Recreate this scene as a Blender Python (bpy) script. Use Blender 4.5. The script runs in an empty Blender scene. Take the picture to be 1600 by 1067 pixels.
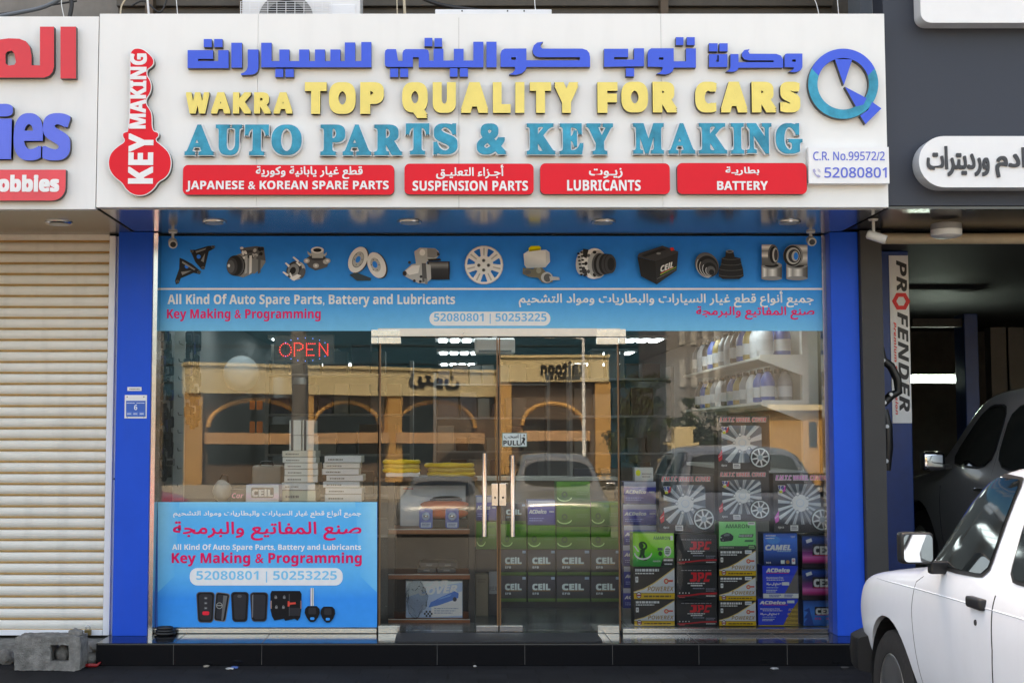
import bpy, bmesh, math, random
from mathutils import Vector, Matrix
from mathutils.geometry import tessellate_polygon
from mathutils.bvhtree import BVHTree
random.seed(7)
SC = bpy.context.scene
COL = SC.collection
# ------------------------------------------------------------------ camera
F, CX, CY, TH = 2100.0, 700.0, 533.5, math.radians(4.0)
CAM = Vector((0, -10.24, 1.64))
cd = bpy.data.cameras.new('camera'); cam = bpy.data.objects.new('camera', cd); COL.objects.link(cam)
cam.location = CAM; cam.rotation_euler = (math.radians(90) + TH, 0, 0)
cd.sensor_width = 36; cd.lens = F / 1600 * 36; cd.shift_x = 100 / 1600
cd.clip_start = .05; cd.clip_end = 2000
SC.camera = cam
# ------------------------------------------------------------------ sky, sun, exposure
SUN_EL, SUN_ROT = math.radians(56), math.radians(-8)
W = bpy.data.worlds.new('World'); SC.world = W; W.use_nodes = True
nt = W.node_tree; bg = nt.nodes['Background']
sky = nt.nodes.new('ShaderNodeTexSky'); sky.sky_type = 'NISHITA'; sky.sun_disc = False
sky.sun_elevation = SUN_EL; sky.sun_rotation = SUN_ROT; sky.air_density = 1.0; sky.dust_density = 5.0; sky.ozone_density = 1.0
nt.links.new(sky.outputs[0], bg.inputs[0]); bg.inputs[1].default_value = .15
sd = bpy.data.lights.new('sun', 'SUN'); sd.energy = 3.0; sd.angle = math.radians(.5); sd.color = (1, .95, .87)
sun = bpy.data.objects.new('sun', sd); COL.objects.link(sun)
sv = Vector((math.sin(SUN_ROT) * math.cos(SUN_EL), math.cos(SUN_ROT) * math.cos(SUN_EL), math.sin(SUN_EL)))
sun.rotation_euler = sv.to_track_quat('Z', 'Y').to_euler()
SC.view_settings.view_transform = 'Standard'; SC.view_settings.look = 'None'
SC.view_settings.exposure = 2.5; SC.view_settings.gamma = 1
SC.view_settings.use_white_balance = True; SC.view_settings.white_balance_temperature = 9000; SC.view_settings.white_balance_tint = 10
SC.cycles.max_bounces = 8; SC.cycles.transparent_max_bounces = 24
SC.cycles.caustics_reflective = False; SC.cycles.caustics_refractive = False
SC.cycles.sample_clamp_indirect = 6
SC.cycles.use_denoising = True

# ------------------------------------------------------------------ helpers
def U(px, py, y):
    """photo pixel (1600x1067) -> (x, z) on the vertical plane y"""
    a = (px - CX) / F; b = (CY - py) / F
    d = (a, math.cos(TH) - b * math.sin(TH), math.sin(TH) + b * math.cos(TH))
    t = (y - CAM.y) / d[1]
    return (CAM.x + t * d[0], CAM.z + t * d[2])
def UR(x0, y0, x1, y1, y):
    a, zt = U(x0, y0, y); b, zb = U(x1, y1, y)
    return a, b, zb, zt
def lin(c):
    r = []
    for v in c[:3]:
        v /= 255.0
        r.append(v / 12.92 if v <= .04045 else ((v + .055) / 1.055) ** 2.4)
    return tuple(r)

MATS = {}
def mat(name, col, rough=.5, metal=0, var=.12, scale=6, bump=0, bscale=60, coat=0, spec=.5, emit=None, est=0, dirt=0, aniso=None):
    if name in MATS: return MATS[name]
    m = bpy.data.materials.new(name); m.use_nodes = True; n = m.node_tree; L = n.links
    p = n.nodes['Principled BSDF']
    p.inputs['Roughness'].default_value = rough; p.inputs['Metallic'].default_value = metal
    p.inputs['Coat Weight'].default_value = coat; p.inputs['Coat Roughness'].default_value = .06
    p.inputs['Specular IOR Level'].default_value = spec
    tc = n.nodes.new('ShaderNodeTexCoord'); mp = n.nodes.new('ShaderNodeMapping')
    L.new(tc.outputs['Object'], mp.inputs[0])
    if aniso: mp.inputs['Scale'].default_value = aniso
    no = n.nodes.new('ShaderNodeTexNoise'); no.inputs['Scale'].default_value = scale; no.inputs['Detail'].default_value = 6
    no.inputs['Roughness'].default_value = .65
    L.new(mp.outputs[0], no.inputs['Vector'])
    mr = n.nodes.new('ShaderNodeMapRange'); mr.inputs[1].default_value = .25; mr.inputs[2].default_value = .75
    mr.inputs[3].default_value = 1 - var; mr.inputs[4].default_value = 1 + var * .5
    L.new(no.outputs[0], mr.inputs[0])
    mx = n.nodes.new('ShaderNodeMix'); mx.data_type = 'RGBA'; mx.blend_type = 'MULTIPLY'; mx.inputs[0].default_value = 1
    mx.inputs[6].default_value = (*col, 1); L.new(mr.outputs[0], mx.inputs[7])
    out = mx.outputs[2]
    if dirt:
        n2 = n.nodes.new('ShaderNodeTexNoise'); n2.inputs['Scale'].default_value = 2.2; n2.inputs['Detail'].default_value = 9
        m2 = n.nodes.new('ShaderNodeMapping'); m2.inputs['Scale'].default_value = (3.5, 3.5, .45)
        L.new(tc.outputs['Object'], m2.inputs[0]); L.new(m2.outputs[0], n2.inputs['Vector'])
        r2 = n.nodes.new('ShaderNodeMapRange'); r2.inputs[1].default_value = .5; r2.inputs[2].default_value = .8; r2.inputs[4].default_value = dirt
        L.new(n2.outputs[0], r2.inputs[0])
        d = n.nodes.new('ShaderNodeMix'); d.data_type = 'RGBA'; L.new(r2.outputs[0], d.inputs[0])
        L.new(out, d.inputs[6]); d.inputs[7].default_value = (.16, .14, .12, 1); out = d.outputs[2]
    L.new(out, p.inputs['Base Color'])
    rr = n.nodes.new('ShaderNodeMapRange'); rr.inputs[3].default_value = max(0, rough - .06); rr.inputs[4].default_value = min(1, rough + .06)
    L.new(no.outputs[0], rr.inputs[0]); L.new(rr.outputs[0], p.inputs['Roughness'])
    if bump:
        nb = n.nodes.new('ShaderNodeTexNoise'); nb.inputs['Scale'].default_value = bscale; nb.inputs['Detail'].default_value = 4
        L.new(mp.outputs[0], nb.inputs['Vector'])
        b = n.nodes.new('ShaderNodeBump'); b.inputs['Strength'].default_value = bump; b.inputs['Distance'].default_value = .01
        L.new(nb.outputs[0], b.inputs['Height']); L.new(b.outputs[0], p.inputs['Normal'])
    if emit:
        p.inputs['Emission Color'].default_value = (*emit, 1); p.inputs['Emission Strength'].default_value = est
    MATS[name] = m
    return m
def sm(name, c, *a, **k): return mat(name, lin(c), *a, **k)
def ink_mat(name, rough, spec=.4, coat=0):
    m = mat(name, (1, 1, 1), rough, var=.06, scale=14, spec=spec, coat=coat)
    n = m.node_tree; at = n.nodes.new('ShaderNodeVertexColor'); at.layer_name = 'Col'
    mx = [q for q in n.nodes if q.type == 'MIX'][0]
    n.links.new(at.outputs[0], mx.inputs[6])
    return m
INK = ink_mat('printed_ink', .45)
VINYL = ink_mat('printed_vinyl', .42, .15)
def glass_mat(name, ior, tint=(1, 1, 1), rough=0):
    m = bpy.data.materials.new(name); m.use_nodes = True; n = m.node_tree; L = n.links
    n.nodes.remove(n.nodes['Principled BSDF']); o = n.nodes['Material Output']
    t = n.nodes.new('ShaderNodeBsdfTransparent'); t.inputs[0].default_value = (*tint, 1)
    g = n.nodes.new('ShaderNodeBsdfGlossy'); g.inputs['Roughness'].default_value = rough
    fr = n.nodes.new('ShaderNodeFresnel'); fr.inputs[0].default_value = ior
    no = n.nodes.new('ShaderNodeTexNoise'); no.inputs['Scale'].default_value = .9; no.inputs['Detail'].default_value = 1
    tc = n.nodes.new('ShaderNodeTexCoord'); L.new(tc.outputs['Object'], no.inputs['Vector'])
    b = n.nodes.new('ShaderNodeBump'); b.inputs['Strength'].default_value = .012; b.inputs['Distance'].default_value = .05
    L.new(no.outputs[0], b.inputs['Height']); L.new(b.outputs[0], g.inputs['Normal'])
    mx = n.nodes.new('ShaderNodeMixShader'); L.new(fr.outputs[0], mx.inputs[0]); L.new(t.outputs[0], mx.inputs[1]); L.new(g.outputs[0], mx.inputs[2])
    L.new(mx.outputs[0], o.inputs[0]); MATS[name] = m
    return m

ORG = {}
def org(o): return ORG.get(o.name, Vector((0, 0, 0)))
def tag(o, label=None, cat=None, group=None, kind=None):
    if label: o['label'] = label
    if cat: o['category'] = cat
    if group: o['group'] = group
    if kind: o['kind'] = kind
    return o
def thing(name, label, cat, loc=(0, 0, 0), group=None):
    o = bpy.data.objects.new(name, None); COL.objects.link(o); o.location = loc; o.empty_display_size = .1
    ORG[o.name] = Vector(loc); return tag(o, label, cat, group)
def link(name, me, parent=None, base=None):
    o = bpy.data.objects.new(name, me); COL.objects.link(o)
    if parent: o.parent = parent; ORG[o.name] = org(parent).copy()
    else: ORG[o.name] = Vector(base or (0, 0, 0)); o.location = ORG[o.name]
    return o
def kids(o): return list(o.children)
def copy_tree(o, parent=None, shift=None):
    c = o.copy(); COL.objects.link(c)
    if parent: c.parent = parent
    ORG[c.name] = org(o).copy()
    for ch in kids(o): copy_tree(ch, c)
    if shift is not None: c.location = o.location + Vector(shift)
    return c
def smooth(me, ang=35):
    for p in me.polygons: p.use_smooth = True
    me.set_sharp_from_angle(angle=math.radians(ang))

class MB:
    """collects shapes in world coordinates; build() links ONE mesh"""
    def __init__(s): s.v = []; s.f = []; s.mi = []; s.c = []
    def face(s, pts, mi=0):
        b = len(s.v); s.v += [tuple(p) for p in pts]; s.f.append(tuple(range(b, b + len(pts)))); s.mi.append(mi)
    def add(s, vs, fs, mi=0):
        b = len(s.v); s.v += [tuple(p) for p in vs]
        for f in fs: s.f.append(tuple(i + b for i in f)); s.mi.append(mi)
    def box(s, x0, x1, y0, y1, z0, z1, mi=0, bev=0):
        if bev:
            bm = bmesh.new(); bmesh.ops.create_cube(bm, size=1)
            for v in bm.verts: v.co = ((x0 + x1) / 2 + v.co.x * (x1 - x0), (y0 + y1) / 2 + v.co.y * (y1 - y0), (z0 + z1) / 2 + v.co.z * (z1 - z0))
            bmesh.ops.bevel(bm, geom=bm.edges[:], offset=bev, segments=3, affect='EDGES', profile=.6)
            bm.verts.ensure_lookup_table()
            s.add([v.co for v in bm.verts], [[v.index for v in f.verts] for f in bm.faces], mi); bm.free(); return s
        vs = [(x, y, z) for x in (x0, x1) for y in (y0, y1) for z in (z0, z1)]
        s.add(vs, [(0, 1, 3, 2), (4, 6, 7, 5), (0, 4, 5, 1), (2, 3, 7, 6), (0, 2, 6, 4), (1, 5, 7, 3)], mi); return s
    def tube(s, path, r, n=10, mi=0, cap=True):
        P = [Vector(p) for p in path]; R = r if isinstance(r, (list, tuple)) else [r] * len(P); rings = []
        up = None
        for i, p in enumerate(P):
            d = (P[min(i + 1, len(P) - 1)] - P[max(i - 1, 0)]).normalized()
            if up is None:
                up = Vector((0, 0, 1)) if abs(d.z) < .9 else Vector((1, 0, 0))
            a = d.cross(up).normalized(); b = a.cross(d).normalized(); up = b
            rings.append([p + (a * math.cos(2 * math.pi * k / n) + b * math.sin(2 * math.pi * k / n)) * R[i] for k in range(n)])
        vs = [q for g in rings for q in g]; fs = []
        for i in range(len(P) - 1):
            for k in range(n): fs.append((i * n + k, i * n + (k + 1) % n, (i + 1) * n + (k + 1) % n, (i + 1) * n + k))
        if cap: fs.append(tuple(range(n))[::-1]); fs.append(tuple((len(P) - 1) * n + k for k in range(n)))
        s.add(vs, fs, mi); return s
    def lathe(s, prof, c, axis='z', n=24, mi=0, cap=True):
        """prof: (radius, height) along axis from c"""
        vs = []; fs = []
        for r, h in prof:
            for k in range(n):
                a = 2 * math.pi * k / n; u, w = r * math.cos(a), r * math.sin(a)
                d = {'z': (u, w, h), 'y': (u, h, w), 'x': (h, u, w)}[axis]
                vs.append((c[0] + d[0], c[1] + d[1], c[2] + d[2]))
        for i in range(len(prof) - 1):
            for k in range(n): fs.append((i * n + k, i * n + (k + 1) % n, (i + 1) * n + (k + 1) % n, (i + 1) * n + k))
        if cap: fs.append(tuple(range(n))); fs.append(tuple((len(prof) - 1) * n + k for k in range(n)))
        s.add(vs, fs, mi); return s
    def prism(s, contours, y0, y1, mi=0, side=None):
        """contours: list of (x,z) loops (first outer, rest holes); front face at y0"""
        v2, tri, edges = fill2d(contours); ex(s, v2, tri, edges, y0, y1, mi, mi if side is None else side); return s
    def build(s, name, m, parent=None, base=None, sm_=None, fix=True):
        o = org(parent) if parent else Vector(base or (0, 0, 0))
        me = bpy.data.meshes.new(name)
        me.from_pydata([(x - o.x, y - o.y, z - o.z) for x, y, z in s.v], [], s.f)
        for q in (m if isinstance(m, (list, tuple)) else [m]): me.materials.append(q)
        me.polygons.foreach_set('material_index', s.mi)
        if fix:
            bm = bmesh.new(); bm.from_mesh(me); bmesh.ops.recalc_face_normals(bm, faces=bm.faces); bm.to_mesh(me); bm.free()
        me.update()
        if sm_: smooth(me, sm_)
        return link(name, me, parent, base)
def area(l): return sum(l[i][0] * l[(i + 1) % len(l)][1] - l[(i + 1) % len(l)][0] * l[i][1] for i in range(len(l))) / 2
def fill2d(contours):
    v2 = []; edges = []
    for c in contours:
        b = len(v2); v2 += [tuple(p) for p in c]; edges += [(b + i, b + (i + 1) % len(c)) for i in range(len(c))]
    tri = tessellate_polygon([[Vector((p[0], p[1], 0)) for p in c] for c in contours])
    return v2, [tuple(t) for t in tri], edges
def ex(mb, v2, fs, edges, y0, y1, mi, side):
    out = []
    for f in fs:
        a = area([v2[i] for i in f]); out.append(f if a > 0 else f[::-1])
    mb.add([(x, y0, z) for x, z in v2], out, mi)
    if y1 is not None:
        mb.add([(x, y, z) for y in (y0, y1) for x, z in v2], [(a, b, b + len(v2), a + len(v2)) for a, b in edges], side)
def bounds(fs):
    cnt = {}
    for f in fs:
        for i in range(len(f)):
            e = (f[i], f[(i + 1) % len(f)]); k = (min(e), max(e)); cnt[k] = cnt.get(k, 0) + 1
    return [k for k, n in cnt.items() if n == 1]
def rrect(x0, x1, z0, z1, r, n=6):
    pts = []
    for cx, cz, a0 in ((x1 - r, z1 - r, 0), (x0 + r, z1 - r, 90), (x0 + r, z0 + r, 180), (x1 - r, z0 + r, 270)):
        for k in range(n + 1):
            a = math.radians(a0 + 90 * k / n); pts.append((cx + r * math.cos(a), cz + r * math.sin(a)))
    return pts
def ellipse(cx, cz, rx, rz, rot=0, n=28, a0=0, a1=360):
    c, s = math.cos(math.radians(rot)), math.sin(math.radians(rot)); o = []
    full = abs(a1 - a0) >= 360
    for k in range(n if full else n + 1):
        a = math.radians(a0 + (a1 - a0) * k / n); u, w = rx * math.cos(a), rz * math.sin(a); o.append((cx + u * c - w * s, cz + u * s + w * c))
    return o
# --- writing: glyph outlines from the built-in font's own character ranges
SB, SR, BI, SER = 0x1D5D4, 0x1D5A0, 0x1D63C, 0x1D400
def styl(t, base):
    r = ''
    dg = {SB: 0x1D7EC, BI: 0x1D7EC, SR: 0x1D7E2, SER: 0x1D7CE}.get(base)
    for ch in t:
        if base and 'A' <= ch <= 'Z': r += chr(base + ord(ch) - 65)
        elif base and 'a' <= ch <= 'z': r += chr(base + 26 + ord(ch) - 97)
        elif dg and '0' <= ch <= '9': r += chr(dg + int(ch))
        else: r += ch
    return r
FORMS = {'ا': (0xFE8D, 2), 'أ': (0xFE83, 2), 'ب': (0xFE8F, 4), 'ة': (0xFE93, 2), 'ت': (0xFE95, 4), 'ج': (0xFE9D, 4), 'ح': (0xFEA1, 4), 'د': (0xFEA9, 2),
         'ر': (0xFEAD, 2), 'ز': (0xFEAF, 2), 'س': (0xFEB1, 4), 'ش': (0xFEB5, 4), 'ص': (0xFEB9, 4), 'ط': (0xFEC1, 4), 'ع': (0xFEC9, 4), 'غ': (0xFECD, 4),
         'ف': (0xFED1, 4), 'ق': (0xFED5, 4), 'ك': (0xFED9, 4), 'ل': (0xFEDD, 4), 'م': (0xFEE1, 4), 'ن': (0xFEE5, 4), 'و': (0xFEED, 2), 'ى': (0xFEEF, 2),
         'ي': (0xFEF1, 4), 'ء': (0xFE80, 1), 'ـ': (0x0640, 5)}
def ar(s):
    s = s.replace('لا', '\uE000'); o = []
    def dual(c): return c in FORMS and FORMS[c][1] >= 4
    def joinable(c): return c == '\uE000' or (c in FORMS and FORMS[c][1] >= 2)
    for i, c in enumerate(s):
        pv = i > 0 and dual(s[i - 1]); nx = i + 1 < len(s) and joinable(s[i + 1])
        if c == '\uE000': o.append(chr(0xFEFC if pv else 0xFEFB)); continue
        if c not in FORMS: o.append(c); continue
        b, k = FORMS[c]
        if k == 5 or k == 1: o.append(chr(b))
        elif k == 2: o.append(chr(b + (1 if pv else 0)))
        else: o.append(chr(b + (3 if pv and nx else 1 if pv else 2 if nx else 0)))
    return ''.join(reversed(o))
TC = {}
def glyphs(body, res=3):
    """2-D outline mesh of a string, normalised to the unit box: verts, faces, boundary edges, aspect"""
    if (body, res) in TC: return TC[body, res]
    c = bpy.data.curves.new('t', 'FONT'); c.body = body; c.resolution_u = res
    o = bpy.data.objects.new('t', c); COL.objects.link(o); bpy.context.view_layer.update()
    me = bpy.data.meshes.new_from_object(o.evaluated_get(bpy.context.evaluated_depsgraph_get()))
    bm = bmesh.new(); bm.from_mesh(me); bmesh.ops.remove_doubles(bm, verts=bm.verts, dist=1e-4); bm.verts.index_update()
    vs = [(v.co.x, v.co.y) for v in bm.verts]; fs = [[v.index for v in f.verts] for f in bm.faces]
    bm.free(); bpy.data.objects.remove(o); bpy.data.curves.remove(c); bpy.data.meshes.remove(me)
    x0 = min(v[0] for v in vs); x1 = max(v[0] for v in vs); z0 = min(v[1] for v in vs); z1 = max(v[1] for v in vs)
    vs = [((x - x0) / (x1 - x0), (z - z0) / (z1 - z0)) for x, z in vs]
    TC[body, res] = (vs, fs, bounds(fs), (x1 - x0) / (z1 - z0))
    return TC[body, res]
KINK = [(0, 0), (-1, -1), (1, -1), (1, 1), (-1, 1), (0, -1), (0, 1), (-1, 0), (1, 0)]
def letters(mb, body, x0, x1, z0, z1, y, depth=None, bold=0, mi=0, side=1, step=.0004, back=False, res=3, n=9):
    """writing that fills the box; bold > 0 thickens strokes by that many metres"""
    vs, fs, ed, _ = glyphs(body, res)
    for k, (dx, dz) in enumerate(KINK[:n] if bold else KINK[:1]):
        X0, X1, Z0, Z1 = x0 + bold, x1 - bold, z0 + bold, z1 - bold
        v2 = [((X0 + u * (X1 - X0) + dx * bold), Z0 + w * (Z1 - Z0) + dz * bold) for u, w in vs]
        if back: v2 = [(x0 + x1 - x, z) for x, z in v2]
        ex(mb, v2, fs, ed, y + k * step, (y + depth) if depth else None, mi, side)
class Ink:
    """flat printing: coloured shapes on the plane y, each layer a hair in front of the last; M maps drawing coords to (x, z)"""
    def __init__(s, M, y, gap=.0005, gain=1.0): s.gain = gain; s.M = M; s.y = y; s.gap = gap; s.v = []; s.f = []; s.c = []; s.l = 0
    def put(s, pts, fs, cols):
        s.l += 1; b = len(s.v); yy = s.y - s.l * s.gap
        for p, c in zip(pts, cols): x, z = s.M(*p); s.v.append((x, yy, z)); s.c.append(c)
        for f in fs:
            q = [s.v[i + b] for i in f]; a = area([(p[0], p[2]) for p in q]); f = [i + b for i in f]; s.f.append(f if a > 0 else f[::-1])
    def poly(s, pts, c, holes=()):
        v2, tri, _ = fill2d([list(pts)] + [list(h) for h in holes])
        cl = [lin(q) for q in c] if isinstance(c[0], (tuple, list)) else [lin(c)] * len(v2); s.put(v2, tri, cl)
    def rect(s, x0, y0, x1, y1, c): s.poly([(x0, y0), (x1, y0), (x1, y1), (x0, y1)], c)
    def rr(s, x0, y0, x1, y1, r, c, asp=1):
        s.poly([(x0 + (p[0]), y0 + p[1] * asp) for p in rrect(0, x1 - x0, 0, (y1 - y0) / asp, r)], c)
    def vgrad(s, x0, x1, stops):
        pts = []; cs = []; fs = []
        for i, (v, c) in enumerate(stops):
            pts += [(x0, v), (x1, v)]; cs += [lin(c)] * 2
            if i: fs.append((2 * i - 2, 2 * i - 1, 2 * i + 1, 2 * i))
        s.put(pts, fs, cs)
    def hgrad(s, y0, y1, stops, sk=0):
        pts = []; cs = []; fs = []
        for i, (v, c) in enumerate(stops):
            pts += [(v, y0), (v + sk, y1)]; cs += [lin(c)] * 2
            if i: fs.append((2 * i - 2, 2 * i, 2 * i + 1, 2 * i - 1))
        s.put(pts, fs, cs)
    def ell(s, cx, cy, rx, ry, c, rot=0, hole=0, n=26):
        s.poly(ellipse(cx, cy, rx, ry, rot, n), c, [ellipse(cx, cy, rx * hole, ry * hole, rot, n)] if hole else ())
    def text(s, body, x0, y0, x1, y1, c, bold=0, rot=0, sk=0, res=2):
        """(x0,y0) the writing's lower left, (x1,y1) its upper right in drawing coords"""
        vs, fs, ed, _ = glyphs(body, res)
        for k, (dx, dz) in enumerate(KINK[:5] if bold else KINK[:1]):
            pts = []
            for u, w in vs:
                if rot == 90: u, w = w, u; x = x1 + (x0 - x1) * u; y = y0 + (y1 - y0) * w
                elif rot == -90: u, w = w, 1 - u; x = x0 + (x1 - x0) * u; y = y0 + (y1 - y0) * w
                else: x = x0 + (x1 - x0) * u; y = y0 + (y1 - y0) * w + sk * u
                pts.append((x + dx * bold, y + dz * bold))
            s.put(pts, fs, [lin(c)] * len(pts))
            if k: s.l -= .85
    def bars(s, x0, x1, ys, h, c):
        for i, y in enumerate(ys):
            x = x0
            e = x1 - (x1 - x0) * .12 * ((i * 7) % 3)
            while x < e:
                w = (x1 - x0) * random.uniform(.05, .16); s.rect(x, y, min(x + w, e), y + h, c); s.l -= 1; x += w + (x1 - x0) * .025
        s.l += 1
    def build(s, name, parent, m=None):
        o = org(parent); me = bpy.data.meshes.new(name); me.from_pydata([(x - o.x, y - o.y, z - o.z) for x, y, z in s.v], [], s.f)
        ca = me.color_attributes.new('Col', 'FLOAT_COLOR', 'POINT')
        for i, c in enumerate(s.c): ca.data[i].color = (*[min(.9, q * s.gain) for q in c], 1)
        me.materials.append(m or INK); me.update()
        return link(name, me, parent)
def pxmap(y): return lambda px, py: U(px, py, y)
def Z(ox, oy, sc): return lambda x, y: (ox + x / sc, oy + y / sc)     # a zoomed crop's coords -> photo pixels

# ------------------------------------------------------------------ materials
M_signwhite = mat('sign_white_panel', (.80, .80, .78), .5, var=.03, scale=2, dirt=.05)
M_letside = mat('letter_side', (.05, .048, .045), .5)
M_blue = mat('letter_blue', lin((56, 94, 214)), .45, var=.05, spec=.3)
M_yellow = mat('letter_yellow', lin((240, 218, 120)), .5, var=.08, scale=9)
M_teal = mat('letter_teal', lin((22, 152, 182)), .4, var=.5, scale=7, spec=.3)
M_lilac = mat('letter_rim', (.75, .78, .8), .4)
M_red = mat('sign_red', lin((230, 22, 42)), .4, var=.06, scale=3, spec=.25)
M_white = mat('white_paint', (.8, .8, .8), .45, var=.04)
M_soffit = mat('polished_soffit_panel', (.62, .63, .65), .17, metal=.85, var=.15, scale=3, bump=.03, bscale=4)
M_acp = mat('blue_cladding', lin((0, 84, 208)), .45, var=.10, scale=2, spec=.15, dirt=.06)
M_steel = mat('stainless_steel', (.62, .62, .62), .18, metal=1, var=.12, scale=30)
M_chrome = mat('polished_chrome', (.8, .8, .8), .07, metal=1, var=.05)
M_granite = mat('black_granite', (.008, .008, .009), .12, var=.4, scale=90)
M_grout = mat('grey_joint', (.07, .066, .06), .8)
M_navy = mat('navy_cladding', lin((44, 50, 62)), .55, var=.08, scale=3, bump=.1, bscale=200)
M_pill = mat('dark_grey_render', lin((66, 64, 62)), .8, var=.15, bump=.15, bscale=80)
M_shut = mat('cream_shutter_slat', (.80, .77, .70), .5, var=.10, scale=5, aniso=(1.2, 1, 9), dirt=.22)
M_shutgap = mat('rusty_slat_joint', lin((186, 150, 96)), .7, var=.3, scale=10)
M_frame = mat('white_aluminium', (.82, .83, .85), .4, var=.06)
M_black = mat('black_plastic', (.012, .012, .013), .4)
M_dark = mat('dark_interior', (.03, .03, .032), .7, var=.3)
M_wall = mat('interior_wall', (.13, .135, .135), .7)
M_ceil = mat('interior_ceiling', (.05, .075, .08), .8)
M_floor = mat('interior_floor', (.10, .10, .10), .25)
M_shelf = mat('white_shelf_metal', (.72, .72, .68), .4)
M_wood = mat('varnished_wood', lin((150, 78, 30)), .35, var=.3, scale=20, aniso=(1, 12, 12))
M_lamp = mat('tube_light', (.9, .9, .9), .5, emit=(.58, .78, 1), est=2.0)
M_conc = mat('rough_concrete', (.25, .24, .22), .95, var=.6, scale=18, bump=1, bscale=120, spec=.2)
M_beige = mat('beige_roller', lin((200, 186, 160)), .5, var=.15, dirt=.25)
M_cam = mat('camera_shell', (.62, .61, .58), .4)
M_grey = mat('grey_plastic', (.22, .22, .22), .5)
G_shop = glass_mat('shop_glass', 1.58, (.97, .985, .98))
M_edge = mat('bronze_glass_edge', lin((120, 84, 50)), .4)

# ------------------------------------------------------------------ ground
def ground():
    mb = MB(); ys = [60, -11.6, -13.4, -400]; zs = [0, 0, -.55, -.55]
    for i in range(3): mb.face([(-400, ys[i], zs[i]), (400, ys[i], zs[i]), (400, ys[i + 1], zs[i + 1]), (-400, ys[i + 1], zs[i + 1])])
    m = mat('pavement', (.045, .045, .048), .85, spec=.2, var=.4, scale=3, bump=.3, bscale=120)
    n = m.node_tree; br = n.nodes.new('ShaderNodeTexBrick'); br.inputs['Scale'].default_value = 2.2
    br.inputs['Color1'].default_value = (.011, .011, .013, 1); br.inputs['Color2'].default_value = (.017, .017, .019, 1); br.inputs['Mortar'].default_value = (.006, .006, .006, 1)
    br.inputs['Mortar Size'].default_value = .014; br.inputs['Brick Width'].default_value = .9; br.inputs['Row Height'].default_value = .45
    tc = [q for q in n.nodes if q.type == 'TEX_COORD'][0]; n.links.new(tc.outputs['Object'], br.inputs['Vector'])
    mx = [q for q in n.nodes if q.type == 'MIX'][0]; n.links.new(br.outputs[0], mx.inputs[6])
    tag(mb.build('ground', m), kind='structure')
    mb = MB(); mb.face([(-60, -2.2, .004), (60, -2.2, .004), (60, -11.6, .004), (-60, -11.6, .004)])
    tag(mb.build('parking_bay', mat('dusty_asphalt', (.085, .082, .078), .9, var=.3, scale=2, bump=.3, spec=.2)), kind='structure')
    mb = MB().box(-60, 60, -34, -15, -.549, -.542)
    tag(mb.build('road', mat('asphalt', (.15, .145, .135), .85, var=.3, scale=4, bump=.3)), kind='structure')
    mb = MB().box(-60, 60, -46, -34.2, -.549, -.42)
    tag(mb.build('pavement', mat('far_pavement', (.28, .25, .21), .85, var=.2)), kind='structure')
ground()

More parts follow.
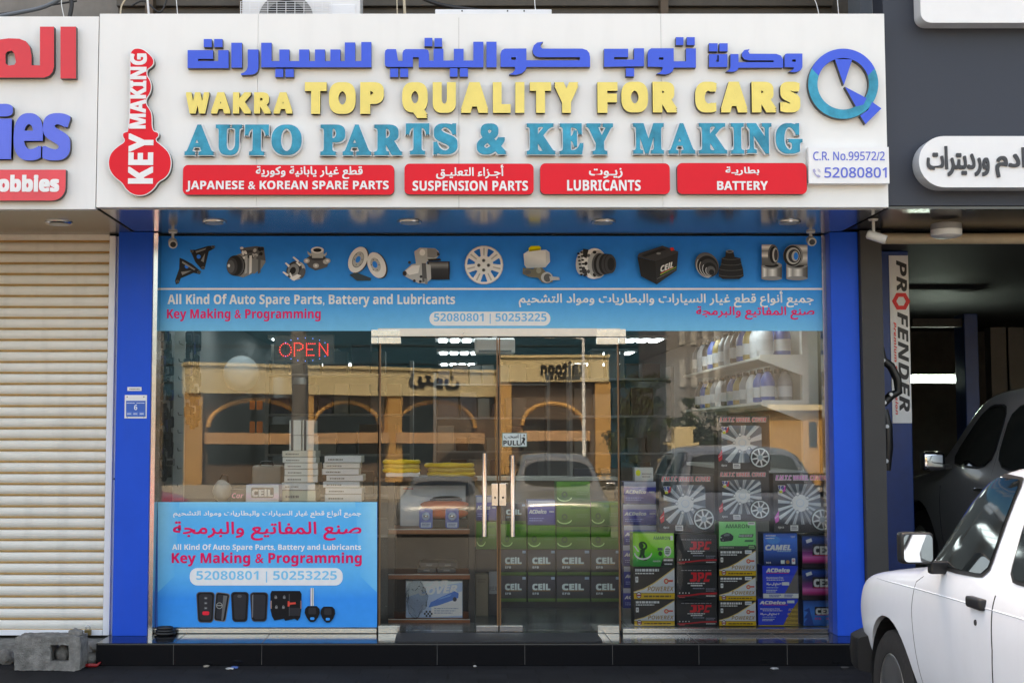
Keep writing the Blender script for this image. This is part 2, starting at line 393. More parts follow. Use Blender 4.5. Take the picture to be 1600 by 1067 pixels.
# ------------------------------------------------------------------ the shop's building
STEP = .16; SOF = 3.18; SY = -1.2                      # step height, soffit height, plane of the fascia signs
XL, XR = U(240, 700, 0)[0], U(1308, 700, 0)[0]        # clear opening between the blue pillars
PXL0, PXL1 = U(180, 700, -.15)[0], U(234, 700, -.15)[0]
PXR0, PXR1 = U(1303, 700, -.15)[0], U(1347, 700, -.15)[0]
D0, DM, D1 = U(592, 700, 0)[0], U(779, 700, 0)[0], U(968, 700, 0)[0]
SX0, SX1 = U(153, 170, SY)[0], U(1385, 170, SY)[0]
shop = thing('shop_building', 'shop with blue pillars, glass front and black granite step under the white fascia sign', 'building')
def shop_building():
    q = shop
    MB().box(-2.62, 3.3, .25, 13, SOF + .02, 10).build('upper_wall', mat('grey_render', (.24, .22, .20), .85, var=.2, dirt=.3), q)
    mb = MB().box(XL - .25, XL - .02, .05, 12.6, 0, SOF - .01); mb.box(XR + .04, XR + .25, .05, 12.6, 0, SOF - .01)
    mb.box(XL - .02, XR + .04, 12.5, 12.7, 0, SOF - .01); mb.build('inner_wall', M_wall, q)
    MB().box(XL - .01, XR + .03, .12, 12.49, 2.78, 2.86).build('ceiling', M_ceil, q)
    MB().box(XL - .01, XR + .03, .02, 12.49, .02, STEP).build('shop_floor', M_floor, q)
    # dark louvred wall seen over the top of the sign
    mb = MB(); prof = []
    for i in range(16):
        z = 4.3 + i * .1; mb.box(-2.6, 3.02, .14 - .05 * (i % 2), .24, z, z + .098)
    mb.build('louvred_cladding', mat('brown_grey_louvre', (.10, .085, .07), .6, var=.25, scale=4, dirt=.3), q)
    for x in (-2.35, -1.62, 1.65): MB().box(x, x + .06, -.02, .08, 4.2, 5.9).build('louvre_post', mat('dull_brown_steel', (.13, .09, .06), .6, var=.3), q)
    MB().box(-2.62, 3.1, -.9, .22, 5.9, 6.1).build('shade_slab', M_conc, q)  # unseen slab added to shade the louvres over the sign
    # step
    mb = MB(); xa, xb = U(150, 1020, -.5)[0], U(1352, 1020, -.5)[0]
    mb.box(xa, xb, -.5, .0, 0, STEP, bev=.006)
    st = mb.build('step', M_granite, q)
    mb = MB()
    for px in (271, 409, 683, 820, 957, 1092, 1230): x = U(px, 1020, -.5)[0]; mb.box(x - .002, x + .002, -.5015, -.49, .01, STEP - .004); mb.box(x - .002, x + .002, -.49, -.02, STEP, STEP + .0012)
    mb.box(xa + .01, xb - .01, -.5018, -.496, STEP - .012, STEP - .006)
    mb.build('tile_joint', M_grout, st)
    # pillars
    for a, b, nm in ((PXL0, PXL1, 'l'), (PXR0, PXR1, 'r')):
        mb = MB().box(a, b, -.15, .04, STEP, SOF - .004, bev=.004); mb.build('blue_pillar', M_acp, q)
    MB().box(PXL1 + .001, PXL1 + .035, -.13, .02, STEP, SOF - .01).build('steel_jamb', M_steel, q); MB().box(XL, XL + .03, -.03, .05, STEP, SOF - .012).build('steel_jamb', M_steel, q)
    MB().box(PXR0 - .03, PXR0 - .001, -.03, .05, STEP, SOF - .012).build('steel_jamb', M_steel, q)
    # window rails and header
    z0 = STEP + .002
    for a, b in ((XL + .031, D0 - .01), (D1 + .01, PXR0 - .031)):
        mb = MB().box(a, b, -.035, .035, z0, z0 + .036, bev=.004); mb.build('base_rail', M_steel, q)
    MB().box(D0 - .01, D1 + .01, -.02, .03, 2.395, 2.455).build('door_header', mat('brushed_header', (.45, .44, .43), .3, metal=1), q)
    # panes
    for a, b, zb in ((XL + .031, D0 - .008, z0 + .037), (D1 + .008, PXR0 - .031, z0 + .037)):
        MB().box(a, b, -.006, .006, zb, SOF - .02).build('window_pane', G_shop, q)
    MB().box(D0 - .006, D1 + .006, -.006, .006, 2.457, SOF - .02).build('window_pane', G_shop, q)
    MB().box(XL + .02, PXR0 - .02, .02, .06, 2.50, SOF - .01).build('header_backing', M_grey, q)
    # door leaves
    zt = 2.385; zb = STEP + .02
    for a, b, hx, hy0, hy1, px in ((D0 + .003, DM - .004, 757, 708, 838, 0), (DM + .004, D1 - .003, 801, 711, 838, 1)):
        d = MB().box(a, b, -.006, .006, zb, zt).build('door_leaf', G_shop, q)
        mb = MB(); 
        for x in (a, b - .011): mb.box(x + (0 if x == a else 0), x + .011, -.009, .009, zb + .001, zt - .001)
        mb.build('door_edge', M_edge, d)
        x, zz1 = U(hx, hy0, -.07); _, zz0 = U(hx, hy1, -.07)
        mb = MB().tube([(x, -.07, zz0), (x, -.07, zz1)], .019, 14)
        for z in (zz0 + .07, zz1 - .07): mb.tube([(x, -.07, z), (x, -.006, z)], .009, 10)
        mb.build('door_handle', M_chrome, d, sm_=40)
    # patch fittings
    def patch(x0, y0, x1, y1, name='patch_fitting', m=M_steel, t=.022):
        a, b, c, e = UR(x0, y0, x1, y1, -.02); return MB().box(a, b, -t, t, c, e, bev=.003).build(name, m, q)
    patch(580, 515, 626, 525.5); patch(591, 526.5, 626, 537); patch(932, 514, 978, 526); patch(932, 527, 967, 538)
    patch(968, 527, 978, 537); patch(580, 526.5, 590, 537)
    patch(591, 977, 625, 989); patch(744, 977, 778.5, 989); patch(781, 977, 817, 989); patch(934, 977, 968, 989)
    for x in (744, 781):
        k = patch(768 if x == 744 else 780, 755, 778 if x == 744 else 791, 790, 'door_lock', M_steel, .03)
        a, z = U(773.5 if x == 744 else 786, 777, -.032); MB().lathe([(.008, 0), (.008, .006)], (a, -.036, z), 'y', 12).build('key_cylinder', M_black, k)
    # canopy carrying the sign
    MB().box(SX0 + .02, SX1 - .02, SY + .1, .24, SOF + .012, 4.4).build('canopy_box', M_conc, q)
    so = MB().box(SX0 + .02, SX1 - .02, SY + .06, -.001, SOF - .002, SOF + .01).build('soffit', M_soffit, q)
    for px in (335, 640, 943, 1232):
        x, _ = U(px, 346, -.62)
        dl = MB().lathe([(.085, -.012), (.09, -.004), (.09, 0)], (x, -.62, SOF - .003), 'z', 28).build('downlight', M_steel, so, sm_=40)
        MB().lathe([(.066, -.004), (.066, 0)], (x, -.62, SOF - .0125), 'z', 24).build('lens', mat('frosted_lens', (.6, .6, .58), .3), dl)
shop_building()

# ------------------------------------------------------------------ the main fascia sign
def letter_part(body, crop, box, y, parent, m, bold=.012, style=SB, depth=.045, rim=None, res=5):
    if body == 'I' and style == SB: return outline_part([[bx(*box)]], crop, y, parent, m)
    """one raised letter; box in the crop's coordinates"""
    p0, p1 = crop(box[0], box[1]), crop(box[2], box[3]); a, b, z0, z1 = UR(p0[0], p0[1], p1[0], p1[1], y)
    mb = MB(); letters(mb, styl(body, style), a, b, z0, z1, y, depth, bold, 0, 1, res=res)
    ms = [m, M_letside]
    if rim:
        letters(mb, styl(body, style), a - .006, b + .006, z0 - .006, z1 + .006, y + .006, depth - .01, bold + .006, 2, 2, res=res); ms.append(rim)
    return mb.build('letter', ms, parent, fix=False)
def outline_part(loops, crop, y, parent, m, name='letter', depth=.045):
    mb = MB()
    for lp in loops:
        mb.prism([[U(*crop(*p), y) for p in l] for l in lp], y, y + depth, 0, 1)
    return mb.build(name, [m, M_letside], parent, fix=False)
def bx(x0, y0, x1, y1): return [(x0, y0), (x1, y0), (x1, y1), (x0, y1)]
R1, R2, R3, R4 = Z(0, 0, 2.965), Z(270, 40, 3.81), Z(600, 40, 3.81), Z(960, 40, 3.557)
def main_sign():
    q = thing('fascia_sign', 'long white shop fascia sign with blue, yellow and teal raised letters and red plates', 'shop sign', (0, SY, SOF))
    zb, zt = U(700, 324, SY)[1], U(700, 22, SY)[1]
    mb = MB(); xs = [SX0] + [U(p, 170, SY)[0] for p in (402, 717, 1034)] + [SX1]
    for a, b in zip(xs, xs[1:]): mb.box(a + .0008, b - .0008, SY, SY + .055, zb, zt, bev=.0015)
    mb.build('sign_panel', M_signwhite, q)
    MB().box(SX0 + .01, SX1 - .01, SY + .02, SY + .09, zb + .01, zt - .02).build('sign_backing', M_dark, q)
    y = SY - .048
    # blue Arabic name
    outline_part([[[(88, 148), (240, 148), (240, 200), (150, 200), (150, 213), (270, 213), (270, 148), (332, 148), (332, 255), (88, 255)]]], R2, y, q, M_blue)
    dot = lambda cr, *bs: outline_part([[bx(*b)] for b in bs], cr, y, q, M_blue, 'letter_dot')
    dot(R2, (184, 82, 232, 130), (246, 82, 296, 130)); dot(R2, (610, 260, 658, 308), (670, 260, 720, 308))
    outline_part([[bx(348, 104, 412, 252)]], R2, y, q, M_blue)
    RA = [(446, 144), (510, 144), (510, 255), (504, 275), (490, 288), (470, 294), (408, 296), (404, 288), (425, 280), (440, 266), (446, 245)]
    outline_part([[RA]], R2, y, q, M_blue)
    outline_part([[[(526, 104), (588, 104), (588, 213), (634, 213), (634, 144), (694, 144), (694, 213), (752, 213), (752, 144), (812, 144), (812, 213), (846, 213), (846, 144), (906, 144), (906, 213), (938, 213), (938, 144), (998, 144), (998, 213), (1024, 213), (1024, 102), (1086, 102), (1086, 213), (1122, 213), (1122, 100), (1182, 100), (1182, 250), (526, 250)]]], R2, y, q, M_blue)
    outline_part([[[(5, 165), (8, 150), (18, 142), (72, 142), (84, 212), (110, 212), (110, 165), (116, 150), (128, 142), (250, 142), (264, 150), (268, 170), (268, 210), (295, 210), (295, 140), (354, 140), (354, 210), (416, 210), (416, 140), (474, 140), (474, 210), (532, 210), (532, 98), (592, 98), (592, 250), (207, 250), (207, 190), (172, 190), (172, 248), (22, 248), (9, 242), (5, 228)]]], R3, y, q, M_blue)
    dot(R3, (241, 75, 288, 125), (300, 77, 346, 128)); dot(R3, (36, 258, 84, 308), (96, 258, 144, 308)); dot(R3, (392, 256, 438, 306), (452, 256, 500, 306))
    outline_part([[bx(610, 98, 670, 250)]], R3, y, q, M_blue)
    outline_part([[[(694, 168), (700, 150), (718, 139), (848, 138), (848, 208), (1166, 208), (1166, 190), (925, 190), (902, 184), (888, 168), (884, 145), (892, 120), (912, 103), (948, 98), (934, 112), (932, 128), (942, 139), (1180, 139), (1208, 148), (1222, 165), (1227, 190), (1227, 248), (848, 248), (842, 268), (820, 286), (785, 295), (745, 292), (765, 283), (778, 268), (780, 248), (694, 248)], [(758, 190), (785, 190), (785, 206), (758, 206)]]], R3, y, q, M_blue)
    P = Z(0, 0, 1)
    outline_part([[[(943.8, 76.7), (981.6, 76.7), (981.6, 89.7), (959.6, 89.7), (959.6, 93.5), (990.5, 93.5), (990.5, 76), (1006.4, 76), (1006.4, 104), (943.8, 105)]]], P, y, q, M_blue)
    dot(R4, (64, 238, 110, 284))
    outline_part([[[(185, 155), (190, 138), (205, 128), (330, 128), (330, 200), (398, 200), (398, 128), (453, 128), (453, 235), (330, 235), (325, 254), (308, 267), (285, 273), (235, 270), (254, 261), (266, 246), (268, 232), (185, 230)], [(248, 178), (272, 178), (272, 192), (248, 192)]]], R4, y, q, M_blue)
    dot(R4, (342, 66, 384, 110), (402, 66, 447, 110)); dot(R4, (526, 100, 574, 145), (584, 100, 630, 145))
    outline_part([[bx(526, 160, 628, 232), [(572, 165), (580, 165), (580, 203), (566, 203), (566, 192), (572, 192)]]], R4, y, q, M_blue)
    outline_part([[[(645, 160), (690, 160), (690, 205), (885, 205), (885, 195), (745, 195), (722, 188), (709, 172), (710, 152), (722, 138), (752, 132), (744, 146), (752, 158), (900, 159), (925, 168), (938, 190), (938, 235), (690, 236), (684, 249), (668, 257), (650, 259), (622, 256), (640, 246), (645, 232)]]], R4, y, q, M_blue)
    outline_part([[[(946, 172), (950, 160), (960, 157), (1045, 157), (1045, 232), (1036, 248), (1018, 258), (1000, 261), (970, 258), (990, 248), (1000, 234), (946, 232)], [(988, 190), (1008, 190), (1008, 203), (988, 203)]]], R4, y, q, M_blue)
    # yellow line
    for ch, a, b in zip('WAKRA', (78, 228, 358, 484, 600), (216, 342, 466, 584, 712)): letter_part(ch, R2, (a, 398, b, 525), y, q, M_yellow, .0075)
    for ch, a, b in zip('TOP', (786, 930, 1116), (915, 1088, 1256)): letter_part(ch, R2, (a, 338, b, 527), y, q, M_yellow, .014)
    for ch, a, b in zip('QUALITYF', (108, 290, 458, 648, 782, 868, 1015, 1270), (260, 428, 620, 754, 836, 996, 1158, 1392)):
        letter_part(ch, R3, (a, 338, b, 552 if ch == 'Q' else 521), y, q, M_yellow, .014 if ch != 'I' else 0)
    for ch, a, b in zip('ORCARS', (38, 212, 448, 590, 762, 920), (188, 350, 572, 740, 902, 1035)): letter_part(ch, R4, (a, 313, b, 484), y, q, M_yellow, .014)
    # teal line
    tl = lambda ch, cr, a, b, y0, y1: letter_part(ch, cr, (a, y0, b, y1), y, q, M_teal, .0085, SER if ch != '&' else SB, rim=M_lilac)
    for ch, a, b in zip('AUTOPAR', (72, 256, 430, 588, 880, 1012, 1200), (242, 410, 570, 766, 1026, 1180, 1364)): tl(ch, R2, a, b, 590, 772)
    for ch, a, b in zip('TS&KEY', (130, 294, 552, 850, 1046, 1205), (270, 438, 728, 1020, 1188, 1365)): tl(ch, R3, a, b, 583, 768)
    for ch, a, b in zip('MAKING', (104, 300, 470, 648, 736, 896), (276, 450, 628, 722, 876, 1048)): tl(ch, R4, a, b, 543, 713)
    # red plates
    pr = [((286, 258, 616, 304.5), 'قطع غيار يابانية وكورية', R2, (495, 838, 1130, 915), 'JAPANESE & KOREAN SPARE PARTS', R2, (80, 925, 1285, 990)),
          ((632, 256, 834, 304), 'أجـزاء التعليـق', R3, (310, 830, 712, 915), 'SUSPENSION PARTS', R3, (170, 925, 857, 985)),
          ((844, 255.5, 1047, 303.5), 'زيـوت', R3, (1220, 850, 1420, 910), 'LUBRICANTS', Z(0, 0, 1), (886, 281.5, 1001, 298.5)),
          ((1058, 255, 1261, 303.5), 'بطاريـة', R4, (617, 786, 805, 834), 'BATTERY', R4, (570, 866, 853, 915))]
    for r, at, ac, ab, et, ec, eb in pr:
        a, b, c, d = UR(*r, y); mb = MB(); mb.prism([rrect(a, b, c, d, .035)], y, y + .045, 0, 1)
        pl = mb.build('red_plate', [M_red, M_letside], q, fix=False)
        mb = MB()
        for t, cr, bb, bo in ((ar(at), ac, ab, .0016), (styl(et, SB), ec, eb, .0007)):
            p0, p1 = cr(bb[0], bb[1]), cr(bb[2], bb[3]); e = UR(*p0, *p1, y); letters(mb, t, *e, y - .004, .003, bo, 0, 0, n=5)
        mb.build('lettering', M_white, pl, fix=False)
    # key emblem
    K = [(600, 262), (605, 238), (625, 222), (660, 225), (688, 245), (714, 272), (715, 300), (700, 316), (684, 325), (682, 350), (700, 375), (705, 410), (695, 440), (680, 460), (680, 485), (695, 505), (707, 530), (707, 606), (735, 612), (740, 632), (720, 650), (750, 672), (785, 705), (798, 750), (790, 800), (765, 830), (735, 845), (718, 875), (685, 902), (650, 911), (612, 904), (582, 880), (565, 850), (530, 825), (505, 790), (499, 750), (510, 710), (540, 680), (580, 655), (565, 635), (568, 613), (600, 608)]
    cx = sum(p[0] for p in K) / len(K); cz = sum(p[1] for p in K) / len(K)
    def smoothloop(l, n=2):
        for _ in range(n): l = [t for i in range(len(l)) for t in ((l[i][0] * .75 + l[(i + 1) % len(l)][0] * .25, l[i][1] * .75 + l[(i + 1) % len(l)][1] * .25), (l[i][0] * .25 + l[(i + 1) % len(l)][0] * .75, l[i][1] * .25 + l[(i + 1) % len(l)][1] * .75))]
        return l
    def inset(l, d):
        o = []
        for i in range(len(l)):
            a, b = Vector(l[i - 1]), Vector(l[(i + 1) % len(l)]); t = (b - a).normalized(); o.append((l[i][0] - t.y * d, l[i][1] + t.x * d))
        return o
    K = smoothloop(K); mb = MB(); L = [U(*R1(*p), y) for p in K]
    mb.prism([L], y, y + .045, 2, 1); mb.prism([[U(*R1(*p), y) for p in inset(K, 4.2)]], y - .003, y - .001, 0, 2)
    em = mb.build('key_emblem', [M_red, M_letside, M_white], q, fix=False)
    mb = MB()
    def vert_text(body, x0, yb, x1, yt, bold):
        vs, fs, ed, _ = glyphs(styl(body, SB)); a, b, c, d = UR(*R1(x0, yt), *R1(x1, yb), y)
        for k, (dx, dz) in enumerate(KINK[:5]):
            ex(mb, [(b - w * (b - a) + dx * bold, c + u * (d - c) + dz * bold) for u, w in vs], fs, ed, y - .006 + k * .0003, y - .0032, 0, 0)
    vert_text('KEY', 600, 850, 706, 622, .004); vert_text('MAKING', 606, 596, 674, 252, .003)
    mb.build('lettering', M_white, em, fix=False)
    # round logo
    c = (1272, 325); T = lambda a, r: (c[0] + r * math.cos(math.radians(a)), c[1] - r * math.sin(math.radians(a)))
    a0 = math.degrees(math.asin(85 / 195)); arc = lambda f, t, r: [T(f + (t - f) * k / 40, r) for k in range(41)]
    lg = outline_part([[arc(a0, 180 - a0, 195) + arc(180 - a0 + 8, a0 - 8, 143)]], R4, y, q, M_blue, 'round_logo')
    mb = MB(); loop = [U(*R4(*p), y) for p in arc(180 - a0, 360 + a0, 195) + arc(360 + a0 - 8, 180 - a0 + 8, 143)]
    mb.prism([loop], y + .0005, y + .045, 0, 1); mb.build('ring_segment', [M_teal, M_letside], lg, fix=False)
    outline_part([[[(1225, 188), (1322, 190), (1275, 332)]]], R4, y, lg, M_blue, 'wedge')
    outline_part([[[(1281, 341), (1402, 405), (1385, 440), (1343, 452)]], [[(1432, 425), (1484, 462), (1396, 549), (1366, 502), (1410, 470)]]], R4, y, lg, M_blue, 'wedge')
    # telephone plate
    a, b, c_, d = UR(1263, 230, 1390, 287, y - .02)
    tp = MB().box(a, b, y - .02, y + .04, c_, d, bev=.002).build('telephone_plate', M_white, q)
    I = Ink(pxmap(y - .021), y - .021); BL = (88, 108, 205)
    I.text(styl('C.R. No.99572/2', SR), *R4(1105, 750), *R4(1502, 702), BL, .18); I.text(styl('52080801', SR), *R4(1168, 846), *R4(1512, 790), BL, .32)
    for r in (5.2, 3.4): I.poly(ellipse(*R4(1126, 815), r, r, 0, 14, -80, 10) + ellipse(*R4(1126, 815), r - .7, r - .7, 0, 14, 10, -80), (150, 150, 190))
    ph = [R4(*p) for p in ((1102, 800), (1112, 797), (1120, 812), (1114, 818), (1124, 832), (1134, 830), (1146, 838), (1140, 846), (1126, 842), (1112, 828), (1103, 812))]
    I.poly(ph, (165, 165, 200)); I.build('printed_lettering', tp)
main_sign()

# ------------------------------------------------------------------ vinyl banner and poster on the glass
GRA = (170, 172, 172)
def shade(x0, x1, stops): return [(x0 + (x1 - x0) * t, (g, g, g)) for t, g in stops]
def banner():
    y = -.012; a, b, zb, zt = UR(248, 369, 1288, 517, y)
    q = thing('shop_banner', 'wide blue banner over the door with pictures of spare parts and two telephone numbers', 'banner', (a, y, zb))
    MB().box(a, b, y, y + .004, zb, zt).build('vinyl_sheet', mat('blue_vinyl_back', lin((30, 110, 205)), .4), q)
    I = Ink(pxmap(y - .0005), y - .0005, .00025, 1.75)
    I.vgrad(248, 1288, [(369, (0, 106, 206)), (400, (0, 110, 210)), (448, (6, 120, 216)), (470, (40, 132, 220)), (517, (86, 156, 240))])  # printed blue gradient, its top stops lightened to offset the canopy's shade
    I.rect(248, 450, 1288, 453, (225, 235, 245)); W_ = (222, 232, 240); RD = (200, 30, 84)
    I.text(styl('All Kind Of Auto Spare Parts, Battery and Lubricants', SB), 262, 480, 711, 459.5, W_, .14)
    I.text(styl('Key Making & Programming', SB), 261, 502, 501, 482.5, RD, .14)
    I.text(ar('جميع أنواع قطع غيار السيارات والبطاريات ومواد التشحيم'), 811, 480, 1271, 455, W_, .35)
    I.text(ar('صنع المفاتيع والبرمجة'), 1088, 499, 1272, 479, RD, .35)
    I.rr(671, 487, 860, 509, 10.5, (226, 234, 238)); I.text(styl('52080801 | 50253225', SB), 678, 506, 854, 489.5, (84, 150, 190))
    A = lambda pts, cr: [cr(*p) for p in pts]
    C1, C2, C3 = Z(240, 300, 4), Z(600, 340, 4), Z(940, 330, 4)
    E = lambda cr, x, yy, rx, ry, c, rot=0, hole=0: I.ell(*cr(x, yy), rx / 4, ry / 4, c, rot, hole)
    K1, K2, K3, G1, G2, G3 = (26, 26, 28), (48, 48, 52), (74, 75, 78), (110, 112, 114), (150, 152, 153), (196, 198, 198)
    # control arms
    for s in ([(228, 362), (262, 362), (340, 338), (384, 336), (382, 352), (345, 372), (318, 486), (300, 484), (262, 440)], [(163, 412), (185, 420), (240, 450), (298, 498), (290, 515), (250, 506), (170, 540), (158, 572), (140, 578), (134, 555), (160, 480)]): I.poly(A(s, C1), K1)
    E(C1, 282, 405, 13, 13, (10, 100, 190)); E(C1, 208, 466, 13, 13, (10, 100, 190))
    for s in ([(262, 372), (330, 352), (322, 362), (268, 382)], [(296, 430), (322, 384), (314, 440)], [(180, 432), (262, 484), (254, 490), (178, 444)], [(172, 500), (238, 492), (180, 520)]): I.poly(A(s, C1), G1)
    for p in ((372, 344), (310, 474), (150, 560), (284, 502), (240, 372)): E(C1, *p, 11, 9, K3); E(C1, *p, 5, 4, K1)
    # compressor
    I.poly(A([(520, 395), (560, 380), (690, 350), (700, 440), (668, 490), (560, 535), (520, 525)], C1), G1)
    I.poly(A([(540, 352), (640, 340), (690, 345), (700, 430), (640, 420), (560, 400)], C1), K3)
    for i in range(14): E(C1, 552 + (i * 37) % 140, 352 + (i * 23) % 62, 11 + i % 5, 8 + i % 4, (G3, K2, G2, K1)[i % 4], 20 * i)
    for x, g in ((572, G2), (600, G3), (628, G1), (655, K3)): I.poly(A([(x, 400), (x + 16, 396), (x + 14, 505), (x - 2, 515)], C1), g)
    for i in range(4): E(C1, 528 - i * 7, 462, 47, 66 - i, (K1, K3, K2, K1)[i])
    E(C1, 492, 466, 34, 52, K2); E(C1, 484, 468, 24, 40, K3); E(C1, 472, 462, 8, 10, G3)
    # wheel hubs
    I.poly(A([(945, 425), (985, 395), (1060, 398), (1100, 430), (1085, 470), (1050, 482), (1012, 492), (970, 470)], C1), K3)
    for p in ((958, 432), (1016, 462), (1078, 438), (1088, 432)): E(C1, *p, 19, 15, G2); E(C1, *p, 9, 7, G3)
    E(C1, 1024, 410, 50, 22, K2); I.poly(A([(985, 365), (1066, 365), (1060, 415), (992, 415)], C1), G2); E(C1, 1025, 365, 40, 20, G3); E(C1, 1025, 366, 26, 12, K1)
    I.poly(A([(962, 372), (990, 392), (985, 405), (966, 392)], C1), G2); I.poly(A([(1085, 378), (1060, 396), (1066, 408), (1082, 396)], C1), G2)
    E(C1, 900, 495, 48, 58, G2, 25); E(C1, 880, 490, 46, 58, K2, 25); E(C1, 874, 494, 34, 44, G1, 25); E(C1, 872, 494, 18, 24, K1, 25); E(C1, 930, 510, 18, 34, K3, 20)
    for p in ((870, 412, 908, 438), (822, 448, 850, 468), (806, 504, 842, 524), (850, 512, 872, 550), (890, 445, 920, 462)): I.poly(A([(p[0], p[1]), (p[0] + 8, p[1] - 6), (p[2] + 4, p[3] - 6), (p[2] - 4, p[3] + 6)], C1), G3)
    I.poly(A([(850, 540), (900, 515), (925, 525), (880, 558)], C1), G3)
    # brake discs and pad
    I.poly(A([(1225, 520), (1262, 503), (1360, 540), (1358, 556), (1272, 557)], C1), (44, 58, 66))
    E(C1, 1286, 428, 55, 86, K2, 24); E(C1, 1278, 426, 56, 85, G3, 24); E(C1, 1279, 426, 34, 52, G1, 24); E(C1, 1280, 425, 30, 47, G2, 24); E(C1, 1279, 424, 14, 22, (8, 108, 206), 24)
    E(C1, 1404, 462, 54, 86, K2, -22); E(C1, 1395, 460, 54, 84, G3, -22); E(C1, 1388, 458, 30, 46, G2, -22); E(C1, 1384, 456, 15, 22, (8, 108, 206), -22)
    for i in range(6): E(C1, 1386 + 24 * math.cos(i * 1.05), 458 + 36 * math.sin(i * 1.05), 3, 4, K3); E(C1, 1280 + 24 * math.cos(i * 1.05), 425 + 37 * math.sin(i * 1.05), 3, 4, K3)
    # starter motor
    I.hgrad(C2(0, 390)[1], C2(0, 277)[1], [(C2(270, 0)[0], K2), (C2(300, 0)[0], K1), (C2(400, 0)[0], K2), (C2(410, 0)[0], K1)])
    E(C2, 402, 333, 10, 55, K1); I.vgrad(C2(282, 0)[0], C2(402, 0)[0], [(C2(0, 280)[1], K2), (C2(0, 300)[1], G1), (C2(0, 325)[1], K2), (C2(0, 388)[1], K1)])
    I.poly(A([(190, 215), (225, 192), (320, 196), (342, 215), (340, 245), (320, 262), (270, 275), (262, 300), (200, 290)], C2), G2); I.poly(A([(270, 196), (322, 198), (335, 216), (332, 246), (312, 256), (272, 250)], C2), G1)
    I.poly(A([(272, 262), (350, 258), (358, 272), (280, 276)], C2), K1); I.poly(A([(332, 216), (348, 228), (348, 240), (332, 244)], C2), K2); E(C2, 240, 222, 18, 20, G3)
    I.poly(A([(120, 345), (135, 330), (175, 295), (240, 285), (292, 300), (295, 385), (262, 415), (215, 412), (160, 385), (128, 368)], C2), G2)
    I.poly(A([(130, 340), (175, 305), (225, 300), (215, 350), (160, 362)], C2), G3); I.poly(A([(236, 288), (262, 288), (270, 400), (240, 408)], C2), K3); E(C2, 130, 352, 13, 16, K2); E(C2, 128, 352, 6, 8, K1)
    for p in ((160, 284), (232, 372), (228, 402), (190, 398)): E(C2, *p, 9, 9, K2)
    I.poly(A([(250, 385), (272, 385), (272, 418), (258, 418)], C2), G1)
    # wheel trim
    E(C2, 624, 300, 121, 121, G2, 0, .87); E(C2, 624, 300, 117, 117, G3, 0, .90)
    for k in range(7):
        a_ = math.radians(90 + k * 360 / 7); dx, dy = math.cos(a_), -math.sin(a_); nx, ny = -dy, dx; pt = lambda r, w: C2(624 + dx * r + nx * w, 300 + dy * r + ny * w)
        I.poly([pt(20, -16), pt(20, 16), pt(108, 26), pt(108, -26)], G3); I.poly([pt(34, -3), pt(34, 3), pt(106, 5), pt(106, -5)], G2)
    E(C2, 624, 300, 58, 58, G3); E(C2, 624, 300, 40, 40, (186, 188, 188))
    for p in ((622, 272), (592, 302), (652, 302), (622, 332)): E(C2, *p, 11, 11, G1); E(C2, *p, 7, 7, K2)
    # brake master cylinder
    I.poly(A([(866, 318), (930, 325), (950, 310), (985, 315), (1010, 345), (1050, 360), (1052, 405), (1020, 415), (985, 408), (960, 380), (905, 375), (865, 355)], C2), (92, 90, 78)); E(C2, 1015, 378, 36, 34, G2); E(C2, 1020, 380, 24, 26, K3); I.poly(A([(1030, 370), (1092, 376), (1096, 394), (1036, 396)], C2), G2)
    E(C2, 965, 335, 16, 18, (120, 120, 108)); E(C2, 895, 345, 22, 14, K3)
    I.poly(A([(870, 232), (900, 212), (1010, 206), (1032, 222), (1036, 280), (1006, 316), (890, 320), (876, 300)], C2), [(186, 192, 196)] * 3 + [(204, 208, 208)] * 2 + [(150, 156, 160)] * 3); I.poly(A([(1008, 212), (1032, 222), (1036, 280), (1010, 296)], C2), (166, 170, 174))
    I.poly(A([(902, 196), (915, 183), (968, 181), (980, 192), (976, 208), (904, 218)], C2), (200, 186, 30)); I.poly(A([(905, 205), (976, 198), (974, 208), (905, 218)], C2), (140, 130, 18))
    # alternator
    E(C2, 1240, 285, 44, 78, G2, 8); E(C2, 1310, 292, 78, 96, G3, 6); E(C2, 1330, 296, 62, 88, G2)
    for i in range(7): E(C2, 1212 + i * 3, 230 + i * 22, 9, 6, K1); E(C2, 1232 + i * 3, 222 + i * 24, 9, 6, K1)
    for i in range(8): a_ = i * .785; E(C2, 1312 + 54 * math.cos(a_), 292 + 70 * math.sin(a_), 12, 10, (K1, K3)[i % 2], 30 * i)
    I.poly(A([(1240, 200), (1275, 205), (1262, 260), (1240, 250)], C2), K1); I.poly(A([(1230, 310), (1262, 330), (1268, 372), (1236, 350)], C2), K2); E(C2, 1340, 300, 46, 74, K3)
    for i in range(5): E(C2, 1350 + i * 14, 298 - i, 44 - i * 2, 68 - i * 2, (K1, K3, K1, K2, K1)[i])
    E(C2, 1410, 296, 36, 58, K2); E(C2, 1414, 296, 22, 40, K1)
    # car battery
    I.poly(A([(218, 290), (228, 270), (375, 222), (472, 258), (470, 272), (330, 318)], C3), K2); I.poly(A([(218, 292), (330, 318), (338, 462), (240, 412)], C3), K1); I.poly(A([(330, 318), (472, 266), (462, 376), (338, 462)], C3), (36, 36, 38))
    I.poly(A([(240, 282), (372, 236), (400, 246), (262, 292)], C3), K1); I.poly(A([(420, 236), (442, 232), (448, 250), (428, 254)], C3), (190, 40, 40)); E(C3, 350, 270, 14, 7, G1)
    I.text(styl('CElL', BI), *C3(362, 386), *C3(440, 348), (214, 216, 216), .2, sk=-7.2)
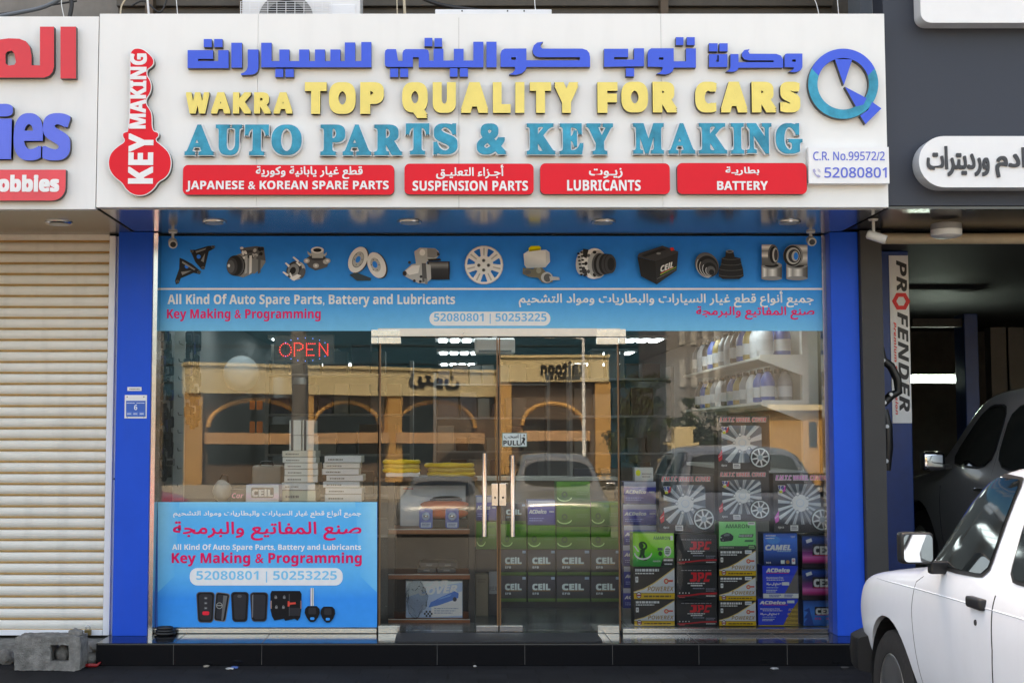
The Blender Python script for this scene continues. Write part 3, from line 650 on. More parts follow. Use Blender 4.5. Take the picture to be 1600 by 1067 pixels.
    I.poly(A([(360, 400), (460, 352), (460, 356), (360, 405)], C3), (120, 160, 60)); I.poly(A([(362, 392), (440, 354), (440, 357), (362, 396)], C3), (190, 50, 40)); I.poly(A([(340, 426), (460, 366), (460, 368), (340, 429)], C3), G1)
    # drive boots
    for i, (w, h) in enumerate(((70, 82), (62, 70), (52, 58), (40, 44), (28, 30), (16, 18))): E(C3, 650 + i * 6, 342 + i * 9, w, h, (K3, K1, K2, K1, K3, K1)[i], -35); 
    for i, (w, h) in enumerate(((66, 74), (55, 62), (44, 48), (32, 34))): I.poly(ellipse(*C3(652 + i * 7, 350 + i * 9), w / 4, h / 4, -35, 16, 120, 250) + ellipse(*C3(653.5 + i * 7, 350 + i * 9), w / 4 - .8, h / 4 - .8, -35, 16, 250, 120), G2)
    I.poly(A([(768, 255), (814, 255), (822, 292), (858, 300), (866, 340), (874, 366), (878, 412), (850, 430), (750, 430), (722, 412), (724, 366), (738, 340), (742, 300), (764, 290)], C3), K1)
    for yy, w in ((300, 58), (335, 64), (368, 74), (405, 76)): I.poly(ellipse(*C3(800, yy - 6), w / 4, 3.4, 0, 16, 10, 170) + ellipse(*C3(800, yy - 2), w / 4, 3.0, 0, 16, 170, 10), K3)
    E(C3, 792, 258, 24, 9, G1); E(C3, 792, 258, 16, 5, K1)
    # bearings
    def ring(x0, x1, y0, y1):
        I.hgrad(C3(0, y1)[1], C3(0, y0)[1], [(C3(x0 + (x1 - x0) * t, 0)[0], (g, g, g)) for t, g in ((0, 90), (.15, 200), (.3, 120), (.55, 190), (.8, 90), (1, 60))])
    ring(988, 1116, 345, 425); E(C3, 1052, 425, 64, 13, G1); E(C3, 1052, 345, 64, 22, G1); E(C3, 1052, 345, 44, 13, K1)
    ring(1142, 1276, 345, 425); E(C3, 1209, 425, 67, 13, G1); E(C3, 1209, 345, 67, 22, G1); E(C3, 1209, 345, 46, 13, K1)
    I.vgrad(C3(990, 0)[0], C3(1062, 0)[0], [(C3(0, y_)[1], (g, g, g)) for y_, g in ((215, 130), (232, 210), (255, 100), (285, 190), (300, 90), (345, 70))]); E(C3, 1062, 280, 34, 64, K3); E(C3, 1064, 280, 26, 52, K1); E(C3, 1074, 280, 18, 44, G2); E(C3, 1078, 280, 12, 36, K2)
    I.vgrad(C3(1180, 0)[0], C3(1274, 0)[0], [(C3(0, y_)[1], (g, g, g)) for y_, g in ((217, 110), (240, 200), (265, 120), (300, 180), (345, 70))]); E(C3, 1185, 285, 62, 68, G1, 0); E(C3, 1180, 286, 56, 64, K1); E(C3, 1186, 286, 44, 52, G2); E(C3, 1190, 287, 36, 42, K2); E(C3, 1197, 288, 22, 32, G2); E(C3, 1202, 288, 14, 24, (8, 108, 206))
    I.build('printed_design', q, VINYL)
banner()
def poster():
    y = -.012; a, b, zb, zt = UR(246.5, 784, 589, 979.5, y)
    q = thing('window_poster', 'blue poster stuck low on the left window with key pictures and red writing', 'poster', (a, y, zb))
    MB().box(a, b, y, y + .004, zb, zt).build('vinyl_sheet', MATS['blue_vinyl_back'], q)
    I = Ink(pxmap(y - .0005), y - .0005, .00025, 1.75); P = Z(235, 770, 4.384)
    I.vgrad(246.5, 589, [(784, (98, 164, 244)), (800, (62, 146, 232)), (835, (44, 140, 226)), (890, (62, 146, 236)), (918, (40, 132, 226)), (935, (6, 118, 214)), (979.5, (14, 122, 228))])
    for x in (246.5, 589): s = 1 if x < 300 else -1; I.poly([(x, 784), (x + 34 * s, 784), (x + 26 * s, 900), (x, 925)], [(112, 170, 250), (70, 150, 236), (62, 146, 234), (70, 150, 240)])
    W_ = (216, 226, 224); RD = (222, 20, 74)
    I.text(ar('جميع أنواع قطع غيار السيارات والبطاريات ومواد التشحيم'), *P(157, 168), *P(1443, 112), W_, .22)
    I.text(ar('صنع المفاتيع والبرمجة'), *P(157, 322), *P(1443, 196), RD, .55)
    I.text(styl('All Kind Of Auto Spare Parts, Battery and Lubricants', SB), *P(150, 400), *P(1443, 349), W_, .1)
    I.text(styl('Key Making & Programming', SB), *P(147, 500), *P(1447, 406), RD, .2)
    p0, p1 = P(270, 512), P(1318, 632); I.rr(*p0, *p1, 12, (222, 224, 212)); I.text(styl('52080801 | 50253225', SB), *P(315, 612), *P(1278, 532), (92, 160, 196))
    K1, K2, K3 = (20, 20, 22), (38, 38, 41), (66, 66, 68)
    def fob(x0, x1, y0, y1, tilt=0, c=K1, e=K3):
        cx, cy = (x0 + x1) / 2, (y0 + y1) / 2; t = math.radians(tilt)
        def shp(k):
            w, h = (x1 - x0) / 2 - k, (y1 - y0) / 2 - k; o = []
            for px, py in rrect(-w, w, -h, h, min(w, h) * .42):
                px *= 1 - .10 * (py / h); o.append(P(cx + px * math.cos(t) - py * math.sin(t), cy + px * math.sin(t) + py * math.cos(t)))
            return o
        I.poly(shp(0), e); I.poly(shp(5), c); I.poly(shp(16), K2 if c == K1 else c); return cx, cy
    fob(440, 532, 680, 878, 7, K1, (92, 92, 92)); I.ell(*P(473, 770), 5, 5, (120, 120, 116), 0, .8); I.rect(*P(452, 765), *P(494, 772), (110, 110, 106)); I.poly([P(*p) for p in ((500, 700), (528, 702), (498, 872), (486, 870))], (80, 80, 80))
    fob(320, 437, 675, 885); 
    for yy in (718, 752, 786): I.rr(*P(368, yy - 9), *P(392, yy + 9), 1.6, K3); I.rect(*P(374, yy - 3), *P(386, yy + 4), (120, 120, 120))
    I.rr(*P(357, 808), *P(404, 834), 2.2, (214, 36, 50))
    fob(557, 670, 675, 880, 0, K1, K2); fob(688, 803, 677, 878, 0, K1, (54, 54, 56)); I.ell(*P(612, 705), 3.5, 2.4, K3); I.poly([P(*p) for p in ((696, 700), (706, 690), (704, 850), (698, 850))], (90, 90, 92))
    I.poly([P(*p) for p in ((823, 690), (832, 668), (1025, 668), (1036, 690), (1034, 800), (1026, 850), (1008, 872), (990, 858), (940, 868), (925, 872), (915, 858), (850, 870), (835, 845), (824, 800))], K1)
    I.rect(*P(822, 735), *P(832, 790), (120, 100, 90)); I.rect(*P(1028, 735), *P(1036, 790), (120, 90, 84)); I.rect(*P(950, 690), *P(954, 840), K3)
    for p in ((860, 712), (918, 712), (864, 780), (912, 780)): I.rr(*P(p[0] - 9, p[1] - 5), *P(p[0] + 9, p[1] + 10), 1.4, (96, 96, 96)); I.ell(*P(p[0], p[1] - 6), 1.5, 1.5, (110, 110, 110), 0, .6)
    I.poly([P(*p) for p in ((942, 738), (952, 738), (958, 748), (996, 745), (998, 758), (958, 762), (952, 775), (942, 775))], (176, 60, 50))
    I.rr(*P(955, 784), *P(1028, 838), 1, K2)
    I.hgrad(P(0, 770)[1], P(0, 648)[1], [(P(1097, 0)[0], (120, 120, 116)), (P(1105, 0)[0], (214, 214, 208)), (P(1110, 0)[0], (110, 110, 106)), (P(1120, 0)[0], (190, 190, 184))])
    for x0, x1, y0 in ((1058, 1162, 768), (1166, 1267, 772)):
        w = x1 - x0; I.poly([P(x0 + w * u, y0 + 112 * v) for u, v in ((.2, .03), (.8, .03), (.97, .2), (1, .45), (.88, .72), (.74, .9), (.6, 1), (.4, 1), (.26, .9), (.12, .72), (0, .45), (.03, .2))], K1)
        I.rr(*P(x0 + w * .36, y0 + 80), *P(x0 + w * .64, y0 + 98), 1.6, (14, 122, 228)); I.rr(*P(x0 + w * .25, y0 + 14), *P(x0 + w * .75, y0 + 60), 2, K2)
    I.build('printed_design', q, VINYL)
poster()
def pull_sticker():
    y = -.009; a, b, zb, zt = UR(784.5, 676, 823.5, 698, y)
    q = thing('pull_sticker', 'small white PULL sticker with Arabic writing on the right door leaf', 'sticker', (a, y, zb))
    MB().box(a, b, y, y + .002, zb, zt).build('sticker_sheet', M_white, q)
    I = Ink(pxmap(y - .0005), y - .0005, .0003); I.rect(784.5, 676, 823.5, 698, (110, 135, 120)); I.rect(785.5, 677, 822.5, 697, (196, 206, 204))
    I.text(ar('اسحب'), 788, 686, 810, 678, (40, 44, 44), .15); I.text(styl('PULL', SB), 786.5, 695.5, 812, 688, (34, 38, 38), .2)
    I.ell(819, 680, 1.3, 1.3, (30, 34, 34)); I.poly([(814, 684), (819, 682.5), (821, 686), (819, 690), (820.5, 695), (819, 695), (817, 691), (815, 695), (813.5, 695), (816.5, 688), (817, 685)], (30, 34, 34)); I.rect(813, 678, 813.8, 696, (30, 34, 34))
    I.build('printed_lettering', q)
pull_sticker()
def number_plate():
    y = -.156; a, b, zb, zt = UR(195, 617, 229, 653.5, y)
    q = thing('address_plate', 'small blue street number plate reading 6 on the left blue pillar', 'number plate', (a, y, zb))
    MB().box(a, b, y, y + .006, zb, zt, bev=.001).build('plate', M_white, q)
    I = Ink(pxmap(y - .0005), y - .0005, .0004); bl = (40, 98, 190); w = (225, 232, 240)
    I.rect(197, 626, 227.5, 651, bl); I.text(styl('6', SB), 209.5, 640.5, 214.5, 632, w); I.bars(198, 211, (629,), 1.1, w); I.bars(213, 226, (629,), 1.1, w)
    for x in (198, 207.5, 217.5): I.rect(x, 643, x + 8.5, 650, (70, 120, 205)); I.bars(x + 1, x + 7, (645.5,), 1.6, w)
    for x in (199, 225): I.ell(x, 620, .9, .9, (60, 60, 60)); I.ell(x, 652, .6, .6, (60, 60, 60))
    I.build('printed_lettering', q)
    a, b, zb, zt = UR(199, 604.5, 221, 610.5, y)
    t = thing('label_sticker', 'thin white label strip above the street number plate', 'label', (a, y, zb))
    MB().box(a, b, y, y + .004, zb, zt).build('strip', M_white, t)
    I = Ink(pxmap(y - .0005), y - .0005, .0004); I.bars(202, 219, (607,), 1.5, (120, 120, 130)); I.build('printed_lettering', t)
number_plate()

# ------------------------------------------------------------------ left neighbour: closed shutter shop
def left_shop():
    q = thing('shutter_shop', 'closed shop with a cream roller shutter left of the blue pillar', 'building', (-4, 0, 0))
    xa, xb = -8.5, U(166, 700, 0)[0]
    MB().box(-9, -2.63, .3, 13, 0, 10).build('upper_wall', MATS['grey_render'], q)
    mb = MB(); z0 = U(80, 984, 0)[1]; pitch = 17.25 / 205; n = 38
    prof = [(.0, .0), (.004, .1), (-.004, .2), (-.011, .36), (-.013, .55), (-.010, .74), (-.002, .86), (.012, .9), (.012, 1.0)]
    P = []
    for i in range(n):
        for k, (y, f) in enumerate(prof): P.append((y, z0 + (i + f) * pitch, 1 if k >= 7 or k == 0 else 0))
    from mathutils import noise
    X = [xa, -5.4] + [-4.2 + (xb + 4.2) * k / 22 for k in range(23)]; m_ = len(X)
    vs = [(x, y + .004 * noise.noise((x * 1.3, z * 2.1, 3)) + .0025 * noise.noise((x * 4, z * 9, 7)), z + .003 * noise.noise((x * .9, round(z / pitch) * 3.7, 1))) for y, z, _ in P for x in X]
    for mi_ in (0, 1): mb.add(vs, [(i * m_ + k, i * m_ + k + 1, (i + 1) * m_ + k + 1, (i + 1) * m_ + k) for i in range(len(P) - 1) if P[i][2] == mi_ for k in range(m_ - 1)], mi_)
    mb.build('roller_shutter', [M_shut, M_shutgap], q, fix=False)
    MB().box(xa, xb, -.02, .02, z0 - .035, z0 + .004).build('bottom_rail', M_frame, q)
    a0, a1 = U(166, 700, -.05)[0], U(176, 700, -.05)[0]
    mb = MB().box(a0, a1, -.06, .03, z0 - .03, SOF - .02, bev=.003); mb.box(a1 + .001, PXL0 - .004, -.02, .03, z0 - .06, SOF - .02); mb.build('shutter_guide', M_frame, q)
    for py in (396, 556, 748, 926): x, z = U(178.5, py, -.025); MB().lathe([(.008, 0), (.006, -.006)], (x, -.02, z), 'y', 10).build('guide_bolt', M_dark, q)
    MB().box(-9, -2.42, SY + .1, .28, SOF + .012, 4.4).build('canopy_box', M_conc, q)
    so = MB().box(-9, SX0 - .004, SY + .06, .0, SOF - .004, SOF + .01).build('soffit', mat('brushed_soffit_panel', (.42, .40, .36), .25, metal=.8, var=.25, scale=2), q)
    x = U(92, 349, -.6)[0]; dl = MB().lathe([(.09, -.014), (.1, -.004), (.1, 0)], (x, -.6, SOF - .005), 'z', 28).build('downlight', M_steel, so, sm_=40)
    MB().lathe([(.07, -.004), (.07, 0)], (x, -.6, SOF - .0165), 'z', 24).build('lens', MATS['frosted_lens'], dl)
    # crumbling threshold
    random.seed(3); mb = MB(); mb.box(-9, U(165, 1000, -.1)[0], -.28, .05, 0, z0 - .06, bev=.01); mb.build('threshold', M_conc, q)
left_shop()
def stone(mb, c, s, seed, n=2, rough=.22):
    rnd = random.Random(seed); bm = bmesh.new(); bmesh.ops.create_icosphere(bm, subdivisions=n, radius=1)
    off = Vector((rnd.random() * 50, rnd.random() * 50, 0))
    from mathutils import noise
    for v in bm.verts:
        d = 1 + rough * noise.noise(v.co * 1.4 + off) + rough * .5 * noise.noise(v.co * 4 + off); v.co = Vector((v.co.x * s[0], v.co.y * s[1], v.co.z * s[2])) * d + Vector(c)
    bm.verts.ensure_lookup_table(); mb.add([v.co for v in bm.verts], [[v.index for v in f.verts] for f in bm.faces]); bm.free()
def block():
    from mathutils import noise
    y = -.72; a, b, zb, zt = UR(23, 994, 130, 1046, y); b = U(126, 1000, y)[0]
    q = thing('concrete_block', 'broken hollow concrete block lying in front of the shutter by the granite step', 'block', ((a + b) / 2, y + .1, 0))
    zb = .004; hx0, hx1, hz0, hz1 = [*[U(p, 1000, y)[0] for p in (79, 108)], U(100, 1033, y)[1], U(100, 1007, y)[1]]
    bm = bmesh.new(); mb = MB()
    mb.prism([[(a, zb), (b, zb), (b, zt), (a, zt)], [(hx0, hz0), (hx1, hz0), (hx1, hz1), (hx0, hz1)]], y, y + .2)
    v2, tri, _ = fill2d([[(a, zb), (b, zb), (b, zt), (a, zt)], [(hx0, hz0), (hx1, hz0), (hx1, hz1), (hx0, hz1)]]); mb.add([(x, y + .2, z) for x, z in v2], tri)
    me = bpy.data.meshes.new('b'); me.from_pydata(mb.v, [], mb.f); bm.from_mesh(me); bmesh.ops.remove_doubles(bm, verts=bm.verts, dist=1e-4); bmesh.ops.triangulate(bm, faces=bm.faces)
    for _ in range(5):
        L = [e for e in bm.edges if e.calc_length() > .022]
        if L: bmesh.ops.subdivide_edges(bm, edges=L, cuts=1); bmesh.ops.triangulate(bm, faces=[f for f in bm.faces if len(f.verts) > 3])
    bmesh.ops.recalc_face_normals(bm, faces=bm.faces)
    for v in bm.verts: v.normal_update()
    for v in bm.verts:
        nn = noise.noise(v.co * 9) * .006 + noise.noise(v.co * 40) * .004 + noise.noise(v.co * 110) * .002
        e = min(v.co.x - a, b - v.co.x) ; t = min(v.co.z - zb, zt - v.co.z); c = max(0, .03 - math.hypot(max(0, .03 - e), max(0, .03 - t))) if e < .03 and t < .03 else 1
        v.co += v.normal * nn
        if e < .03 and t < .03: v.co.x += (.03 - e) * .18 * (1 if v.co.x < (a + b) / 2 else -1); v.co.z += (.03 - t) * .18 * (1 if v.co.z < (zb + zt) / 2 else -1)
    o = MB(); bm.verts.index_update(); o.add([v.co for v in bm.verts], [[v.index for v in f.verts] for f in bm.faces]); o.build('block_body', M_conc, q, sm_=50); bm.free()
    m2 = MB(); stone(m2, ((hx0 * 2 + hx1) / 3 + .01, y + .12, (hz0 + hz1) / 2 - .02), (.055, .06, .06), 5, 3); m2.build('mortar_lump', M_conc, q, sm_=50)
    for i, (px, py, s) in enumerate(((8, 1022, (.07, .05, .06)), (118, 992, (.05, .04, .03)), (143, 1018, (.07, .06, .05)), (152, 1006, (.05, .05, .035)), (135, 1040, (.04, .04, .02)))):
        x = U(px, 1030, -.42)[0]; z = s[2] * .8 if py > 1015 else U(px, py, -.42)[1]
        if py < 1015 and i != 3: z = zt + .01; x = U(px, py, y + .1)[0]
        if i == 3: z = .12
        mb = MB(); stone(mb, (x, -.42 if py > 1000 else y + .1, z), s, 20 + i, 3, .35); o = mb.build('rubble_stone', M_conc, base=(x, -.42, 0), sm_=50)
        tag(o, ('pale lump of rubble at the far left under the shutter', 'small flat stone on top of the concrete block', 'jagged rubble lump between the concrete block and the step', 'stone leaning on the shutter threshold by the step corner', 'flat rubble flake on the paving by the step end')[i], 'stone', 'rubble under the shutter')
    x, z = U(140, 1036, -.55); mb = MB(); mb.tube([(x - .06, -.55, .012), (x, -.57, .016), (x + .05, -.54, .012), (x + .07, -.52, .03)], [.008, .014, .012, .004], 8)
    tag(mb.build('litter_scrap', mat('red_plastic_scrap', lin((150, 20, 24)), .5), base=(x, -.55, 0)), 'crumpled red plastic scrap beside the concrete block', 'litter')
    x, z = U(152, 988, -.08); t = thing('padlock', 'old padlock hanging on the shutter bottom rail', 'padlock', (x - .06, -.05, z))
    MB().box(x - .10, x - .05, -.075, -.045, z - .02, z + .018, bev=.004).build('lock_body', mat('worn_brass', (.20, .14, .06), .4, metal=.8, var=.4), t)
    MB().tube([(x - .09 + .016 * 0, -.06, z + .015), (x - .09, -.06, z + .04), (x - .075, -.06, z + .052), (x - .06, -.06, z + .04), (x - .06, -.06, z + .015)], .004, 8).build('shackle', M_steel, t)
    a, z = U(258, 984, -.1); t = thing('rubber_mat_roll', 'small black rubber coil on the granite step by the left window', 'coil', (a, -.12, STEP))
    mb = MB()
    for k in range(3): R_ = .055 - .006 * k; mb.tube([(a + R_ * 1.25 * math.cos(i * .3142), -.1 + R_ * math.sin(i * .3142), STEP + .014 + k * .019) for i in range(21)], .011, 8)
    mb.build('rubber_coil', M_black, t, sm_=50)
block()
def left_sign():
    q = thing('neighbour_sign', 'white sign with red Arabic letters and blue writing at the left edge', 'shop sign', (-4, SY, SOF))
    zb, zt = U(80, 327, SY)[1], U(80, 26, SY)[1]; y = SY - .05
    MB().box(-9, SX0 - .006, SY + .004, SY + .06, zb, zt, bev=.002).build('sign_panel', mat('neighbour_sign_panel', (.78, .78, .765), .5, var=.04, scale=2, dirt=.08), q)
    mr = sm('letter_red', (222, 50, 62), .45, var=.06)
    outline_part([[bx(280, 125, 352, 365)]], R1, y, q, mr)
    outline_part([[[(185, 125), (250, 125), (250, 310), (243, 335), (228, 352), (205, 361), (-140, 361), (-140, 305), (-20, 305), (-20, 200), (-5, 185), (40, 179), (90, 181), (120, 193), (138, 218), (146, 260), (146, 304), (185, 304)], [(25, 252), (34, 240), (55, 236), (66, 250), (74, 290), (66, 302), (40, 305), (26, 296)]]], R1, y, q, mr)
    mbl = sm('letter_mid_blue', (84, 108, 220), .45, var=.06)
    letter_part('b', R1, (-260, 480, -120, 742), y, q, mbl, .012); letter_part('b', R1, (-410, 480, -275, 742), y, q, mbl, .012)
    letter_part('i', R1, (-32, 482, 54, 738), y, q, mbl, .009); letter_part('e', R1, (65, 525, 196, 744), y, q, mbl, .008); letter_part('s', R1, (200, 525, 324, 744), y, q, mbl, .008)
    P = lambda *p: U(*R1(*p), y); mb = MB()
    a, zt_ = P(-700, 787); b, zb_ = P(302, 930)
    l = [(a, zt_), (a, zb_), (b - .09, zb_)] + [(b - .09 + .09 * math.sin(t), zb_ + .09 - .09 * math.cos(t)) for t in [i * math.pi / 12 for i in range(1, 7)]] + [(b, zt_)]
    mb.prism([l], y, y + .045, 0, 1); pl = mb.build('red_plate', [sm('plate_pink_red', (232, 72, 82), .4), M_letside], q, fix=False)
    mb = MB(); e = UR(*R1(-8, 811), *R1(274, 890), y); letters(mb, styl('obbies', SB), *e, y - .004, .003, .005, 0, 0, n=5)
    e = UR(*R1(-100, 815), *R1(-25, 888), y); letters(mb, styl('H', SB), *e, y - .004, .003, .005, 0, 0, n=5); mb.build('lettering', M_white, pl, fix=False)
left_sign()

# ------------------------------------------------------------------ right neighbour: open garage
GX0 = U(1384, 700, -.2)[0]
def garage():
    q = thing('garage_building', 'open dark vehicle workshop with navy fascia on the right', 'building', (5, 0, 0))
    fx = U(1383, 170, SY + .08)[0]
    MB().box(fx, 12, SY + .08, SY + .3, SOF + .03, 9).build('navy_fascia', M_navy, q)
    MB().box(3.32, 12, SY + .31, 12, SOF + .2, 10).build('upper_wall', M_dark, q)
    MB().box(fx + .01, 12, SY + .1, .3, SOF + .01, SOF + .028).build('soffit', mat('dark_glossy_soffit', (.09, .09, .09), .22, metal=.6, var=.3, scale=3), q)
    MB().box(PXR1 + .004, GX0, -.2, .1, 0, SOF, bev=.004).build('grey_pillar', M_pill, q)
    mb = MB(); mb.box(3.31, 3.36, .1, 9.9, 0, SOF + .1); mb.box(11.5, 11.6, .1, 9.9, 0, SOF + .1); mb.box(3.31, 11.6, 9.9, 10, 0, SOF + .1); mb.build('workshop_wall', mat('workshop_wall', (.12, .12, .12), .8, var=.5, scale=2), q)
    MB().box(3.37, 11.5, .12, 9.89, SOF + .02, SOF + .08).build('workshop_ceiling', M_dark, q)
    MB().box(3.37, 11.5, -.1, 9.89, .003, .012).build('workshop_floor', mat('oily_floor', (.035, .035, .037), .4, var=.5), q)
    x0, z = U(1378, 373, -.12)
    MB().tube([(x0, -.12, z), (11.4, -.12, z)], .042, 18).build('shutter_roll', M_beige, q, sm_=50)
    MB().box(x0, 11.4, -.06, .1, z + .02, SOF).build('roll_housing', M_dark, q)
    # back wall things: steel columns and shelf seen dimly
    mb = MB()
    for px in (1556, 1580): x, _ = U(px, 500, 8); mb.box(x - .12, x + .12, 7.9, 8.1, .01, 3.1)
    mb.build('steel_column', mat('dim_grey_column', (.2, .2, .2), .7), q)
    t = thing('tube_lamp', 'bright fluorescent tube on the back wall of the garage', 'lamp', (0, 6, 0))
    a, b, c, d = UR(1424, 586, 1504, 597, 6); MB().tube([(a, 6, (c + d) / 2), (b, 6, (c + d) / 2)], .026, 12).build('tube', mat('garage_tube', (1, 1, 1), .5, emit=(.6, .85, .9), est=14), t)
    MB().box(a - .03, b + .03, 6.05, 6.12, (c + d) / 2 - .05, (c + d) / 2 + .05).build('batten', M_white, t)
garage()
def garage_signs():
    y = SY - .06
    q = thing('garage_sign', 'white rounded garage sign with dark Arabic lettering on the navy fascia', 'shop sign', (4.5, y, 3.7))
    a, b, c, d = UR(1435, 213, 1990, 293, y); mb = MB(); mb.prism([rrect(a, b, c, d, (d - c) / 2 - .002, 10)], y, y + .13, 0, 1)
    mb.build('sign_panel', [M_white, sm('sign_rim', (200, 204, 208), .4)], q, fix=False); mb = MB()
    for t, bb in (('ورديترات', (1447, 229, 1546, 276)), ('صوادم', (1554, 231, 1660, 278))): letters(mb, ar(t), *UR(bb[0], bb[1], bb[2], bb[3], y), y - .012, .011, .0042, 0, 0, n=9)
    mb.build('lettering', sm('letter_charcoal', (58, 60, 64), .5), q, fix=False)
    q = thing('upper_garage_sign', 'white rounded sign panel at the top right corner, cut by the frame', 'shop sign', (4.5, y, 4.5))
    a, b, c, d = UR(1435, -120, 1760, 36, y); mb = MB(); mb.prism([rrect(a, b, c, d, .07, 8)], y, y + .13, 0, 1); mb.build('sign_panel', [M_white, MATS['sign_rim']], q, fix=False)
    x, z = U(1478, 344, -.6)
    q = thing('bulkhead_lamp', 'round white lamp under the garage soffit', 'lamp', (x, -.6, SOF - .12))
    MB().lathe([(.03, .1), (.105, .085), (.108, .05), (.108, .045)], (x, -.6, SOF - .10), 'z', 32).build('lamp_base', sm('lamp_grey', (150, 150, 150), .5), q, sm_=40)
    MB().lathe([(.02, -.018), (.08, -.014), (.108, .0), (.108, .042)], (x, -.6, SOF - .10), 'z', 32).build('lamp_cover', sm('lamp_cover_white', (226, 226, 224), .4), q, sm_=40)
garage_signs()
def cctv(px, py, y, aim, label, long=.09):
    x, z = U(px, py, y); t = thing('security_camera', label, 'camera', (x, y, z), 'security cameras under the signs')
    MB().lathe([(.03, -.012), (.034, -.004), (.034, 0)], (x, y, SOF - .004), 'z', 20).build('mount', M_cam, t, sm_=40)
    MB().tube([(x, y, SOF - .014), (x, y, z + .03), (x + aim[0] * .01, y + aim[1] * .01, z + .01)], .011, 10).build('arm', M_cam, t, sm_=50)
    d = Vector(aim).normalized(); p = Vector((x, y, z)) - d * long * .35; e = p + d * long
    b = MB().tube([p, p + d * .01, e - d * .012, e], [.022, .033, .034, .031], 20).build('camera_body', M_cam, t, sm_=40)
    MB().tube([e - d * .004, e + d * .002], [.022, .022], 18).build('lens', M_black, b)
cctv(270, 379, -.16, (.25, -1, -.45), 'small bullet camera hanging at the left end of the blue banner')
cctv(1267, 376, -.16, (-.1, -1, -.35), 'small bullet camera hanging at the right end of the blue banner')
cctv(1365, 369, -.75, (1, -.35, -.4), 'white bullet camera aimed sideways beside the garage shutter roll', .14)

# ------------------------------------------------------------------ lift in the garage
def lift():
    M_lift = sm('lift_blue', (22, 62, 128), .45, var=.2)
    y = 1.0; a, b, zb, zt = UR(1376, 380, 1430, 828, y); q = thing('vehicle_lift', 'blue two post lift column with a white advertising strip in the garage', 'vehicle lift', ((a + b) / 2, y, 0))
    a, b = U(1379, 600, y)[0], U(1424, 600, y)[0]
    MB().box(a, b, y, y + .3, .012, SOF + .01, bev=.012).build('lift_post', M_lift, q)
    MB().box(a - .15, b + .15, y - .12, y + .5, .012, .04).build('base_plate', M_lift, q)
    sx0, sx1 = U(1393, 600, y)[0], b - .005; z1, z0 = SOF - .03, U(1410, 661, y)[1]
    st = MB().box(sx0, sx1, y - .006, y - .001, z0, z1).build('advert_strip', M_white, q)
    I = Ink(lambda u, v: (sx0 + u * (sx1 - sx0), z1 + v * (z0 - z1)), y - .007, .0006, 1.9); dk = (30, 30, 33)
    I.rect(0, 0, 1, 1, (188, 190, 192))
    def vt(s, v0, v1, u0, u1, c, st_, b=0): I.text(styl(s, st_), u0, v0, u1, v1, c, b, rot=-90) if 0 else None
    def side(s, v0, v1, u0, u1, c, sty, bold=.01):
        vs, fs, ed, _ = glyphs(styl(s, sty))
        for k, (dx, dz) in enumerate(KINK[:5]): I.put([(u0 + w * (u1 - u0) + dx * bold, v0 + u * (v1 - v0) + dz * bold * .1) for u, w in vs], fs, [lin(c)] * len(vs)); I.l -= .8
        I.l += 1
    side('PR', .03, .215, .38, .90, dk, BI); side('FENDER', .34, .93, .38, .90, dk, BI)
    hexa = lambda r: [(.58 + r * 1.32 * math.sin(i * math.pi / 3 + .52), .275 + r * .16 * math.cos(i * math.pi / 3 + .52)) for i in range(6)]
    I.poly(hexa(.36), (190, 34, 38), [hexa(.19)]); side('Premium Suspension', .40, .95, .12, .30, (190, 70, 66), BI, .004)
    I.build('printed_lettering', st)
    # swing arms folded against the pillar
    mb = MB(); yy = .6
    pts = [U(px, py, yy) for px, py in ((1372, 530), (1379, 562), (1392, 572), (1402, 592), (1404, 612), (1392, 618), (1380, 630))]
    mb.tube([(x, yy, z) for x, z in pts], .035, 8); pts = [U(px, py, yy) for px, py in ((1382, 640), (1386, 665), (1387, 700), (1386, 735))]; mb.tube([(x, yy, z) for x, z in pts], [.03, .045, .045, .03], 8)
    arm = mb.build('swing_arm', M_black, q, sm_=50)
    for px, py in ((1375, 531), (1380, 563), (1392, 616), (1382, 629), (1386, 666), (1385, 720)): x, z = U(px, py, yy - .05); MB().lathe([(.017, 0), (.014, -.012)], (x, yy - .05, z), 'y', 14).build('arm_bolt', M_white, arm)
    a, b, zb, zt = UR(1506, 490, 1532, 660, 4.5); q = thing('vehicle_lift', 'dark blue rear lift column beyond the lit tube in the garage', 'vehicle lift', (a, 4.5, 0))
    MB().box(a, b, 4.5, 4.8, .012, zt, bev=.012).build('lift_post', M_lift, q); MB().box(a - .1, b + .1, 4.4, 5, .012, .05).build('base_plate', M_lift, q)
    MB().box(U(1428, 480, 4.5)[0], a, 4.55, 4.7, zt - .14, zt - .05).build('cross_beam', M_dark, q)
lift()

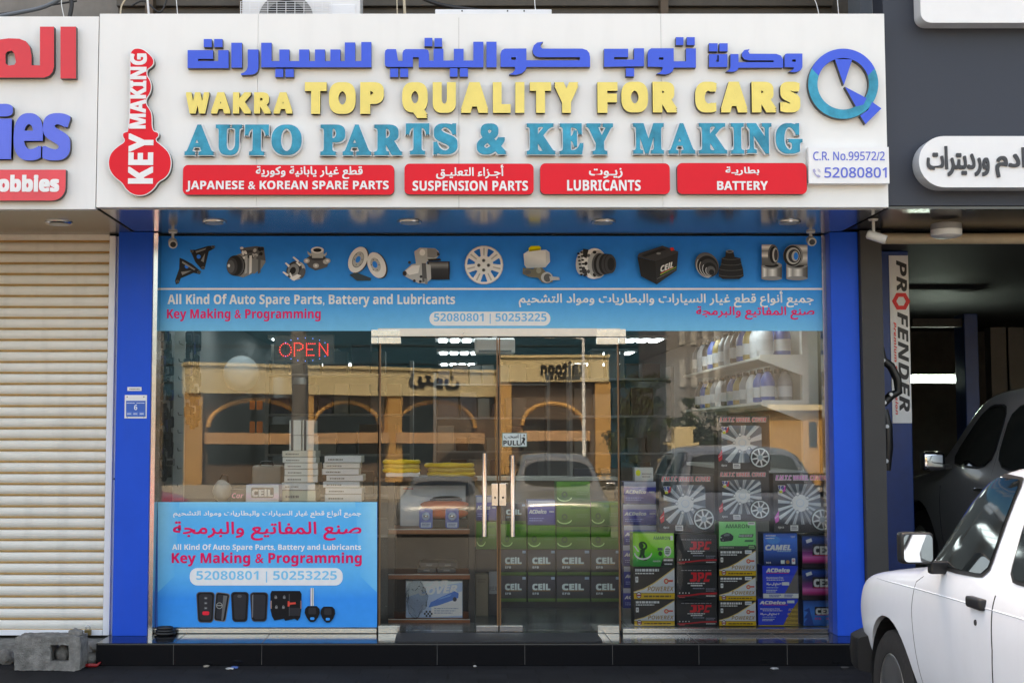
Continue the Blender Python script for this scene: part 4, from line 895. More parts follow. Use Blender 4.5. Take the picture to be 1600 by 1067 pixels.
# ------------------------------------------------------------------ goods behind the glass
def bodymat(c): return sm('carton_%d_%d_%d' % c, c, .55, var=.08)
def carton(name, label, cat, group, rect, y, depth, c, draw, part='carton', gain=1.75):
    a, b, zb, zt = UR(*rect, y); q = thing(name, label, cat, ((a + b) / 2, y, zb), group)
    MB().box(a + .001, b - .001, y, y + depth, zb + .001, zt - .001, bev=.003).build(part, bodymat(c), q); q.rotation_euler = (0, 0, (int(a * 977 + zb * 571) % 7 - 3) * .005)
    if draw:
        I = Ink(lambda u, v: (a + .001 + u * (b - a - .002), zb + .001 + v * (zt - zb - .002)), y - .0004, .0004, gain); draw(I); I.build('printed_front', q)
    return q
WH = (228, 230, 232)
def powerex(I):
    I.rect(.01, .20, .99, .99, (40, 35, 34)); I.poly([(.01, .24), (.25, .34), (.5, .52), (.75, .75), (.99, .98), (.99, .20), (.01, .20)], (196, 164, 96)); I.poly([(.01, .215), (.25, .30), (.5, .48), (.75, .71), (.99, .94), (.99, .20), (.01, .20)], [(205, 206, 214)] * 5 + [(170, 172, 186)] * 2)
    I.text(styl('POWEREX', BI), .34, .25, .97, .40, (150, 116, 70)); I.bars(.05, .62, (.86,), .08, WH); I.bars(.05, .5, (.78,), .04, (190, 190, 190))
    I.rr(.05, .52, .12, .70, .012, WH, 2); I.ell(.086, .62, .018, .03, (60, 60, 60), 0, .5); I.ell(.79, .56, .055, .085, (222, 60, 44)); I.ell(.79, .56, .03, .045, (240, 170, 140)); I.rect(.83, .54, .95, .60, (222, 70, 50))
    I.rect(.01, .01, .99, .19, (196, 150, 26)); I.ell(.13, .13, .06, .10, (70, 40, 42)); I.ell(.13, .13, .045, .075, (225, 215, 205)); I.rect(.08, .10, .18, .15, (150, 40, 50)); I.bars(.25, .9, (.07,), .05, (90, 66, 20))
def powerex_label(I):
    powerex(I); I.rect(.70, .84, .88, .98, (190, 205, 218)); I.rect(.72, .90, .86, .93, (120, 140, 160))
def jpc(I):
    I.rect(.01, .01, .99, .99, (34, 33, 36)); I.bars(.12, .86, (.83,), .018, (140, 140, 144)); R = (196, 28, 40)
    I.poly([(.36, .78), (.50, .78), (.50, .54), (.44, .50), (.33, .50), (.33, .58), (.41, .58), (.41, .72), (.36, .72)], R); I.poly([(.52, .78), (.66, .78), (.68, .74), (.68, .64), (.65, .60), (.59, .60), (.57, .50), (.50, .50), (.54, .60)], R, [[(.57, .73), (.62, .73), (.62, .66), (.58, .66)]]); I.poly([(.72, .78), (.70, .62), (.66, .50), (.80, .50), (.82, .58), (.73, .58), (.76, .70), (.86, .70), (.86, .78)], R)
    I.bars(.27, .7, (.44,), .03, WH); I.bars(.35, .64, (.37,), .04, WH); I.bars(.4, .68, (.29,), .03, (120, 124, 140)); I.bars(.72, .95, (.28, .22), .025, (120, 124, 140))
    I.poly([(.02, .10), (.3, .12), (.6, .17), (.99, .19), (.99, .13), (.6, .12), (.3, .075), (.02, .07)], (170, 26, 36)); I.bars(.72, .95, (.07,), .03, (190, 190, 190)); I.bars(.06, .2, (.03,), .03, (190, 80, 80))
    for u in (.06, .14, .21, .29): I.rect(u, .15, u + .025, .19, WH)
def amaron_a(I):
    I.vgrad(.01, .99, [(.01, (20, 120, 52)), (.16, (26, 138, 60)), (.34, (60, 176, 50)), (.6, (110, 206, 46)), (.99, (138, 220, 60))]); D = (26, 60, 34)
    I.text(styl('AMARON', SB), .5, .80, .90, .90, (24, 92, 50)); I.rect(.91, .78, .97, .92, WH)
    I.ell(.25, .62, .10, .13, D, 20, .55); I.ell(.22, .62, .045, .07, D); I.poly([(.18, .5), (.30, .52), (.28, .36), (.34, .18), (.27, .17), (.23, .34), (.18, .22), (.13, .22), (.18, .38)], D)
    I.poly(ellipse(.25, .42, .22, .22, 0, 20, 190, 350) + ellipse(.25, .45, .20, .20, 0, 20, 350, 190), (210, 240, 200)); I.poly([(.02, .62), (.12, .44), (.16, .44), (.06, .62)], (200, 236, 190))
    I.ell(.84, .46, .085, .15, (190, 205, 190)); I.ell(.84, .46, .06, .11, (140, 160, 145)); I.bars(.78, .90, (.5, .44, .38), .03, (70, 90, 76)); I.rect(.6, .48, .72, .56, (50, 90, 60)); I.ell(.66, .39, .045, .07, D)
    I.text(styl('AMARON', SB), .48, .14, .66, .19, (225, 240, 225)); I.poly([(.66, .01), (.72, .22), (.74, .26), (.99, .26), (.99, .01)], (24, 28, 26)); I.bars(.74, .96, (.17,), .05, WH); I.bars(.76, .94, (.06,), .04, (170, 170, 170))
def amaron_b(I):
    I.vgrad(.01, .99, [(.12, (98, 200, 110)), (.5, (104, 208, 112)), (.99, (112, 214, 118))]); I.rect(.01, .01, .99, .11, (46, 44, 44)); I.bars(.04, .4, (.045,), .03, (150, 150, 140)); I.text(styl('AMARON', SB), .18, .76, .82, .90, (22, 92, 48)); I.rect(.78, .87, .97, .98, WH); I.bars(.8, .95, (.91,), .04, (120, 120, 120))
    K = (38, 38, 42); I.poly([(.03, .36), (.05, .50), (.14, .56), (.22, .60), (.32, .56), (.39, .47), (.38, .36), (.34, .31), (.12, .27), (.05, .28)], K); I.poly([(.13, .53), (.22, .57), (.30, .54), (.28, .48), (.14, .46)], (96, 106, 110)); I.ell(.11, .33, .04, .06, (20, 20, 20)); I.ell(.31, .36, .03, .055, (20, 20, 20)); I.ell(.11, .33, .02, .035, (110, 110, 110)); I.rect(.04, .41, .08, .44, (200, 205, 205))
    I.poly([(.52, .43), (.55, .54), (.93, .54), (.90, .43)], (60, 72, 66)); I.text(styl('DURO', BI), .62, .45, .89, .525, (200, 215, 205)); I.bars(.54, .62, (.46,), .05, (170, 190, 180)); I.poly([(.68, .27), (.70, .34), (.93, .34), (.91, .27)], (60, 110, 76)); I.rect(.78, .0, .97, .16, (52, 70, 54)); I.bars(.80, .95, (.04, .1), .03, (150, 190, 140))
def camel(I):
    I.vgrad(.01, .99, [(.01, (8, 26, 70)), (.2, (14, 50, 110)), (.45, (20, 78, 160)), (.8, (30, 100, 190)), (.99, (20, 70, 150))]); I.ell(.3, .78, .2, .12, (46, 120, 205)); I.text(styl('CAMEL', BI), .06, .47, .80, .63, WH, .008); I.bars(.40, .8, (.42,), .02, (150, 180, 220)); I.bars(.07, .36, (.9, .82), .03, WH); I.text(styl('12V', BI), .80, .85, .93, .91, WH); I.text(styl('903', SB), .07, .06, .21, .11, WH)
    I.rect(.5, .05, .61, .16, (180, 200, 220)); I.ell(.70, .105, .055, .055, (150, 110, 60)); I.rr(.82, .04, .92, .22, .02, WH, 1.2); I.ell(.87, .15, .03, .035, (190, 40, 40), 0, .4)
def acd(band, gold):
    def f(I):
        B0 = (10, 50, 178); lo = .16 if band else .04
        I.rect(.01, lo, .99, .99, B0); I.poly([(.99, .90), (.99, lo), (.62, lo), (.80, .5)], (92, 84, 82) if not gold else (124, 98, 46))
        for k in range(9): I.poly([(.66 + .04 * k, lo + .01), (.665 + .04 * k, lo + .01), (.985, .30 + lo + .5 - .06 * k), (.985, .29 + lo + .5 - .06 * k)], (120, 110, 100) if not gold else (160, 130, 66)) if k < 7 else None
        if gold:
            for k in range(4): I.text(styl('ACDelco', BI), .66 + .03 * k, .08 + .16 * k, .98, .17 + .16 * k, (186, 152, 70))
        I.text(styl('ACDelco', BI), .11 if not gold else .05, .80, .76 if not gold else .68, .92, WH, .006); I.rect(.12, .765, .74, .785, (190, 40, 90))
        I.text(styl('Maintenance Free', SB), .11 if not gold else .06, .60, .58 if not gold else .54, .665, WH); I.bars(.12, .6, (.55,), .025, (190, 205, 235)); I.text(ar('لا تحتاج الى صيانة'), .11 if not gold else .06, .38, .52, .48, WH, .004)
        if band: I.rect(.54, .40, .74, .50, (200, 205, 215))
        else: I.rect(.72, .84, .9, .94, (180, 190, 205))
        I.bars(.11, .44, (.32,), .02, (150, 170, 220)); I.bars(.1, .4, (.24, .19), .025, (170, 185, 225))
        if band: I.rect(.01, .01, .99, .15, (214, 218, 222)); I.bars(.18, .5, (.09, .04), .03, (60, 80, 150)); I.bars(.6, .84, (.09, .04), .03, (60, 80, 150))
        else: I.rect(.01, .01, .99, .035, (190, 160, 40))
    return f
def ceil_pink(I):
    I.vgrad(.01, .99, [(.01, (24, 22, 30)), (.14, (34, 20, 34)), (.24, (176, 40, 110)), (.34, (205, 92, 150)), (.44, (120, 36, 110)), (.62, (40, 30, 66)), (.76, (14, 40, 100)), (.9, (16, 62, 140)), (.99, (24, 40, 70))])
    I.rr(.33, .38, .98, .74, .03, (30, 28, 34), 1.2); I.text(styl('CElL', SB), .38, .43, .97, .68, WH, .012); I.rect(.36, .385, .97, .41, (196, 40, 70)); I.rect(.86, .05, .98, .14, WH)
    I.poly([(.12, .86), (.30, .92), (.33, .82), (.15, .76)], (200, 205, 200))
def ceil_blue(I):
    I.vgrad(.01, .99, [(.01, (20, 86, 160)), (.5, (30, 110, 190)), (.75, (34, 96, 170)), (.99, (40, 70, 130))]); I.poly([(.02, .10), (.14, .30), (.02, .30), (.16, .55), (.02, .6), (.2, .72), (.34, .02), (.06, .02)], (20, 60, 130)); I.rr(.38, .42, .98, .76, .03, (32, 34, 40), 1.2); I.text(styl('CElL', SB), .42, .46, .97, .70, WH, .012); I.rect(.4, .425, .97, .445, (196, 40, 90)); I.text(styl('EFB', SB), .38, .25, .58, .33, (220, 60, 110))
def ceil_dark(I):
    I.vgrad(.01, .99, [(.01, (50, 76, 30)), (.12, (62, 92, 36)), (.15, (40, 40, 44)), (.5, (52, 52, 58)), (.99, (58, 58, 66))]); I.text(styl('CElL', SB), .18, .46, .80, .70, (178, 206, 214), .012); I.rect(.18, .42, .80, .44, (150, 110, 40)); I.text(styl('EFB', SB), .18, .28, .40, .36, (170, 180, 186)); I.rect(.84, .86, .97, .96, (120, 140, 160))
def acd_side(I):
    I.vgrad(.01, .99, [(.01, (34, 44, 110)), (.5, (60, 62, 140)), (.74, (70, 72, 150)), (.76, (150, 150, 170)), (.99, (170, 172, 186))]); I.text(styl('ACDelco', BI), .05, .46, .68, .62, (205, 210, 232), .006); I.bars(.78, .95, (.5,), .07, (190, 196, 220)); I.bars(.06, .6, (.25, .16), .04, (130, 140, 200))
def green_side(I):
    I.vgrad(.01, .99, [(.01, (26, 78, 14)), (.5, (50, 104, 18)), (.99, (66, 122, 26))]); I.text(styl('AMARON', SB), .42, .78, .92, .88, (30, 86, 36)); I.ell(.24, .42, .09, .14, (30, 70, 30), 0, .5); I.poly(ellipse(.24, .3, .22, .2, 0, 14, 190, 350) + ellipse(.24, .33, .2, .18, 0, 14, 350, 190), (150, 200, 120)); I.bars(.6, .95, (.5, .4), .05, (60, 110, 50))
def wheelcover(size, ns, pink=False, pale=0):
    def f(I):
        red = (206, 32, 44) if not pink else (190, 60, 150); I.rect(.01, .01, .99, .99, (36, 34, 37)); I.text(styl('E.M.T.C WHEEL COVER', BI), .05, .885, .93, .965, (230, 226, 226), .006); I.text(styl('E.M.T.C WHEEL COVER', BI), .05, .885, .93, .965, red)
        x0, x1, y0, y1 = .08, .84, .14, .82; sq = lambda p: (max(x0, min(x1, p[0])), max(y0, min(y1, p[1])))
        I.poly([(x0 + .18, y1), (x1 - .04, y1), (x1, y1 - .04), (x1, y0 + .10), (x1 - .26, y0), (x0 + .08, y0), (x0, y0 + .08), (x0, y1 - .20), (x0 + .10, y1 - .14)], [(52 + pale // 2, 62 + pale // 2, 74 + pale // 2)] * 4 + [(30 + pale // 2, 36 + pale // 2, 44 + pale // 2)] * 5)
        cx, cy = .47, .50
        for k in range(ns):
            a = 2 * math.pi * k / ns + .3; w = 2.9 / ns
            def p(r, da): return sq((cx + r * math.cos(a + da), cy + r * .94 * math.sin(a + da)))
            g = 132 + pale // 2 + 40 * math.sin(a * 2 + 1); c = (g * .93, g * .98, g + 6)
            I.poly([p(.1, -w * .9), p(.46, -w * .55), p(.46, w * .40), p(.1, w * .9)], [c, (g + 35, g + 40, g + 45), (g * .7, g * .74, g * .8), c]); I.poly([p(.12, w * .1), p(.46, w * .02), p(.46, w * .16)], (236, 240, 244))
        I.ell(cx, cy, .15, .145, (176, 184, 190)); I.ell(cx, cy, .075, .07, (150, 158, 166)); I.ell(cx, cy + .005, .06, .055, (190, 196, 202))
        for k in range(5): a = k * 1.2566 + .6; I.ell(cx + .16 * math.cos(a), cy + .155 * math.sin(a), .032, .032, (96, 104, 112)); I.ell(cx + .155 * math.cos(a), cy + .16 * math.sin(a), .022, .022, (226, 230, 234))
        bxx, by = (.80, .235) if not pink else (.85, .22); I.ell(bxx, by, .205, .20, (26, 26, 28)); I.ell(bxx, by, .18, .175, (165, 172, 176), 0, .86)
        for k in range(8):
            a = k * .7854 + .2; d = Vector((math.cos(a), math.sin(a))); n_ = Vector((-d.y, d.x)); c0 = Vector((bxx, by)); I.poly([tuple(c0 + d * .03 - n_ * .02), tuple(c0 + d * .16 - n_ * .012), tuple(c0 + d * .16 + n_ * .012), tuple(c0 + d * .03 + n_ * .02)], (196, 202, 206))
        I.ell(bxx, by, .045, .045, (120, 130, 136))
        I.ell(.135, .765, .085, .085, (24, 24, 26)); I.poly([(.07, .80), (.2, .80), (.16, .68), (.10, .69)], (226, 228, 230)); I.poly([(.10, .71), (.15, .71), (.15, .67), (.10, .67)], (222, 190, 40)); I.poly([(.15, .74), (.21, .80), (.20, .70), (.16, .68)], red); I.text(styl(str(size), BI), .075, .735, .18, .79, (36, 40, 110), .004)
        I.text(styl('4pcs', BI), .06, .065, .17, .115, WH); I.rect(.28, .035, .42, .13, (205, 208, 212)); I.bars(.3, .41, (.06, .09), .02, (80, 80, 90)); I.poly([(.0, .26), (.08, .38), (.08, .2), (.02, .16)], red); I.poly([(.01, .25), (.07, .30), (.07, .29), (.01, .235)], WH)
    return f
def right_window():
    y = .12; g = 'battery cartons stacked in the right window'; dk = (30, 30, 32)
    MB().box(U(984, 980, .1)[0], U(1304, 980, .1)[0], .07, .55, STEP, U(1100, 978, .12)[1] - .002, bev=.004).build('display_plinth', M_grey, shop)
    B = lambda lab, r, c, f, dy=0, d=.17: carton('battery_carton', lab, 'battery box', g, r, y + dy, d, c, f)
    B('bright green battery carton standing on two silver and black cartons', (988, 832, 1054, 885), (60, 150, 50), amaron_a)
    B('black and silver battery carton directly under the bright green one', (989, 885, 1055, 936), dk, powerex); B('black and silver battery carton at the bottom left of the display, below another', (990, 936, 1055, 977.6), dk, powerex)
    for lab, r in (('dark carton with a red logo, topmost of the three dark cartons', (1056.5, 835, 1121, 882)), ('dark carton with a red logo, middle of the three dark cartons', (1056.5, 882, 1121, 935)), ('dark carton with a red logo and white tag, lowest of the three dark cartons', (1056.5, 935, 1121, 977.6))): B(lab, r, dk, jpc, .01)
    B('pale green battery carton with a black car picture under the middle wheel cover box', (1122.5, 814, 1182, 858), (70, 150, 80), amaron_b)
    for lab, r in (('black and silver carton with blue label just under the pale green carton', (1122.5, 858, 1182, 899.5)), ('black and silver carton with blue label, second below the pale green carton', (1122.5, 899.5, 1182, 938)), ('black and silver carton with blue label, lowest below the pale green carton', (1122.5, 938, 1182, 977.6))): B(lab, r, dk, powerex_label)
    B('deep blue battery carton with slanted white CAMEL lettering', (1192, 832, 1247, 883), (14, 44, 96), camel, .02)
    B('blue battery carton with a white bottom band and brown corner, second in its stack', (1190.5, 883, 1248, 934.5), (12, 44, 140), acd(True, False)); B('blue battery carton with gold writing in the corner at the bottom of its stack', (1183.5, 934.5, 1248, 977.6), (12, 44, 140), acd(False, True))
    B('pink and blue glowing battery carton, upper of two by the right jamb', (1252.5, 836, 1303, 888), dk, ceil_pink, .02); B('pink and blue glowing battery carton, lower of two by the right jamb', (1252.5, 888, 1303, 937.5), dk, ceil_pink, .02); B('plain blue battery carton in the bottom right corner of the window', (1254.5, 937.5, 1303, 977.6), (24, 60, 120), ceil_blue, .02)
    w = lambda lab, r, f, dy: carton('wheel_cover_box', lab, 'wheel cover box', 'wheel cover boxes in the right window', r, y + dy, .14, dk, f, gain=2.2)
    w('wheel cover box marked 15, left of three, on top of the bright green carton', (1029, 741, 1117, 832), wheelcover(15, 12, False, 30), .0); w('wheel cover box marked 14 standing on the pale green carton', (1121, 735, 1203, 814), wheelcover(14, 16, False, 10), .005)
    w('wheel cover box marked 16 with pink trim, at the right by the jamb', (1207, 739, 1297, 832), wheelcover(16, 18, True), .0); w('pale wheel cover box marked 14, topmost, alone above the three others', (1120, 649, 1204, 735), wheelcover(14, 10, False, 66), .012)
    g2 = 'purple battery cartons behind the green carton'
    for i, (a, b) in enumerate(((752, 787), (787, 820), (820, 851), (851, 884), (884, 918), (918, 950))):
        carton('battery_carton', ('purple blue battery carton with grey lid, top of the tall stack by the door', 'purple blue battery carton second from the top of the tall stack by the door', 'purple blue battery carton third from the top of the tall stack by the door', 'purple blue battery carton half hidden behind the bright green one', 'purple blue battery carton hidden low in the tall stack by the door', 'lowest purple blue battery carton in the tall stack by the door')[i], 'battery box', g2, (974 - i % 2, a, 1026 + i % 3, b), .62, .2, (60, 60, 110), acd_side)
    MB().box(U(972, 900, .62)[0], U(1030, 900, .62)[0], .6, .84, STEP, U(1000, 950, .62)[1]).build('low_plinth', M_grey, shop)
    # yellow label box on the stack
    carton('spare_part_box', 'small pale box with a yellow dot on top of the purple carton stack', 'box', None, (991, 730, 1021, 752), .64, .12, (150, 152, 150), lambda I: (I.rect(.02, .02, .98, .98, (170, 172, 170)), I.ell(.2, .62, .13, .22, (200, 190, 40)), I.bars(.4, .9, (.5, .3), .08, (110, 110, 110))))
    # white shelf unit along the right wall
    q = thing('gondola_shelf', 'white metal shelf unit with sloping brackets standing at the right end of the window', 'shelf unit', (2.7, .45, STEP))
    x0, x1 = U(1254, 620, .45)[0], U(1279, 620, .45)[0]
    mb = MB().box(x0, x1, .45, .52, STEP, SOF - .35, bev=.003); mb.box(x0, x1, 3.9, 3.97, STEP, SOF - .35); mb.build('upright', M_shelf, q)
    MB().box(x1 - .01, x1 + .015, .53, 3.9, STEP + .1, SOF - .36).build('back_panel', mat('shelf_back_panel', (.5, .5, .47), .5), q)
    for zpx, xl in ((556, 1187), (627, 1191)):
        _, z = U(1250, zpx, .45); xa = U(xl, zpx, .45)[0]; dz = .155
        MB().box(xa, x0 - .002, .46, 3.95, z - .022, z - .002).build('shelf_board', M_shelf, q)
        mb = MB(); mb.prism([[(x0 - .001, z + .01), (xa, z + .01), (xa - .01, z - .03), (x0 - .001, z - dz)]], .44, .455); mb.build('shelf_bracket', M_shelf, q)
    _, z = U(1250, 735, .45); xa = U(1195, 740, .45)[0]; MB().box(xa, x0 - .002, .46, 3.95, z - .03, z).build('shelf_board', M_shelf, q)
    # oil bottles: one bottle built once, then copied along the shelves
    def bottle(x, y_, z, h, m, lab):
        t = thing('oil_bottle', lab, 'oil bottle', (x, y_, z), 'oil bottles on the white shelf unit'); r = h * .22
        MB().lathe([(r * .9, 0), (r, .01), (r, h * .55), (r * .92, h * .66), (r * .45, h * .86), (r * .34, h * .88), (r * .34, h * .90)], (x, y_, z), 'z', 16).build('bottle_body', m, t, sm_=45)
        MB().lathe([(r * .42, h * .895), (r * .42, h), (r * .3, h * 1.01)], (x, y_, z), 'z', 14).build('cap', M_dark, t, sm_=40)
        MB().lathe([(r * 1.012, h * .15), (r * 1.012, h * .46)], (x, y_, z), 'z', 16).build('bottle_label', sm('bottle_label_white', (190, 194, 200), .5), t, sm_=40); return t
    cols = [('white', (205, 208, 214)), ('blue', (44, 84, 160)), ('grey', (130, 134, 140)), ('dark', (40, 42, 48)), ('gold', (150, 128, 70))]
    for s, (zpx, xl, h) in enumerate(((556, 1187, .30), (627, 1191, .27))):
        _, z = U(1250, zpx, .45); xa = U(xl, zpx, .45)[0]
        protos = {nm: None for nm, _ in cols}
        for i in range(12):
            for j in range(2):
                nm, c = cols[(i * 2 + j * 3 + s) % 5 if i > 1 else (s + j) % 3]; x = xa + .07 + j * .14; y_ = .56 + i * .26
                lab = '%s oil bottle in the %s row, %s shelf of the white unit' % (nm, 'front' if j == 0 else 'back', 'upper' if s == 0 else 'lower')
                if i < 2: lab = '%s oil bottle near the glass at the %s of the %s shelf' % (nm, ('very end' if i == 0 else 'second place'), 'upper' if s == 0 else 'lower') + (', outer row' if j == 0 else ', inner row')
                if protos[nm] is None: protos[nm] = bottle(x, y_, z, h, sm('bottle_' + nm, c, .3), lab)
                else: o = copy_tree(protos[nm]); o.location = (x, y_, z); o['label'] = lab
right_window()
def ctr():
    g = 'dark battery cartons stacked behind the right door leaf'
    xs = ((782, 823), (824, 868.5), (869, 922.5), (923, 970)); row = ('left end', 'second from the left', 'third from the left', 'right end'); y = 1.5
    MB().box(U(770, 960, y)[0], U(985, 960, y)[0], y + .01, y + .5, STEP, U(800, 940, y)[1] - .001).build('stacking_plinth', M_dark, shop)
    for r, (ya, yb) in enumerate(((858, 899), (899, 940))):
        for i, (a, b) in enumerate(xs): carton('battery_carton', 'dark grey battery carton, %s in the %s row behind the door' % (row[i], ('upper', 'lower')[r]), 'battery box', g, (a, ya, b, yb), y + .012 * ((i * 5 + r * 3) % 3), .2, (40, 40, 44), ceil_dark)
    g = 'green battery cartons above the dark ones'
    L = (((782, 818, 823, 858), 'lowest green carton at the left end, over the dark battery cartons'), ((824, 820, 868.5, 858), 'green carton under the small blue one behind the right door'), ((869, 822, 922.5, 858), 'bottom green carton of the tallest green column'), ((869, 787, 922.5, 822), 'middle green carton of the tallest green column'), ((869, 752, 922.5, 787), 'topmost green carton of the tallest column behind the right door'), ((923, 822, 970, 858), 'lower green carton at the right end behind the right door'), ((923, 784, 970, 822), 'upper green carton at the right end behind the right door'))
    for i, (r, lab) in enumerate(L): carton('battery_carton', lab, 'battery box', g, r, y + .01 * (i % 3), .2, (56, 110, 34), green_side)
    carton('battery_carton', 'blue battery carton with white writing on top of a green one behind the right door', 'battery box', None, (824, 781, 868, 820), y + .01, .2, (30, 50, 130), acd_side)
    carton('battery_carton', 'grey battery carton on the left green one behind the door handle', 'battery box', None, (784, 786, 822, 818), y + .01, .2, (60, 60, 66), ceil_dark)
    y = 1.1
    carton('battery_carton', 'blue battery carton seen between the display rack and the door lock', 'battery box', None, (744, 775, 776, 813), y, .2, (30, 56, 140), acd_side)
    carton('battery_carton', 'green battery carton between the display rack and the meeting door edges', 'battery box', None, (744, 815, 776, 858), y, .2, (60, 120, 40), green_side)
    q = carton('tall_carton', 'tall narrow brown carton standing right of the display rack', 'box', None, (743, 897, 763, 984), .95, .2, (124, 112, 92), lambda I: I.bars(.15, .85, (.9, .86), .02, (80, 70, 56)))
    carton('battery_carton', 'pale grey battery carton leaning low by the tall brown carton', 'battery box', None, (764, 893, 778, 928), 1.0, .2, (130, 132, 136), lambda I: I.text(styl('REX', SB), .05, .15, .95, .35, (70, 70, 76)))
    MB().box(U(743, 900, 1.1)[0], U(780, 900, 1.1)[0], 1.08, 1.4, STEP, U(760, 858, 1.1)[1] - .002).build('stacking_plinth', M_dark, shop)
    MB().box(U(763.5, 928, 1.0)[0], U(779, 928, 1.0)[0], .99, 1.07, STEP, U(760, 928, 1.0)[1] - .001).build('stacking_plinth', M_dark, shop)
ctr()
def rack():
    y = .55; q = thing('display_rack', 'black display rack with three varnished wood shelves behind the left door leaf', 'display rack', (U(671, 985, y)[0], y, STEP))
    a, b = U(606, 800, y)[0], U(742, 800, y)[0]; zt = U(670, 751, y)[1]; pw = .05
    for x in (a, b - pw): MB().box(x, x + pw, y + .02, y + .07, STEP, zt, bev=.003).build('post', M_black, q); MB().box(x, x + pw, y + .45, y + .5, STEP, zt, bev=.003).build('post', M_black, q)
    MB().box(a - .03, b + .02, y, y + .52, zt + .001, zt + .03, bev=.003).build('top_board', M_black, q)
    for p0, p1 in ((826, 834), (896.5, 904.5), (966.5, 975)):
        _, z1 = U(670, p0, y); _, z0 = U(670, p1, y); s = MB().box(a + .005, b - .04, y, y + .5, z0, z1, bev=.003).build('shelf_board', M_wood, q)
        MB().box(a + .006, b - .041, y - .004, y - .001, z1 - .006, z1 - .001).build('shelf_trim', M_shelf, s)
    MB().box(a + pw, b - pw, y + .46, y + .48, STEP, zt).build('back_panel', M_dark, q)
    zs = [U(670, p, y)[1] for p in (826, 896.5, 966.5)]
    # hose coils on the top board
    def coil(px0, px1, py0, py1, label, turns, mix, base):
        x0, x1 = U(px0, 740, y + .1)[0], U(px1, 740, y + .1)[0]; c = ((x0 + x1) / 2, y + .22, base); R_ = (x1 - x0) / 2 - .02
        t = thing('hose_coil', label, 'coil', c, 'yellow tape coils on the rack')
        for k in range(turns):
            r = .018; zc = base + .018 + k * .034; mb = MB(); mb.tube([(c[0] + R_ * (1 - .04 * (k % 2)) * math.cos(i * math.pi / 16), c[1] + .75 * R_ * math.sin(i * math.pi / 16), zc + .003 * math.sin(i)) for i in range(33)], r, 10, cap=False)
            mb.build('hose_turn', (M_hose, M_shelf, M_hose2)[(mix >> k) & 1 if k < 2 else 0] if k != 1 else M_hose2, t, sm_=60)
        return t
    global M_hose, M_hose2
    M_hose = sm('hose_yellow', (226, 190, 30), .45, var=.2, scale=20); M_hose2 = sm('hose_pale', (205, 180, 80), .5, var=.25, scale=20)
    x0, x1 = U(580, 745, y + .1)[0], U(655, 745, y + .1)[0]
    zt2 = zt + .031; wb = thing('flat_white_box', 'flat white box under the left yellow coil, on top of the display rack', 'box', ((x0 + x1) / 2, y + .1, zt2)); MB().box(x0 + .12, x1, y + .04, y + .42, zt2, zt2 + .028, bev=.004).build('carton', M_white, wb)
    coil(596, 657, 0, 0, 'yellow coil lying on the flat white box at the left of the rack top', 3, 0, zt2 + .029); coil(666, 744, 0, 0, 'yellow and white coil pair on the right of the rack top', 2, 2, zt2); t = coil(662, 742, 0, 0, 'bright yellow coil stacked on the right hand coil pair', 1, 0, zt2 + .07)
    # upper shelf
    def prod(rect, yy, d, lab, cat, c, f, name, base): 
        a_, b_, zb, zt_ = UR(*rect, yy); h = zt_ - zb; q_ = thing(name, lab, cat, ((a_ + b_) / 2, yy, base)); MB().box(a_, b_, yy, yy + d, base + .001, base + h, bev=.003).build('carton', bodymat(c), q_)
        if f: I = Ink(lambda u, v: (a_ + u * (b_ - a_), base + .001 + v * h), yy - .0005, .0004, 1.6); f(I); I.build('printed_front', q_)
        return q_
    prod((625, 762, 728, 826), y + .3, .12, 'large pale carton at the back of the upper rack shelf', 'box', (176, 180, 184), lambda I: (I.rect(.01, .01, .99, .99, (178, 182, 186)), I.bars(.05, .2, (.9,), .03, (170, 60, 60))), 'pale_carton', zs[0])
    mo = mat('orange_fabric', (.86, .12, .015), .7, var=.15, bump=.3)
    for i, (r, z) in enumerate((((666, 799, 729, 812), zs[0] + .07), ((660, 784, 728, 799), zs[0] + .145))):
        a_, b_ = U(r[0], 800, y + .17)[0], U(r[2], 800, y + .17)[0]; t = thing('orange_pouch', ('orange fabric pouch, lower of two on the upper rack shelf', 'orange fabric pouch with a black top lying on another pouch')[i], 'pouch', ((a_ + b_) / 2, y + .2, z), 'orange pouches')
        mb = MB(); stone(mb, ((a_ + b_) / 2, y + .21, z + .036), ((b_ - a_) / 2 * 1.12, .11, .044), 40 + i, 3, .12); mb.build('pouch_body', mo, t, sm_=60)
        if i: mb = MB(); stone(mb, ((a_ + b_) / 2 + .02, y + .21, z + .08), ((b_ - a_) / 2 * .75, .08, .028), 47, 3, .15); mb.build('pouch_top', M_black, t, sm_=60)
    t = prod((664, 800, 730, 826), y + .12, .2, 'dark case carrying the orange pouches on the upper shelf', 'case', (34, 34, 38), None, 'storage_case', zs[0]) if 0 else thing('storage_case', 'dark flat case under the orange pouches on the upper shelf', 'case', (U(690, 820, y)[0], y + .2, zs[0]))
    a_, b_ = U(664, 800, y + .15)[0], U(730, 800, y + .15)[0]; MB().box(a_, b_, y + .12, y + .3, zs[0] + .001, zs[0] + .068, bev=.006).build('case_body', M_black, t)
